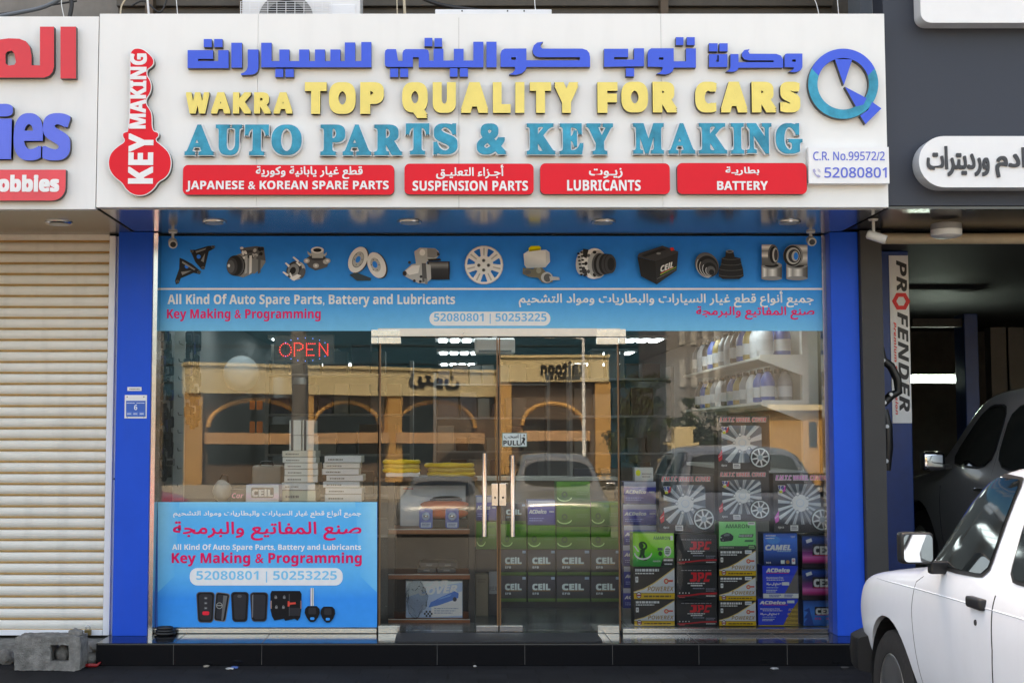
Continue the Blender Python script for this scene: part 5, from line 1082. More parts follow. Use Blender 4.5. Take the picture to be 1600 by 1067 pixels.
    def blister(r, lab):
        a_, b_, zb, zt_ = UR(*r, y + .05); zb = zs[0]; t = thing('blister_pack', lab, 'blister pack', ((a_ + b_) / 2, y + .05, zb), 'blue blister packs'); mb = MB(); mb.prism([rrect(a_, b_, zb + .001, zb + .16, .02)], y + .05, y + .056); mb.build('backing_card', sm('card_blue', (60, 100, 190), .4), t)
        cx = (a_ + b_) / 2; mb = MB(); mb.lathe([(.034, 0), (.03, -.016), (.012, -.024)], (cx, y + .049, zb + .098), 'y', 22); mb.build('bubble', sm('bubble_pale', (180, 205, 235), .15), t, sm_=50); mb = MB(); stone(mb, (cx, y + .028, zb + .10), (.02, .012, .014), 61, 2, .1); mb.build('knob', M_chrome, t, sm_=60)
        I = Ink(lambda u, v: (a_ + u * (b_ - a_), zb + .001 + v * .159), y + .0495, .0004); I.rect(.12, .05, .88, .3, (190, 210, 235)); I.bars(.2, .8, (.20, .12), .04, (70, 90, 160)); I.build('printed_front', t)
    blister((655, 790, 676, 824), 'blue blister pack with a round knob, left of two on the upper shelf'); blister((696, 789, 717, 824), 'pale blue blister pack, right of two on the upper shelf')
    # flat cases on the middle shelf
    for k, (dx, dz) in enumerate(((0, 0), (.16, 0), (.02, .042), (.17, .042))):
        x0 = U(652, 880, y + .1)[0] + dx; t = thing('flat_case', ('flat black case at the left of the middle shelf, lower layer', 'flat black case at the right of the middle shelf, lower layer', 'flat black case on top at the left of the middle shelf', 'flat black case on top at the right of the middle shelf')[k], 'case', (x0 + .08, y + .1, zs[1] + dz), 'flat black cases')
        MB().box(x0, x0 + .15, y + .08, y + .36, zs[1] + dz + .001, zs[1] + dz + .041, bev=.008).build('case_body', mat('case_charcoal', (.035, .037, .042), .35), t); MB().box(x0 + .05, x0 + .10, y + .068, y + .079, zs[1] + dz + .015, zs[1] + dz + .027, bev=.003).build('case_handle', M_grey, t)
    # car cover pack with plastic bag
    def cover(I):
        I.rect(.01, .01, .99, .99, (150, 170, 196)); I.poly([(.01, .55), (.6, .85), (.99, .95), (.99, .99), (.01, .99)], (190, 204, 222)); I.poly([(.45, .02), (.99, .06), (.99, .72), (.80, .62), (.45, .34)], (206, 212, 222)); I.text(styl('CAR', BI), .30, .80, .74, .97, (222, 232, 240), .006, sk=.06); I.text(styl('COVER', BI), .24, .60, .90, .79, (214, 228, 240), .006, sk=.10)
        I.poly([(.40, .28), (.44, .42), (.62, .56), (.86, .72), (.93, .66), (.92, .54), (.84, .48), (.58, .34)], (52, 104, 180)); I.poly([(.56, .48), (.62, .54), (.80, .64), (.78, .58)], (100, 146, 205)); I.ell(.86, .50, .035, .06, (50, 56, 70)); I.bars(.5, .92, (.24, .18, .12), .025, (130, 140, 160))
        for i in range(5):
            for j in range(3):
                if (i + j) % 2: I.rect(.32 + i * .03, .03 + j * .055, .35 + i * .03, .085 + j * .055, (26, 28, 32))
    prod((634, 908, 723, 966), y + .06, .16, 'blue and white car cover pack on the lowest rack shelf', 'package', (150, 165, 190), cover, 'car_cover_pack', zs[2])
    x, z = U(650, 935, y + .0)[0], zs[2]; mb = MB(); stone(mb, (x, y + .025, z + .15), (.075, .026, .145), 77, 4, .45); g = glass_mat('crinkled_film', 1.5, (.86, .88, .9), .12)
    tag(mb.build('plastic_bag', g, base=(x, y + .025, z), sm_=20), 'crinkled clear plastic bag over the left of the car cover pack', 'plastic bag')
rack()

def street_bits():
    a, b = U(618, 1000, -.3)[0], U(938, 1000, -.3)[0]; t = thing('door_mat', 'thin dark grey door mat lying on the granite step before the glass door', 'mat', ((a + b) / 2, -.27, STEP))
    mb = MB(); n = 6; l = [(x, y) for x, y in rrect(a, b, -.475, -.055, .06)]; vs = [(x, y, z) for z in (STEP + .0015, STEP + .011) for x, y in l]; k = len(l)
    mb.add(vs, [tuple(range(k)), tuple(range(k, 2 * k))] + [(i, (i + 1) % k, k + (i + 1) % k, k + i) for i in range(k)]); mb.build('mat_sheet', mat('mat_rubber', (.022, .022, .024), .55, var=.4, scale=30, bump=.5, bscale=200), t)
    rnd = random.Random(5)
    for i, (px, c) in enumerate(((322, (.3, .27, .22)), (368, (.05, .12, .35)), (362, (.5, .5, .48)), (742, (.42, .4, .36)), (1318, (.03, .03, .03)), (1206, (.3, .3, .3)), (45, (.4, .4, .38)))):
        x = U(px, 1044, -.58)[0]; y = -.56 - .05 * (i % 3); mb = MB(); stone(mb, (x, y, .009), (rnd.uniform(.012, .03), rnd.uniform(.01, .02), .008), 400 + i, 2, .5)
        tag(mb.build('litter_scrap', mat('scrap_%d' % i, c, .7), base=(x, y, 0), sm_=30), ('crumpled beige paper scrap at the foot of the step below the poster', 'tiny blue scrap by the step below the key pictures', 'small pale scrap beside the tiny blue one', 'pale paper scrap by the step in front of the doors', 'small black lump by the step next to the pickup', 'grey crumb at the foot of the step below the battery cartons', 'pale crumb on the paving in front of the concrete block')[i], 'litter', 'litter along the step')
street_bits()
def left_window():
    y = .35; top = U(420, 784, y)[1]
    MB().box(XL + .06, D0 - .06, .08, 1.0, STEP, top - .002, bev=.005).build('display_plinth', M_dark, shop)
    def flat(r, yy, d, lab, c, f=None, g='pale cartons stacked in the left window', name='spare_part_carton', cat='box'): return carton(name, lab, cat, g, r, yy, d, c, f)
    bl = lambda dark: (lambda I: (I.rect(.01, .02, .99, .98, dark), I.bars(.1, .5, (.35,), .22, (120, 116, 108)), I.rect(.01, .02, .99, .08, (120, 112, 98))))
    # two tall piles of thin cartons
    ys = [704, 714, 723, 733, 743, 754, 766, 784]; nm = ('topmost', 'second from the top', 'third from the top', 'fourth from the top', 'third from the bottom', 'second from the bottom', 'lowest')
    random.seed(11)
    for i in range(7):
        o = random.uniform(-4, 4); c = random.choice(((206, 200, 184), (196, 188, 168), (214, 210, 200), (186, 180, 166)))
        flat((441 + o, ys[i], 494 + o, ys[i + 1]), .40 + random.uniform(0, .02), .34, 'flat pale carton, %s of the pile under the three strapped boxes' % nm[i], c, bl(c))
    ys = [712, 723, 732, 742, 752, 762, 772, 784]
    for i in range(7):
        o = random.uniform(-4, 4); c = random.choice(((198, 196, 190), (210, 206, 198), (188, 186, 180), (206, 202, 190)))
        flat((506 + o, ys[i], 564 + o, ys[i + 1]), .40 + random.uniform(0, .02), .34, 'flat white carton, %s of the pile beside the door' % nm[i], c, bl(c))
    for i, (a, b) in enumerate(((452, 471), (472.5, 491))):
        for j, (t, m) in enumerate(((656, 680), (680, 704))): flat((a, t, b, m), .44, .3, 'grey strapped box, %s %s of the four on the left pile' % (('upper', 'lower')[j], ('left', 'right')[i]), (176, 176, 170), lambda I: (I.rect(.02, .02, .98, .98, (178, 178, 172)), I.rect(.12, 0, .34, 1, (44, 44, 46))), 'grey strapped boxes')
    carton('battery_carton', 'pale lilac battery carton with white CEIL lettering standing above the poster', 'battery box', None, (384, 757, 436, 784), .14, .2, (150, 150, 190), lambda I: (I.vgrad(.01, .99, [(.01, (206, 200, 224)), (.3, (190, 170, 210)), (.6, (170, 180, 214)), (.99, (160, 176, 210))]), I.rr(.16, .24, .84, .84, .04, (46, 48, 58), 1.6), I.text(styl('CElL', SB), .19, .32, .81, .74, (232, 234, 236), .014)))
    carton('battery_carton', 'dark carton with pink lettering left of the lilac CEIL carton', 'battery box', None, (360, 764, 383, 784), .2, .2, (50, 46, 54), lambda I: I.text(styl('Car', BI), .1, .3, .9, .7, (200, 120, 150)))
    t = thing('grey_case', 'rounded grey tool case behind the lilac carton in the left window', 'case', (U(416, 784, .7)[0], .7, top)); a, b, c, d = UR(393, 727, 440, 757, .7); MB().box(a, b, .7, .95, top, d, bev=.03).build('case_body', sm('case_grey', (128, 126, 116), .5), t); MB().tube([(a + .07, .7, d), (a + .08, .7, d + .03), (b - .08, .7, d + .03), (b - .07, .7, d)], .008, 8).build('case_handle', M_black, t)
    t = thing('white_sack', 'small white bag with dark handle near the left display post', 'bag', (U(347, 750, .5)[0], .5, top)); x, z = U(347, 762, .5); mb = MB(); stone(mb, (x, .5, top + .085), (.07, .06, .088), 91, 3, .2); mb.build('bag_body', sm('bag_white', (186, 184, 178), .6), t, sm_=60); MB().tube([(x - .03, .5, top + .15), (x, .5, top + .21), (x + .04, .5, top + .2), (x + .05, .5, top + .13)], .006, 8).build('bag_handle', M_black, t)
    # hanging accessories: post with hooks
    q = thing('hook_stand', 'pale slotted post with rows of hooks at the left end of the window', 'display stand', (U(280, 735, .5)[0], .5, top)); a, b = U(271, 650, .5)[0], U(288, 650, .5)[0]
    MB().box(a, b, .5, .54, top, SOF - .4).build('slotted_post', sm('post_pale', (160, 168, 168), .5), q)
    mb = MB()
    for k in range(14):
        z = top + .12 + k * .14
        for dx in (-.07, .03): mb.tube([((a + b) / 2 + dx, .5, z), ((a + b) / 2 + dx, .34, z), ((a + b) / 2 + dx, .32, z + .02)], .004, 6)
    mb.build('hook', M_steel, q)
    random.seed(21); mk = [mat('wiper_black', (.010, .010, .012), .5, spec=.3), sm('pack_slate', (34, 38, 48), .5, spec=.3), sm('pack_navy', (26, 36, 84), .5, spec=.3), sm('pack_silver', (120, 122, 126), .4), mat('pack_bottle_green', (.012, .02, .022), .5, spec=.3)]
    def pack(x, yy, z, w, h, m, lab):
        t = thing('hanging_pack', lab, 'hanging pack', (x, yy, z), 'accessories hanging on hooks in the left window')
        mb = MB(); mb.prism([rrect(x - w / 2, x + w / 2, z - h, z, min(w, h) * .2)], yy, yy + .008); mb.build('backing_card', m, t)
        mb = MB(); mb.box(x - w * .3, x + w * .3, yy - .022, yy - .001, z - h * .85, z - h * .25, bev=.008); mb.build('bubble', mk[(int(abs(z) * 100) + int(abs(x) * 100)) % 2], t); return t
    cols = (('first', 251, .30), ('second', 257, .36), ('third', 264, .42), ('fourth', 294, .50), ('fifth', 300, .58), ('sixth', 307, .66))
    P = {}; nums = ('one two three four five six seven eight nine ten eleven twelve thirteen fourteen fifteen sixteen seventeen eighteen').split()
    for ci, (cn, px, yy) in enumerate(cols):
        for k in range(17 if ci < 3 else 11):
            py = 519 + k * 13 + random.uniform(-3, 3); x, z = U(px + random.uniform(-2, 2), py, yy + k % 3 * .02); key = (0, 3, 0, 2, 4, 0, 1, 3, 0, 1)[(ci * 3 + k) % 10]; w, h = random.uniform(.035, .075), random.uniform(.06, .13)
            lab = '%s hanging pack, number %s down the %s hook column of the left window' % (('black', 'slate', 'navy', 'silver', 'dark green')[key], nums[k], cn)
            if key not in P: P[key] = pack(x, yy, z, .07, .085, mk[key], lab)
            else: o = copy_tree(P[key]); o.location = (x, yy + k % 3 * .02, z); o['label'] = lab; o.scale = (w / .07, 1, h / .085); o.rotation_euler = (0, random.uniform(-.06, .06), 0)
    # orange merchandise cards deeper in
    for i, (a, b, y0, y1) in enumerate(((390, 398, 626, 640), (401, 410, 626, 640), (390, 398, 658, 676), (401, 410, 658, 676))):
        x0, x1, z0, z1 = UR(a, y0, b, y1, 2.6); t = thing('orange_pack', 'orange hanging pack, %s of four deep inside the shop' % ('upper left', 'upper right', 'lower left', 'lower right')[i], 'hanging pack', ((x0 + x1) / 2, 2.6, z0), 'orange packs'); mb = MB(); mb.prism([rrect(x0, x1, z0, z1, .01)], 2.6, 2.62); mb.build('card', sm('pack_orange', (196, 104, 44), .5), t)
    # round white sun shade hanging by the window
    x, z = U(377, 584, .8); t = thing('round_sunshade', 'round white sunshade hanging high inside the left window', 'sunshade', (x, .8, z)); r = .145
    MB().lathe([(r, 0), (r * .98, -.015), (r * .6, -.04), (0.01, -.05)], (x, .8, z), 'y', 36).build('fabric', sm('shade_white', (128, 136, 140), .6), t, sm_=60); MB().tube([(x + r * math.cos(i * math.pi / 16), .8, z + r * math.sin(i * math.pi / 16)) for i in range(33)], .006, 8, cap=False).build('hoop', M_grey, t)
left_window()
def led_sign():
    y = .09; q = thing('led_open_sign', 'lit LED sign reading OPEN in red dots with a blue dotted oval', 'LED sign', (U(474, 560, y)[0], y, 2.2))
    a, b, c, d = UR(428, 523, 522, 568, y + .006); MB().box(a, b, y + .006, y + .016, c, d, bev=.003).build('backing_board', mat('board_black', (.01, .011, .012), .3), q)
    e1 = mat('led_red', (.6, .02, .02), .4, emit=(1, .03, .03), est=.75); e2 = mat('led_blue', (.05, .1, .6), .4, emit=(.05, .2, 1), est=.8); mb = MB(); m2 = MB()
    def dots(mbx, pts, n, r=.0036):
        for (ax, ay), (bx_, by) in zip(pts, pts[1:]):
            L = math.hypot(bx_ - ax, by - ay); k = max(1, round(L / n))
            for i in range(k): x, z = U(ax + (bx_ - ax) * i / k, ay + (by - ay) * i / k, y); mbx.lathe([(r, .005), (r, 0), (r * .5, -.003)], (x, y, z), 'y', 7)
    O = [(446 + 9 * math.cos(i * math.pi / 8), 546.5 + 10 * math.sin(i * math.pi / 8)) for i in range(17)]; dots(mb, O, 3.2)
    dots(mb, [(460, 556), (460, 536), (468, 536), (473, 539), (473, 544), (468, 547), (462, 547)], 2.9); dots(mb, [(492, 537), (479, 537), (479, 555), (493, 555)], 2.9); dots(mb, [(481, 546), (491, 546)], 2.9); dots(mb, [(499, 556), (499, 536), (512, 555), (512, 535)], 2.9)
    mb.build('led_letters', e1, q, fix=False)
    for i in range(20):
        t = i / 20 * 6.283; px, py = 477 + 38 * math.cos(t), 546 + 18 * math.sin(t)
        if abs(math.cos(t)) < .86: x, z = U(px, py, y); m2.lathe([(.003, .005), (.003, 0), (.0015, -.003)], (x, y, z), 'y', 7)
    m2.build('led_oval', e2, q, fix=False)
    x, z = U(475, 523, y); MB().tube([(x, y + .012, z), (x, y + .012, SOF - .1)], .003, 6).build('cable', M_black, q)
led_sign()
def deep_shop():
    # ceiling lamps: four tubes in a square
    g = 'square four tube lamps on the shop ceiling'
    def lamp(x, y, lab):
        t = thing('ceiling_lamp', lab, 'ceiling lamp', (x, y, 2.78), g)
        MB().box(x - .3, x + .3, y - .3, y + .3, 2.74, 2.779).build('housing', M_frame, t)
        for i in range(4): MB().box(x - .255 + i * .14, x - .165 + i * .14, y - .26, y + .26, 2.728, 2.739).build('tube', M_lamp, t)
        return t
    first = None
    for r, y in enumerate((.5, 2.4, 5.3, 7.7, 10.6)):  # front row is added, hidden behind the banner, to light the stock fronts
        for c, x in enumerate((-1.75, .15, 2.2)):
            if r == 0 and c == 1: x = .45
            lab = '%s ceiling lamp of the %s row from the glass' % (('left', 'middle', 'right')[c], ('first', 'second', 'third', 'fourth', 'fifth')[r])
            if first is None: first = lamp(x, y, lab)
            else: o = copy_tree(first); o.location = (x, y, 2.78); o['label'] = lab
    x0, x1, z0, z1 = UR(742, 528, 805, 553, .35); t = thing('air_conditioner', 'white split air conditioner high up behind the door leaves', 'air conditioner', ((x0 + x1) / 2, .35, z0)); MB().box(x0, x1, .35, .55, z0, z1, bev=.02).build('unit_body', M_white, t); MB().box(x0 + .03, x1 - .03, .34, .352, z0 + .012, z0 + .03).build('air_outlet', M_grey, t)
    MB().tube([((x0 + x1) / 2, .48, z1 - .02), ((x0 + x1) / 2, .48, 2.8)], .02, 8).build('hanger', M_grey, t)
    # counter and back shelves with goods
    q = thing('shop_counter', 'pale sales counter deep inside the shop', 'counter', (.6, 6, STEP)); MB().box(-.6, 2.0, 6, 6.6, STEP + .001, 1.1, bev=.01).build('counter_body', sm('counter_beige', (150, 126, 96), .5), q); MB().box(-.65, 2.05, 5.95, 6.65, 1.101, 1.14, bev=.005).build('counter_top', M_shelf, q)
    g = 'boxes on the tall back shelves'
    random.seed(31); cs = [(96, 94, 90), (78, 76, 72), (60, 62, 68), (120, 116, 108), (40, 44, 62), (76, 54, 40)]
    for s, (xa, xb, y) in enumerate(((-2.1, -.4, 5.2), (-.2, 1.4, 8.2), (1.5, 2.8, 6.4))):
        q = thing('back_shelf', ('tall grey shelf rack deep behind the left window', 'tall grey shelf rack deep behind the door', 'tall grey shelf rack deep behind the right window')[s], 'shelf rack', ((xa + xb) / 2, y, STEP), 'tall back shelves')
        for x in (xa, xb - .04): MB().box(x, x + .04, y, y + .4, STEP + .001, 2.5).build('upright', M_grey, q)
        P = {}
        for k in range(5):
            z = STEP + .35 + k * .46; MB().box(xa + .04, xb - .04, y, y + .4, z - .025, z).build('shelf_board', M_grey, q); x = xa + .06; j = 0
            while x < xb - .3:
                w = random.choice((.16, .22, .28)); h = random.choice((.18, .26, .34)); c = random.randrange(6); key = (w, h, c)
                lab = 'box %s on board %s of the %s back shelf' % (('at the left end', 'second from the left', 'third from the left', 'fourth from the left', 'fifth from the left', 'sixth from the left', 'seventh from the left', 'eighth from the left', 'ninth from the left')[min(j, 8)], ('one', 'two', 'three', 'four', 'five')[k], ('left', 'middle', 'right')[s])
                t = MB().box(x, x + w, y + .02, y + .3, z + .001, z + h, bev=.004).build('shelf_box', bodymat(cs[c]), base=(x, y, z)); tag(t, lab, 'box', g); x += w + random.uniform(.01, .05); j += 1
deep_shop()

# ------------------------------------------------------------------ over the sign: air conditioner, cables, debris
def above():
    y = -.75; a, b, zb, zt = UR(379, -70, 563, 26, y); zb = 4.402
    q = thing('outdoor_unit', 'white air conditioner outdoor unit standing behind the top edge of the sign', 'air conditioner', ((a + b) / 2, y, zb)); MB().box(a, b, y, y + .3, zb, zt, bev=.012).build('unit_case', M_white, q)
    x, z = U(447, 22, y); cz = z - .05
    mb = MB(); mb.lathe([(.2, 0), (.2, -.006), (.15, -.006), (.15, .0)], (x, y, cz), 'y', 36); mb.build('fan_ring', M_grey, q); MB().lathe([(.15, -.002), (.02, -.001)], (x, y, cz), 'y', 30).build('fan_opening', M_black, q)
    mb = MB()
    for k in range(-5, 6): mb.box(x + k * .065 - .002, x + k * .065 + .002, y - .016, y - .012, cz - .2, U(447, 4, y)[1])
    for k in range(12): zz = U(447, 4, y)[1] - k * .017; mb.box(x - .33, x + .33, y - .012, y - .009, zz, zz + .0025)
    mb.build('fan_grille', M_frame, q); x0, z0 = U(514, 8, y); x1, _ = U(555, 8, y); MB().box(x0, x1, y - .008, y - .001, cz - .1, z0, bev=.003).build('service_panel', M_frame, q)
    a, b, zb, zt = UR(680, 15, 862, 26, -.95); t = thing('metal_tray', 'long white metal tray lying behind the top edge of the sign', 'tray', ((a + b) / 2, -.9, 4.402)); MB().box(a, b, -.95, -.7, 4.402, zt, bev=.006).build('tray_body', M_frame, t)
    mb = MB()
    for px in (722, 793, 819): x, z = U(px, 17.5, -.952); mb.lathe([(.006, 0), (.005, -.004)], (x, -.95, z), 'y', 8)
    mb.build('screw', M_dark, t)
    mk = mat('black_cable', (.02, .02, .022), .5)
    def cable(pts, r, lab, m=mk, y=-.8):
        P = [(*[U(px, py, y + dy)[0]], y + dy, U(px, py, y + dy)[1]) for px, py, dy in pts]; c = bpy.data.curves; o = []
        for i in range(len(P) - 1):
            p0, p1, p2, p3 = (Vector(P[max(0, i - 1)]), Vector(P[i]), Vector(P[i + 1]), Vector(P[min(len(P) - 1, i + 2)]))
            for k in range(6):
                t = k / 6; o.append(.5 * ((2 * p1) + (p2 - p0) * t + (2 * p0 - 5 * p1 + 4 * p2 - p3) * t * t + (3 * p1 - p0 - 3 * p2 + p3) * t ** 3))
        o.append(Vector(P[-1])); tag(MB().tube(o, r, 8).build('cable', m, base=P[0], sm_=60), lab, 'cable', 'cables over the signs')
    cable([(-30, 32, 0), (20, 22, 0), (60, 14, 0), (85, 4, 0), (110, -12, 0)], .016, 'thick grey cable sagging over the left sign', sm('cable_grey', (92, 100, 108), .5))
    cable([(-30, 26, .1), (30, 18, .1), (70, 10, .1), (120, 2, .1)], .008, 'thin black cable above the thick grey one over the left sign')
    cable([(108, -10, 0), (112, 8, 0), (108, 30, 0)], .016, 'thick black cable dropping behind the joint of the two signs'); cable([(98, -10, -.05), (96, 6, -.05), (101, 32, -.05)], .003, 'thin white wire beside the thick black cable', M_white)
    cable([(640, -12, .2), (670, 2, .2), (700, 10, .2), (760, 18, .2)], .014, 'black cable looping over the long white tray'); cable([(835, -6, -.1), (836, 10, -.1), (838, 30, -.1)], .003, 'thin white wire hanging at the right end of the tray', M_white)
    cable([(620, -6, -.1), (621, 30, -.1)], .004, 'thin pale wire right of the outdoor unit', M_beige); cable([(631, -6, .0), (633, 30, .0)], .010, 'pale pipe right of the outdoor unit', M_beige); cable([(1270, -6, -.1), (1276, 8, -.1), (1281, 30, -.1)], .003, 'thin white wire near the right end of the sign', M_white); cable([(1308, -6, -.1), (1311, 30, -.1)], .003, 'thin grey wire at the right end of the sign', M_frame)
    cable([(188, 28, 0), (190, 10, 0), (200, -6, 0)], .006, 'brown wire loop left of the outdoor unit', M_beige); cable([(230, -6, 0), (233, 30, 0)], .008, 'white pipe over the key emblem', M_white); cable([(275, -6, .1), (278, 30, .1)], .003, 'thin wire left of the outdoor unit', M_frame); cable([(205, 10, .2), (225, 2, .2), (250, 20, .2), (262, -5, .2)], .007, 'tangled black cable over the key emblem')
    for i, px in enumerate((1242, 1256, 1268, 1296)):
        x, z = U(px, 18, -1.0); t = MB(); stone(t, (x, -1.0, 4.43 + .0), (.06, .05, (.05, .07, .08, .04)[i]), 200 + i, 3, .3); tag(t.build('plaster_lump', M_white, base=(x, -1, 4.402), sm_=60), ('small white plaster lump at the left of the lumps on the sign top', 'white plaster lump second from the left on the sign top', 'tallest white plaster lump on the sign top', 'low white plaster lump nearest the right end of the sign top')[i], 'lump', 'plaster lumps on the sign')
    a, b, _, _ = UR(1344, 10, 1363, 10, -.4); t = thing('steel_duct', 'grey steel duct with a white edge above the right end of the sign', 'duct', (a, -.4, 4.402)); MB().box(a, b, -.4, -.1, 4.402, 5.88).build('duct_body', sm('duct_grey', (120, 128, 138), .4), t); MB().box(b + .001, b + .03, -.42, -.1, 4.402, 5.88).build('duct_edge', M_white, t)
above()

# ------------------------------------------------------------------ vehicles
M_tyre = mat('tyre_rubber', (.010, .010, .011), .8, bump=.2, bscale=40)
M_rim = mat('wheel_rim_metal', (.45, .46, .47), .3, metal=.9)
M_cargl = mat('car_window', (.012, .016, .018), .04, spec=.8, var=.3, scale=2)
M_rub = mat('window_rubber', (.015, .015, .016), .6)
def vehicle(name, label, st, paint, wheels, r_arch, width, wins, lamps=(), plates=(), seams=(), extras=None, loc=(0, 0, 0), rot=0, rw=.33, group=None, arch=True):
    """st: (t, zb, zbelt, wb, ztop, wtop) cross sections from the nose back; nose at local y=0, +y is forward"""
    q = thing(name, label, 'pickup truck' if 'pickup' in name else 'car', (0, 0, 0), group)
    vs = []; ring = 0
    for t, zb, zl, wb, zt, wt in st:
        zm = zb + (zl - zb) * .52
        R = [(0, zb), (wb * .84, zb), (wb * .955, zb + .05), (wb, zm), (wb * .995, zl - .09), (wb * .955, zl), (wt + (wb * .93 - wt) * .12, zt - .07 - (0 if zt - zl > .3 else -.045)), (wt * .9, zt - .012), (wt * .5, zt + .008), (0, zt + .012)]
        full = R + [(-x, z) for x, z in R[-2:0:-1]]; ring = len(full); vs += [(x, -t, z) for x, z in full]
    fs = []
    for i in range(len(st) - 1):
        for k in range(ring): fs.append((i * ring + k, i * ring + (k + 1) % ring, (i + 1) * ring + (k + 1) % ring, (i + 1) * ring + k))
    fs.append(tuple(range(ring))); fs.append(tuple((len(st) - 1) * ring + k for k in range(ring)))
    me = bpy.data.meshes.new('body'); me.from_pydata(vs, [], fs)
    bm = bmesh.new(); bm.from_mesh(me); bmesh.ops.recalc_face_normals(bm, faces=bm.faces); bm.to_mesh(me); bm.free()
    tmp = bpy.data.objects.new('tmp', me); COL.objects.link(tmp); s = tmp.modifiers.new('s', 'SUBSURF'); s.levels = 3
    cuts = []
    bpy.context.view_layer.update(); full_me = bpy.data.meshes.new_from_object(tmp.evaluated_get(bpy.context.evaluated_depsgraph_get()))
    bm = bmesh.new(); bm.from_mesh(full_me); tree = BVHTree.FromBMesh(bm); bm.free()
    if arch:
        for tw in wheels:
            for sx in (-1, 1):
                c = MB().lathe([(r_arch, 0), (r_arch, .34)], (sx * (width - .30) if sx > 0 else -width - .04, -tw, rw + .03), 'x', 36); cm = bpy.data.meshes.new('c'); cm.from_pydata(c.v, [], c.f)
                b2 = bmesh.new(); b2.from_mesh(cm); bmesh.ops.recalc_face_normals(b2, faces=b2.faces); b2.to_mesh(cm); b2.free()
                co = bpy.data.objects.new('c', cm); COL.objects.link(co); cuts.append(co); md = tmp.modifiers.new('b', 'BOOLEAN'); md.object = co; md.solver = 'EXACT'
        bpy.context.view_layer.update(); full_me = bpy.data.meshes.new_from_object(tmp.evaluated_get(bpy.context.evaluated_depsgraph_get()))
    bpy.data.objects.remove(tmp)
    for c in cuts: bpy.data.objects.remove(c)
    full_me.materials.clear(); full_me.materials.append(paint); full_me.name = 'car_body'; smooth(full_me, 40); body = link('car_body', full_me, q)
    def hit(side, a, b):
        if side in ('L', 'R'):
            sg = -1 if side == 'L' else 1; p, n, *_ = tree.ray_cast(Vector((sg * 5, -a, b)), Vector((-sg, 0, 0)))
        else:
            sg = 1 if side == 'F' else -1; p, n, *_ = tree.ray_cast(Vector((a, sg * 9, b)), Vector((0, -sg, 0)))
        return (p, n) if p else (None, None)
    def skin(name, side, pts, m, off, grow=1, par=None, rnd=2, q_=.18):
        """a panel that follows the body: pts in (t, z) for sides, (x, z) for front and back"""
        l = list(pts)
        for _ in range(rnd): l = [w for i in range(len(l)) for w in ((l[i][0] * (1 - q_) + l[(i + 1) % len(l)][0] * q_, l[i][1] * (1 - q_) + l[(i + 1) % len(l)][1] * q_), (l[i][0] * q_ + l[(i + 1) % len(l)][0] * (1 - q_), l[i][1] * q_ + l[(i + 1) % len(l)][1] * (1 - q_)))]
        dense = [(l[i][0] + (l[(i + 1) % len(l)][0] - l[i][0]) * k / 2, l[i][1] + (l[(i + 1) % len(l)][1] - l[i][1]) * k / 2) for i in range(len(l)) for k in (0, 1)]
        cx = sum(p[0] for p in dense) / len(dense); cz = sum(p[1] for p in dense) / len(dense)
        mb = MB(); n = len(dense); ringsN = 6; sc_ = 1.0
        while sc_ > .3:
            V = []
            for k in range(ringsN):
                f = (1 - k / ringsN) * sc_
                for a, b in dense:
                    da, db = a - cx, b - cz; L = math.hypot(da, db) or 1; g = f + (grow / L if k == 0 else 0); p, nn = hit(side, cx + da * g, cz + db * g)
                    V.append(tuple(p + nn * off) if p else None)
            p, nn = hit(side, cx, cz); V.append(tuple(p + nn * off) if p else None)
            if not any(v is None for v in V): break
            sc_ -= .06
        if any(v is None for v in V): return None
        F_ = []
        for k in range(ringsN - 1):
            for i in range(n): F_.append((k * n + i, k * n + (i + 1) % n, (k + 1) * n + (i + 1) % n, (k + 1) * n + i))
        for i in range(n): F_.append(((ringsN - 1) * n + i, (ringsN - 1) * n + (i + 1) % n, len(V) - 1))
        mb.add(V, F_); o = mb.build(name, m, par or q, sm_=60); return o
    for side, pts in wins:
        w = skin('window', side, pts, M_rub, .004, .02, None, 2, .09 if 'pickup' in name else .18); skin('pane', side, pts, M_cargl, .009, .0, w, 2, .09 if 'pickup' in name else .18)
    for nm, side, pts, m in lamps: skin(nm, side, pts, m, .012)
    for nm, side, pts, m in plates: skin(nm, side, pts, m, .02, rnd=0)
    def line(nm, side, pts, m, r=.003, off=0, par=None):
        P = []
        for i in range(len(pts) - 1):
            for k in range(6):
                a = pts[i][0] + (pts[i + 1][0] - pts[i][0]) * k / 6; b = pts[i][1] + (pts[i + 1][1] - pts[i][1]) * k / 6; p, n_ = hit(side, a, b)
                if p: P.append(p + n_ * off)
        if len(P) > 2: return MB().tube(P, r, 6).build(nm, m, par or q)
    for k_, (side, pts) in enumerate(seams): line('door_gap', side, pts, M_rub, .0034 if k_ % 3 == 0 else .0016)
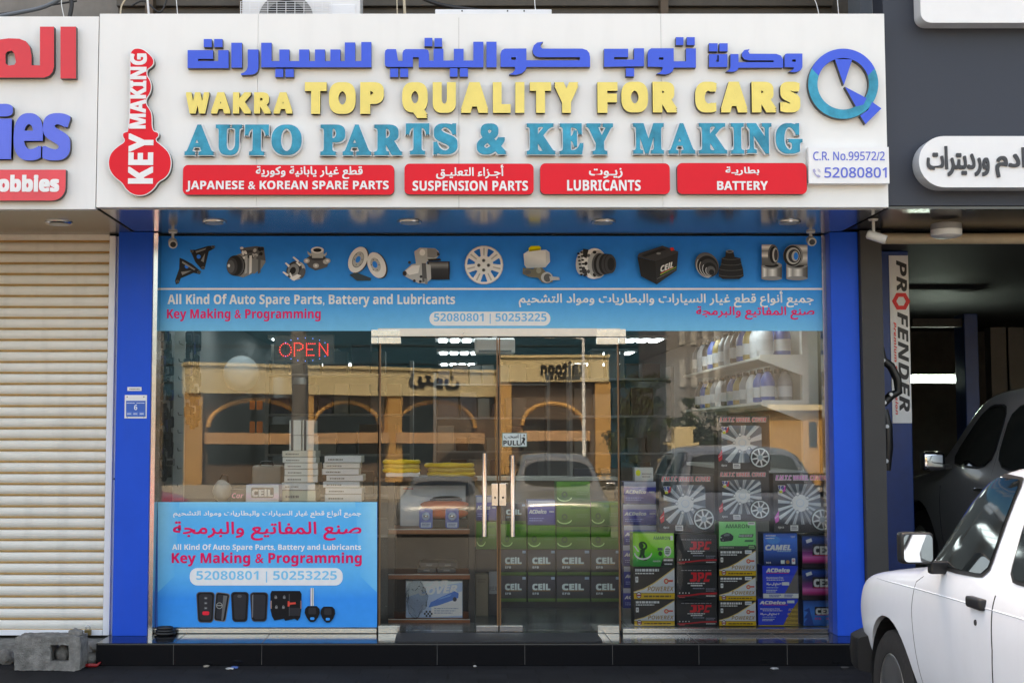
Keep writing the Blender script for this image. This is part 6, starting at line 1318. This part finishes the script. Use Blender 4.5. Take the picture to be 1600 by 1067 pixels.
    for tw in wheels:
        for sx in (-1, 1):
            x = sx * (width - .13); w = MB().lathe([(rw * .62, -.1), (rw * .9, -.105), (rw * .985, -.085), (rw, -.05), (rw, .05), (rw * .985, .085), (rw * .9, .105), (rw * .62, .1), (rw * .6, .05), (rw * .6, -.05), (rw * .62, -.1)], (x, -tw, rw), 'x', 40, cap=False).build('wheel', M_tyre, q, sm_=40)
            mb = MB(); mb.lathe([(rw * .63, .095), (rw * .60, .10), (rw * .55, .06), (rw * .30, .05), (rw * .22, .075), (rw * .08, .085)], (x, -tw, rw), 'x', 36) if sx > 0 else mb.lathe([(rw * .63, -.095), (rw * .60, -.10), (rw * .55, -.06), (rw * .30, -.05), (rw * .22, -.075), (rw * .08, -.085)], (x, -tw, rw), 'x', 36)
            if arch:
                Lr = MB(); nn_ = 30; vs_ = [(sx * (width - .30 if e else width - .035), -tw + (r_arch - .006) * math.cos(2 * math.pi * k / nn_), rw + .03 + (r_arch - .006) * math.sin(2 * math.pi * k / nn_)) for e in (0, 1) for k in range(nn_)]; Lr.add(vs_, [(k, (k + 1) % nn_, nn_ + (k + 1) % nn_, nn_ + k) for k in range(nn_)] + [tuple(range(nn_, 2 * nn_))]); Lr.build('wheel_liner', M_rub, q)
            rm = mb.build('rim', M_rim, w, sm_=30); mb = MB()
            for k in range(8): a = k * .7854; mb.lathe([(rw * .055, 0), (rw * .055, sx * .004)], (x + sx * .057, -tw + rw * .43 * math.cos(a), rw + rw * .43 * math.sin(a)), 'x', 10)
            mb.build('rim_hole', M_rub, rm)
    if extras: extras(q, body, hit, line, skin)
    q.location = loc; q.rotation_euler = (0, 0, rot); return q
def side_both(*pts): return [('L', pts), ('R', pts)]
M_carwhite = mat('car_paint_white', (.80, .845, .92), .25, var=.05, scale=2, coat=.5, dirt=.05)
def pickup():
    st = [(0, .48, .74, .62, .80, .50), (.05, .42, .80, .72, .855, .60), (.16, .40, .85, .795, .89, .66), (.45, .36, .905, .825, .94, .70), (.9, .33, .95, .83, .985, .71), (1.08, .33, .965, .83, 1.005, .715), (1.18, .33, .975, .83, 1.04, .72), (1.42, .33, .985, .83, 1.37, .64), (1.56, .33, .99, .83, 1.49, .605), (1.8, .33, 1.0, .83, 1.525, .59), (2.75, .33, 1.01, .83, 1.53, .59), (2.95, .34, 1.01, .83, 1.48, .60), (3.05, .36, 1.01, .83, 1.10, .68), (3.15, .38, 1.0, .83, 1.03, .74), (4.5, .42, .99, .83, 1.01, .76), (4.75, .46, .97, .81, .99, .74)]
    mir = mat('mirror_glass', (.85, .87, .9), .02, metal=1, var=.02)
    def extra(q, body, hit, line, skin):
        # black front bumper wrapping the corner
        pts = [(-.83, -.33), (-.835, -.26), (-.81, -.12), (-.72, .03), (-.4, .10), (0, .12), (.4, .10), (.72, .03), (.81, -.12), (.835, -.26), (.83, -.33)]; mb = MB(); n = len(pts)
        pr = [(0, .36), (.014, .37), (.02, .45), (.014, .53), (0, .54), (-.08, .56), (-.08, .34)]; V = []
        for x, y_ in pts:
            d = Vector((x, y_ + .6)).normalized()
            for o, z in pr: V.append((x + d.x * o, y_ + d.y * o, z))
        m_ = len(pr); mb.add(V, [(i * m_ + k, (i + 1) * m_ + k, (i + 1) * m_ + (k + 1) % m_, i * m_ + (k + 1) % m_) for i in range(n - 1) for k in range(m_)] + [tuple(range(m_)), tuple((n - 1) * m_ + k for k in range(m_))])
        mb.build('front_bumper', mat('bumper_black', (.010, .010, .011), .5, spec=.3), q, sm_=40)
        for sg, sd in ((-1, 'L'), (1, 'R')):
            hx = sg * .925
            m = MB().box(hx - .076, hx + .076, -1.54, -1.46, 1.05, 1.195, bev=.022).build('side_mirror', M_black, q, sm_=40)
            mb = MB(); mb.prism([rrect(hx - .066, hx + .066, 1.06, 1.185, .02)], -1.5425, -1.5405); mg = mb.build('mirror_glass', mir, m)
            MB().box(*sorted((sg * .76, hx - sg * .07)), -1.50, -1.45, 1.0, 1.06, bev=.012).build('mirror_arm', M_black, m)
            p, nn = hit(sd, 1.95, .925)
            h = MB().box(*sorted((p.x - sg * .01, p.x + sg * .028)), -2.03, -1.87, .90, .948, bev=.012).build('door_handle', M_black, q, sm_=50)
            p, nn = hit(sd, 1.94, .84); MB().lathe([(.014, -sg * .004), (.012, sg * .004)], (p.x, -1.94, .84), 'x', 14).build('keyhole', M_dark, q)
            skin('side_lamp', sd, [(.09, .70), (.09, .78), (.17, .78), (.18, .70)], mat('amber_lamp', (.55, .16, .03), .15, coat=.5), .008)
            line('body_crease', sd, [(.5, .88), (1.2, .90), (2.2, .915), (2.9, .92)], M_carwhite, .004, -.001)
        skin('grille', 'F', [(-.38, .60), (-.38, .74), (.38, .74), (.38, .60)], M_black, .01); 
        for sg in (-1, 1): skin('headlight', 'F', [(sg * .42, .60), (sg * .42, .74), (sg * .58, .73), (sg * .58, .61)], mat('headlight_glass', (.7, .72, .74), .1, coat=.6), .012)
    wins = side_both((1.28, 1.03), (1.96, 1.04), (1.93, 1.445), (1.62, 1.445), (1.50, 1.38)) + side_both((2.2, 1.05), (2.72, 1.06), (2.68, 1.42), (2.12, 1.43)) + [('F', [(-.60, 1.07), (.60, 1.07), (.50, 1.43), (-.50, 1.43)]), ('B', [(-.5, 1.13), (.5, 1.13), (.46, 1.41), (-.46, 1.41)])]
    seams = [(s, p) for s in 'LR' for p in ([(2.08, .40), (2.09, .58), (2.115, .75), (2.105, .92), (2.105, .985)], [(1.16, .60), (1.14, .80), (1.16, .93), (1.24, .97)], [(1.16, .60), (1.19, .40)])]
    vehicle('pickup_truck', 'white pickup truck parked nose to the shop in the lower right corner', st, M_carwhite, (.74, 3.75), .36, .83, wins, seams=seams, extras=extra, loc=(3.09, -2.46, 0), rot=0, rw=.32)
pickup()
M_suvgrey = mat('car_paint_grey', (.34, .34, .345), .35, metal=.2, var=.05, coat=.4)
M_silver = mat('car_paint_silver', (.36, .37, .38), .25, metal=.6, var=.03, coat=.5)
M_tail = mat('tail_lamp_red', (.5, .02, .02), .15, coat=.5); M_head = mat('headlamp_clear', (.75, .77, .78), .08, coat=.7)
SUV = [(0, .45, .80, .66, .88, .55), (.06, .36, .90, .80, .98, .66), (.25, .32, .98, .90, 1.05, .74), (.9, .30, 1.04, .93, 1.10, .78), (1.15, .30, 1.06, .93, 1.16, .78), (1.75, .30, 1.08, .93, 1.72, .68), (2.0, .30, 1.09, .93, 1.82, .66), (3.2, .30, 1.10, .93, 1.84, .66), (4.3, .32, 1.10, .92, 1.80, .66), (4.6, .36, 1.08, .90, 1.35, .72), (4.72, .42, 1.0, .84, 1.08, .70)]
SUVW = side_both((1.55, 1.17), (2.5, 1.16), (2.5, 1.66), (2.05, 1.66)) + side_both((2.6, 1.16), (3.5, 1.16), (3.5, 1.66), (2.6, 1.66)) + side_both((3.6, 1.17), (4.3, 1.18), (4.15, 1.62), (3.6, 1.66)) + [('F', [(-.68, 1.22), (.68, 1.22), (.58, 1.68), (-.58, 1.68)]), ('B', [(-.62, 1.25), (.62, 1.25), (.56, 1.66), (-.56, 1.66)])]
SUVL = [('headlight', 'F', [(s * .45, .72), (s * .45, .86), (s * .74, .90), (s * .76, .76)], M_head) for s in (-1, 1)] + [('tail_lamp', 'B', [(s * .66, .80), (s * .66, 1.1), (s * .82, 1.1), (s * .82, .8)], M_tail) for s in (-1, 1)] + [('grille', 'F', [(-.38, .70), (-.38, .86), (.38, .86), (.38, .70)], M_black), ('bumper_intake', 'F', [(-.5, .44), (-.5, .56), (.5, .56), (.5, .44)], M_black)]
PL = [('plate', 'F', [(-.25, .58), (-.25, .68), (.25, .68), (.25, .58)], M_white), ('plate', 'B', [(-.25, .72), (-.25, .84), (.25, .84), (.25, .72)], M_white)]
def suv_extra(q, body, hit, line, skin):
    for sg, sd in ((-1, 'L'), (1, 'R')):
        x = sg * 1.04; m = MB().box(x - .1, x + .1, -1.72, -1.60, 1.12, 1.28, bev=.035).build('side_mirror', M_chrome, q, sm_=40); MB().box(*sorted((sg * .88, x - sg * .08)), -1.68, -1.63, 1.13, 1.17).build('mirror_arm', M_black, m)
        for t in (2.42, 3.42): p, _ = hit(sd, t, .98); p and MB().box(*sorted((p.x - sg * .01, p.x + sg * .03)), -t - .1, -t + .1, .965, .995, bev=.01).build('door_handle', M_chrome, q)
seamS = [(s, p) for s in 'LR' for p in ([(1.5, .4), (1.5, 1.1)], [(2.55, .36), (2.55, 1.7)], [(3.55, .5), (3.55, 1.1)])]
vehicle('parked_suv', 'dark grey SUV standing inside the garage behind the pickup, chrome mirror', SUV, M_suvgrey, (.92, 3.7), .43, .93, SUVW, SUVL, PL, seamS, suv_extra, (5.25, 3.15, .22), 0, .37)
# ------------------------------------------------------------------ across the street (seen mirrored in the glass)
GZ = -.55
def RV(px, py, d): x, z = U(px, py, d); return x, z        # where a thing seen in the glass really stands: d metres in front of it
vehicle('parked_suv', 'silver SUV with white plate mirrored in the right door leaf', SUV, M_silver, (.92, 3.7), .43, .93, SUVW, SUVL, PL, seamS, suv_extra, (RV(884, 800, 14)[0], -14.2, GZ + .01), 0, .37)
SED = [(0, .42, .62, .62, .68, .5), (.06, .32, .70, .76, .76, .62), (.3, .26, .80, .84, .86, .68), (1.0, .24, .88, .87, .93, .72), (1.3, .24, .90, .87, .98, .72), (1.95, .24, .92, .87, 1.36, .60), (2.3, .24, .93, .87, 1.43, .57), (3.0, .24, .94, .87, 1.43, .57), (3.5, .25, .95, .87, 1.25, .60), (3.85, .26, .96, .86, 1.04, .68), (4.35, .30, .94, .83, 1.0, .68), (4.5, .38, .80, .74, .86, .6)]
SEDW = side_both((1.75, .99), (2.55, .99), (2.55, 1.34), (2.2, 1.34)) + side_both((2.65, .99), (3.45, 1.0), (3.2, 1.33), (2.65, 1.34)) + [('F', [(-.6, 1.02), (.6, 1.02), (.5, 1.34), (-.5, 1.34)]), ('B', [(-.6, 1.06), (.6, 1.06), (.5, 1.32), (-.5, 1.32)])]
SEDL = [('headlight', 'F', [(s * .4, .58), (s * .4, .68), (s * .68, .72), (s * .70, .60)], M_head) for s in (-1, 1)] + [('tail_lamp', 'B', [(s * .48, .70), (s * .48, .84), (s * .74, .86), (s * .74, .70)], M_tail) for s in (-1, 1)]
vehicle('parked_sedan', 'silver sedan with red tail lamps mirrored in the left door leaf', SED, mat('car_paint_pewter', (.17, .175, .18), .4, metal=.4, var=.03, coat=.2), (.85, 3.55), .38, .87, SEDW, SEDL, PL, [], None, (RV(690, 800, 13)[0], -18.6, GZ + .01), math.pi, .31)
vehicle('parked_sedan', 'red sedan mirrored at the left end of the shop window', SED, mat('car_paint_red', (.38, .02, .05), .25, var=.03, coat=.6), (.85, 3.55), .38, .87, SEDW, SEDL, PL, [], None, (RV(215, 800, 10)[0], -12.8, GZ + .35), math.radians(-75), .31)
M_tan = mat('tan_render', lin((196, 152, 92)), .85, var=.12, scale=1.5); M_band = mat('pale_fascia_band', lin((206, 190, 150)), .7, var=.06, scale=1.2); M_brown = mat('brown_screen', (.17, .115, .08), .7, var=.4, scale=3); M_hole = mat('dark_arcade', (.012, .02, .024), .5)
def restaurant():
    d = 57; q = thing('restaurant', 'tan restaurant with arches and dark roof sign across the street, mirrored in the glass', 'restaurant', (3, -d, GZ))
    g = GZ
    def P(px, py, dd): x, z = RV(px, py, dd); return Vector((x, -dd, z))
    # right block with the roof sign
    def wall(ax, bx, ztop, zband, y, arches, xr=None):
        pass
    def block(pxa, pxb, ytop, yband, ysp, d0, d1, arches):
        """a facade from (pxa, d0) to (pxb, d1): band, piers, arched openings; real wall with thickness"""
        A, B = P(pxa, ytop, d0), P(pxb, ytop, d1); ax = Vector((B.x - A.x, B.y - A.y, 0)); L = ax.length; ax.normalize(); nrm = Vector((-ax.y, ax.x, 0)); nrm = nrm if nrm.y > 0 else -nrm
        top = (A.z + B.z) / 2; bd = (P(pxa, yband, d0).z + P(pxb, yband, d1).z) / 2; sp = P((pxa + pxb) / 2, ysp, (d0 + d1) / 2).z
        W_ = lambda s, o, z: (A.x + ax.x * s + nrm.x * o, A.y + ax.y * s + nrm.y * o, z)
        def slab(mb, s0, s1, o0, o1, z0, z1): mb.add([W_(s, o, z) for s in (s0, s1) for o in (o0, o1) for z in (z0, z1)], [(0, 1, 3, 2), (4, 6, 7, 5), (0, 4, 5, 1), (2, 3, 7, 6), (0, 2, 6, 4), (1, 5, 7, 3)])
        mb = MB(); slab(mb, -.3, L + .3, -.4, .5, bd, top); mb.build('fascia_band', M_band, q)
        mb = MB(); slab(mb, -.35, L + .35, -.4, .58, top + .001, top + .14); mb.build('coping', M_band, q)
        mb = MB(); slab(mb, 0, L, -9, -3, g, bd - .01); mb.build('building_core', M_hole, q)
        # screen wall with arches
        loops = [[(0, g), (L, g), (L, bd - .02), (0, bd - .02)]]; trims = []
        for c, w, h in arches:
            s = c * L; hw = w / 2; ar_ = [(s + hw * math.cos(t), sp + h * math.sin(t)) for t in [math.pi * k / 20 for k in range(21)]]; loops.append(ar_ + [(s - hw, g + .9), (s + hw, g + .9)]); trims.append((s, hw, h))
        v2, tri, ed = fill2d(loops); mb = MB(); n = len(v2); mb.add([W_(s, 0, z) for s, z in v2] + [W_(s, -.3, z) for s, z in v2], list(tri) + [tuple(i + n for i in t) for t in tri] + [(a, b, b + n, a + n) for a, b in ed]); mb.build('arch_wall', M_brown, q)
        for s, hw, h in trims:
            mb = MB(); mb.tube([W_(s + hw * math.cos(t), .06, sp + h * math.sin(t)) for t in [math.pi * k / 24 for k in range(25)]], .11, 8); mb.build('arch_trim', M_tan, q)
            mb = MB(); slab(mb, s - hw - .25, s + hw + .25, .0, .55, sp - .75, sp - .25); mb.build('counter_ledge', mat('ledge_peach', lin((196, 156, 118)), .8, var=.1), q)
        edges = [0] + [(arches[i][0] + arches[i + 1][0]) / 2 * L for i in range(len(arches) - 1)] + [L]
        for s in edges: mb = MB(); slab(mb, s - .38, s + .38, .02, .42, g, bd - .015); mb.build('pier', M_tan, q)
        return W_, L, top, bd
    W_, L, top, bd = block(786, 940, 560, 598, 664, d, d, [(.5, 3.1, 1.05)])
    # raised dark sign: reads the right way from the street
    def sign(body, sty, s0, s1, z0, z1, W_, bold, par):
        mb = MB(); vs, fs, ed, _ = glyphs(styl(body, sty) if sty else body)
        for k, (dx, dz) in enumerate(KINK[:5]):
            V = [W_(s0 + u * (s1 - s0) + dx * bold, .56 + .002 * k, z0 + w * (z1 - z0) + dz * bold) for u, w in vs]; mb.add(V, fs); 
        return mb.build('sign_lettering', M_black, q, fix=False)
    h = top - bd
    # W_ runs from mirrored left to right; from the street that is right to left, so flip
    def flip(W0, L0): return lambda s, o, z: W0(L0 - s, o, z)
    sc = L / (940 - 786)
    xs = lambda px: L - (px - 786) * sc
    sign('zaitoon', SB, xs(912), xs(844), bd + h * .30, bd + h * .84, flip(W_, L), .016, q); sign('Restaurant & Grill', SB, xs(905), xs(852), bd + h * .12, bd + h * .26, flip(W_, L), .012, q)
    W2, L2, top2, bd2 = block(300, 782, 578, 618, 668, 50, 58, [(.19, 4.6, 1.25), (.47, 3.6, 1.2), (.77, 4.4, 1.25)])
    sc2 = L2 / 482; x2 = lambda px: L2 - (px - 300) * sc2; h2 = top2 - bd2
    sign(ar('زيتون'), None, x2(700), x2(618), bd2 + h2 * .32, bd2 + h2 * .86, flip(W2, L2), .03, q); sign(ar('مطعم ومشويات') if 0 else ar('زيتون'), None, 0, .01, bd2, bd2 + .01, flip(W2, L2), .0, q) if 0 else None
    mb = MB(); A = P(300, 578, 50); B = P(940, 560, 57); mb.box(A.x, B.x, -70, -59.5, g, bd - .2); mb.build('rear_block', M_brown, q)
    # iron fence in front
    y = 44; a, b = RV(770, 740, y)[0], RV(1330, 740, y)[0]; t = thing('iron_fence', 'dark ornamental iron fence before the restaurant, mirrored in the glass', 'fence', (a, -y, GZ)); mb = MB()
    z1 = RV(800, 738, y)[1]
    for z in (GZ + .15, z1 - .1): mb.box(a, b, -y - .02, -y + .02, z, z + .05)
    x = a
    while x < b: mb.tube([(x, -y, GZ), (x, -y, z1)], .02, 5); mb.tube([(x, -y, z1 - .3), (x + .15, -y, z1 + .05), (x + .3, -y, z1 - .3)], .02, 5); x += .3
    mb.build('railing', M_black, t)
restaurant()
def street():
    M_gt = mat('tower_grey', (.19, .185, .19), .85, var=.08, scale=.6); M_win = mat('tower_window_band', (.36, .36, .36), .6, var=.1)
    d = 62; a, b = RV(1040, 500, d)[0], RV(1262, 500, d)[0]; q = thing('grey_tower', 'tall grey building with pale window strips, mirrored in the right window', 'building', ((a + b) / 2, -d - 5, GZ))
    MB().box(a, b, -d - 10, -d, GZ, 16).build('tower_wall', M_gt, q); mb = MB()
    for fl in range(6):
        z0 = 1.9 + fl * 2.3
        for k in range(4): x = a + .7 + k * .62; mb = MB().box(x, x + .32, -d - .05, -d + .06, z0, z0 + 1.5); mb.build('window', M_win, q)
    mb = MB().box(a - .1, b + .1, -d - .02, -d + .25, 1.35, 1.55); mb.build('cornice', M_win, q)
    d = 50; a, b = RV(1254, 500, d)[0], RV(1420, 500, d)[0]; q = thing('beige_building', 'beige building with narrow dark windows, mirrored at the right end of the glass', 'building', ((a + b) / 2, -d - 5, GZ)); zt = RV(1280, 642, d)[1]
    MB().box(a - 1.6, b, -d - 10, -d, GZ, zt).build('house_wall', M_tan, q); MB().box(a - 1.7, b, -d - 10, -d + .3, zt + .001, zt + .25).build('parapet', M_band, q)
    for k in range(4): x = a + .2 + k * .9; MB().box(x, x + .35, -d - .05, -d + .03, zt - 1.6, zt - .5).build('window', M_hole, q)
    d = 40; x, _ = RV(1068, 700, d); q = thing('stone_kiosk', 'small stepped pale stone kiosk beyond the fence, mirrored in the right window', 'kiosk', (x, -d - .5, GZ)); z = GZ
    for w, h in ((1.3, 1.2), (1.5, .1), (.9, .55), (1.15, .09), (.7, .5), (.9, .09)): MB().box(x - w / 2, x + w / 2, -d - w, -d, z + .001, z + h, bev=.01).build('kiosk_stage', M_band, q); z += h
    MB().box(x - .32, x + .32, -d - .1, -d + .01, GZ + .3, GZ + 1.0).build('niche', M_hole, q)
    d = 82; a, b = RV(120, 500, d)[0], RV(1037, 500, d)[0]; zt = RV(700, 470, d)[1]; q = thing('sky_stand_in_block', 'long dark teal glass office block behind the restaurant, mirrored along the top of the window', 'building', ((a + b) / 2, -d - 5, GZ))  # added block covers the bright mirrored sky; its teal paints a dim sky
    MB().box(a, b, -d - 12, -d, GZ, zt).build('sky_wall', mat('sky_teal', (.010, .055, .09), .35, var=.2, scale=.3, spec=.3), q); mb = MB()
    for k in range(12): mb.box(a - .02, b + .02, -d - .02, -d + .06, 1.5 + k * 1.25, 1.56 + k * 1.25)
    mb.build('block_line', mat('teal_line', (.01, .03, .036), .5), q)
    # lamp posts
    x, _ = RV(458, 600, 9.0); q = thing('utility_pole', 'thick grey utility pole in the street, mirrored in the left window', 'pole', (x, -9.9, 0)); MB().tube([(x - .02, -9.9, 0), (x, -9.9, 2.2), (x - .10, -9.9, 5.5)], [.14, .125, .10], 20).build('pole_shaft', mat('pole_grey', (.16, .155, .15), .8, var=.4, scale=4, bump=.4), q, sm_=60)
    x, _ = RV(912, 600, 30); q = thing('lamp_post', 'thin street lamp post before the restaurant, mirrored in the right door leaf', 'lamp post', (x, -30, GZ)); zt = RV(912, 529, 30)[1]
    MB().tube([(x, -30, GZ), (x, -30, zt)], [.07, .04], 10).build('post', M_frame, q); MB().tube([(x, -30, zt - .02), (x - .45, -30, zt + .06), (x - .9, -30, zt + .05)], .03, 8).build('lamp_arm', M_frame, q); MB().box(x - 1.15, x - .85, -30.1, -29.9, zt, zt + .08, bev=.02).build('lamp_head', M_frame, q)
    # trees: tapered trunk, limbs and leaf clumps
    M_leaf = mat('leaf_green', (.05, .075, .03), .6, var=.6, scale=3); M_bark = mat('bark', (.09, .065, .045), .9, var=.4, bump=.6)
    def tree(x, y, h, r, seed, lab):
        rnd = random.Random(seed); q = thing('broadleaf_tree', lab, 'tree', (x, y, GZ), 'street trees mirrored in the glass'); mb = MB(); mb.tube([(x, y, GZ), (x + .1, y, GZ + h * .3), (x + .05, y + .1, GZ + h * .55)], [.2, .14, .08], 10)
        lim = []
        for k in range(7): a = rnd.random() * 6.28; e = Vector((x + r * .6 * math.cos(a), y + r * .6 * math.sin(a), GZ + h * rnd.uniform(.5, .9))); mb.tube([(x + .08, y, GZ + h * rnd.uniform(.25, .45)), ((x + e.x) / 2, (y + e.y) / 2, GZ + h * .6), e], [.07, .045, .015], 6); lim.append(e)
        mb.build('trunk', M_bark, q, sm_=60); mb = MB()
        for k in range(46):
            e = rnd.choice(lim); c = e + Vector((rnd.gauss(0, r * .32), rnd.gauss(0, r * .32), rnd.gauss(0, h * .12))); cr = rnd.uniform(.25, .5) * r * .6
            for _ in range(70):
                p = c + Vector((rnd.gauss(0, cr * .5), rnd.gauss(0, cr * .5), rnd.gauss(0, cr * .4))); u = Vector((rnd.gauss(0, 1), rnd.gauss(0, 1), rnd.gauss(0, 1))).normalized(); w = u.orthogonal().normalized(); s = rnd.uniform(.05, .1); mb.face([p - u * s, p - w * s * .5, p + u * s, p + w * s * .5])
        mb.build('crown', M_leaf, q, fix=False)
    for i, (px, d, h, r) in enumerate(((1008, 36, 3.9, 1.1), (1560, 30, 3.6, 1.3), (1120, 47, 3.4, 1.5), (1500, 34, 5, 2), (60, 40, 5, 2.2))):
        tree(RV(px, 700, d)[0], -d, h, r, 300 + i, ('dark leafy tree by the fence left of the grey tower', 'small leafy street tree at the far right of the road', 'low leafy tree at the foot of the grey tower', 'leafy street tree right of the beige building', 'leafy street tree at the far left across the road')[i])
street()
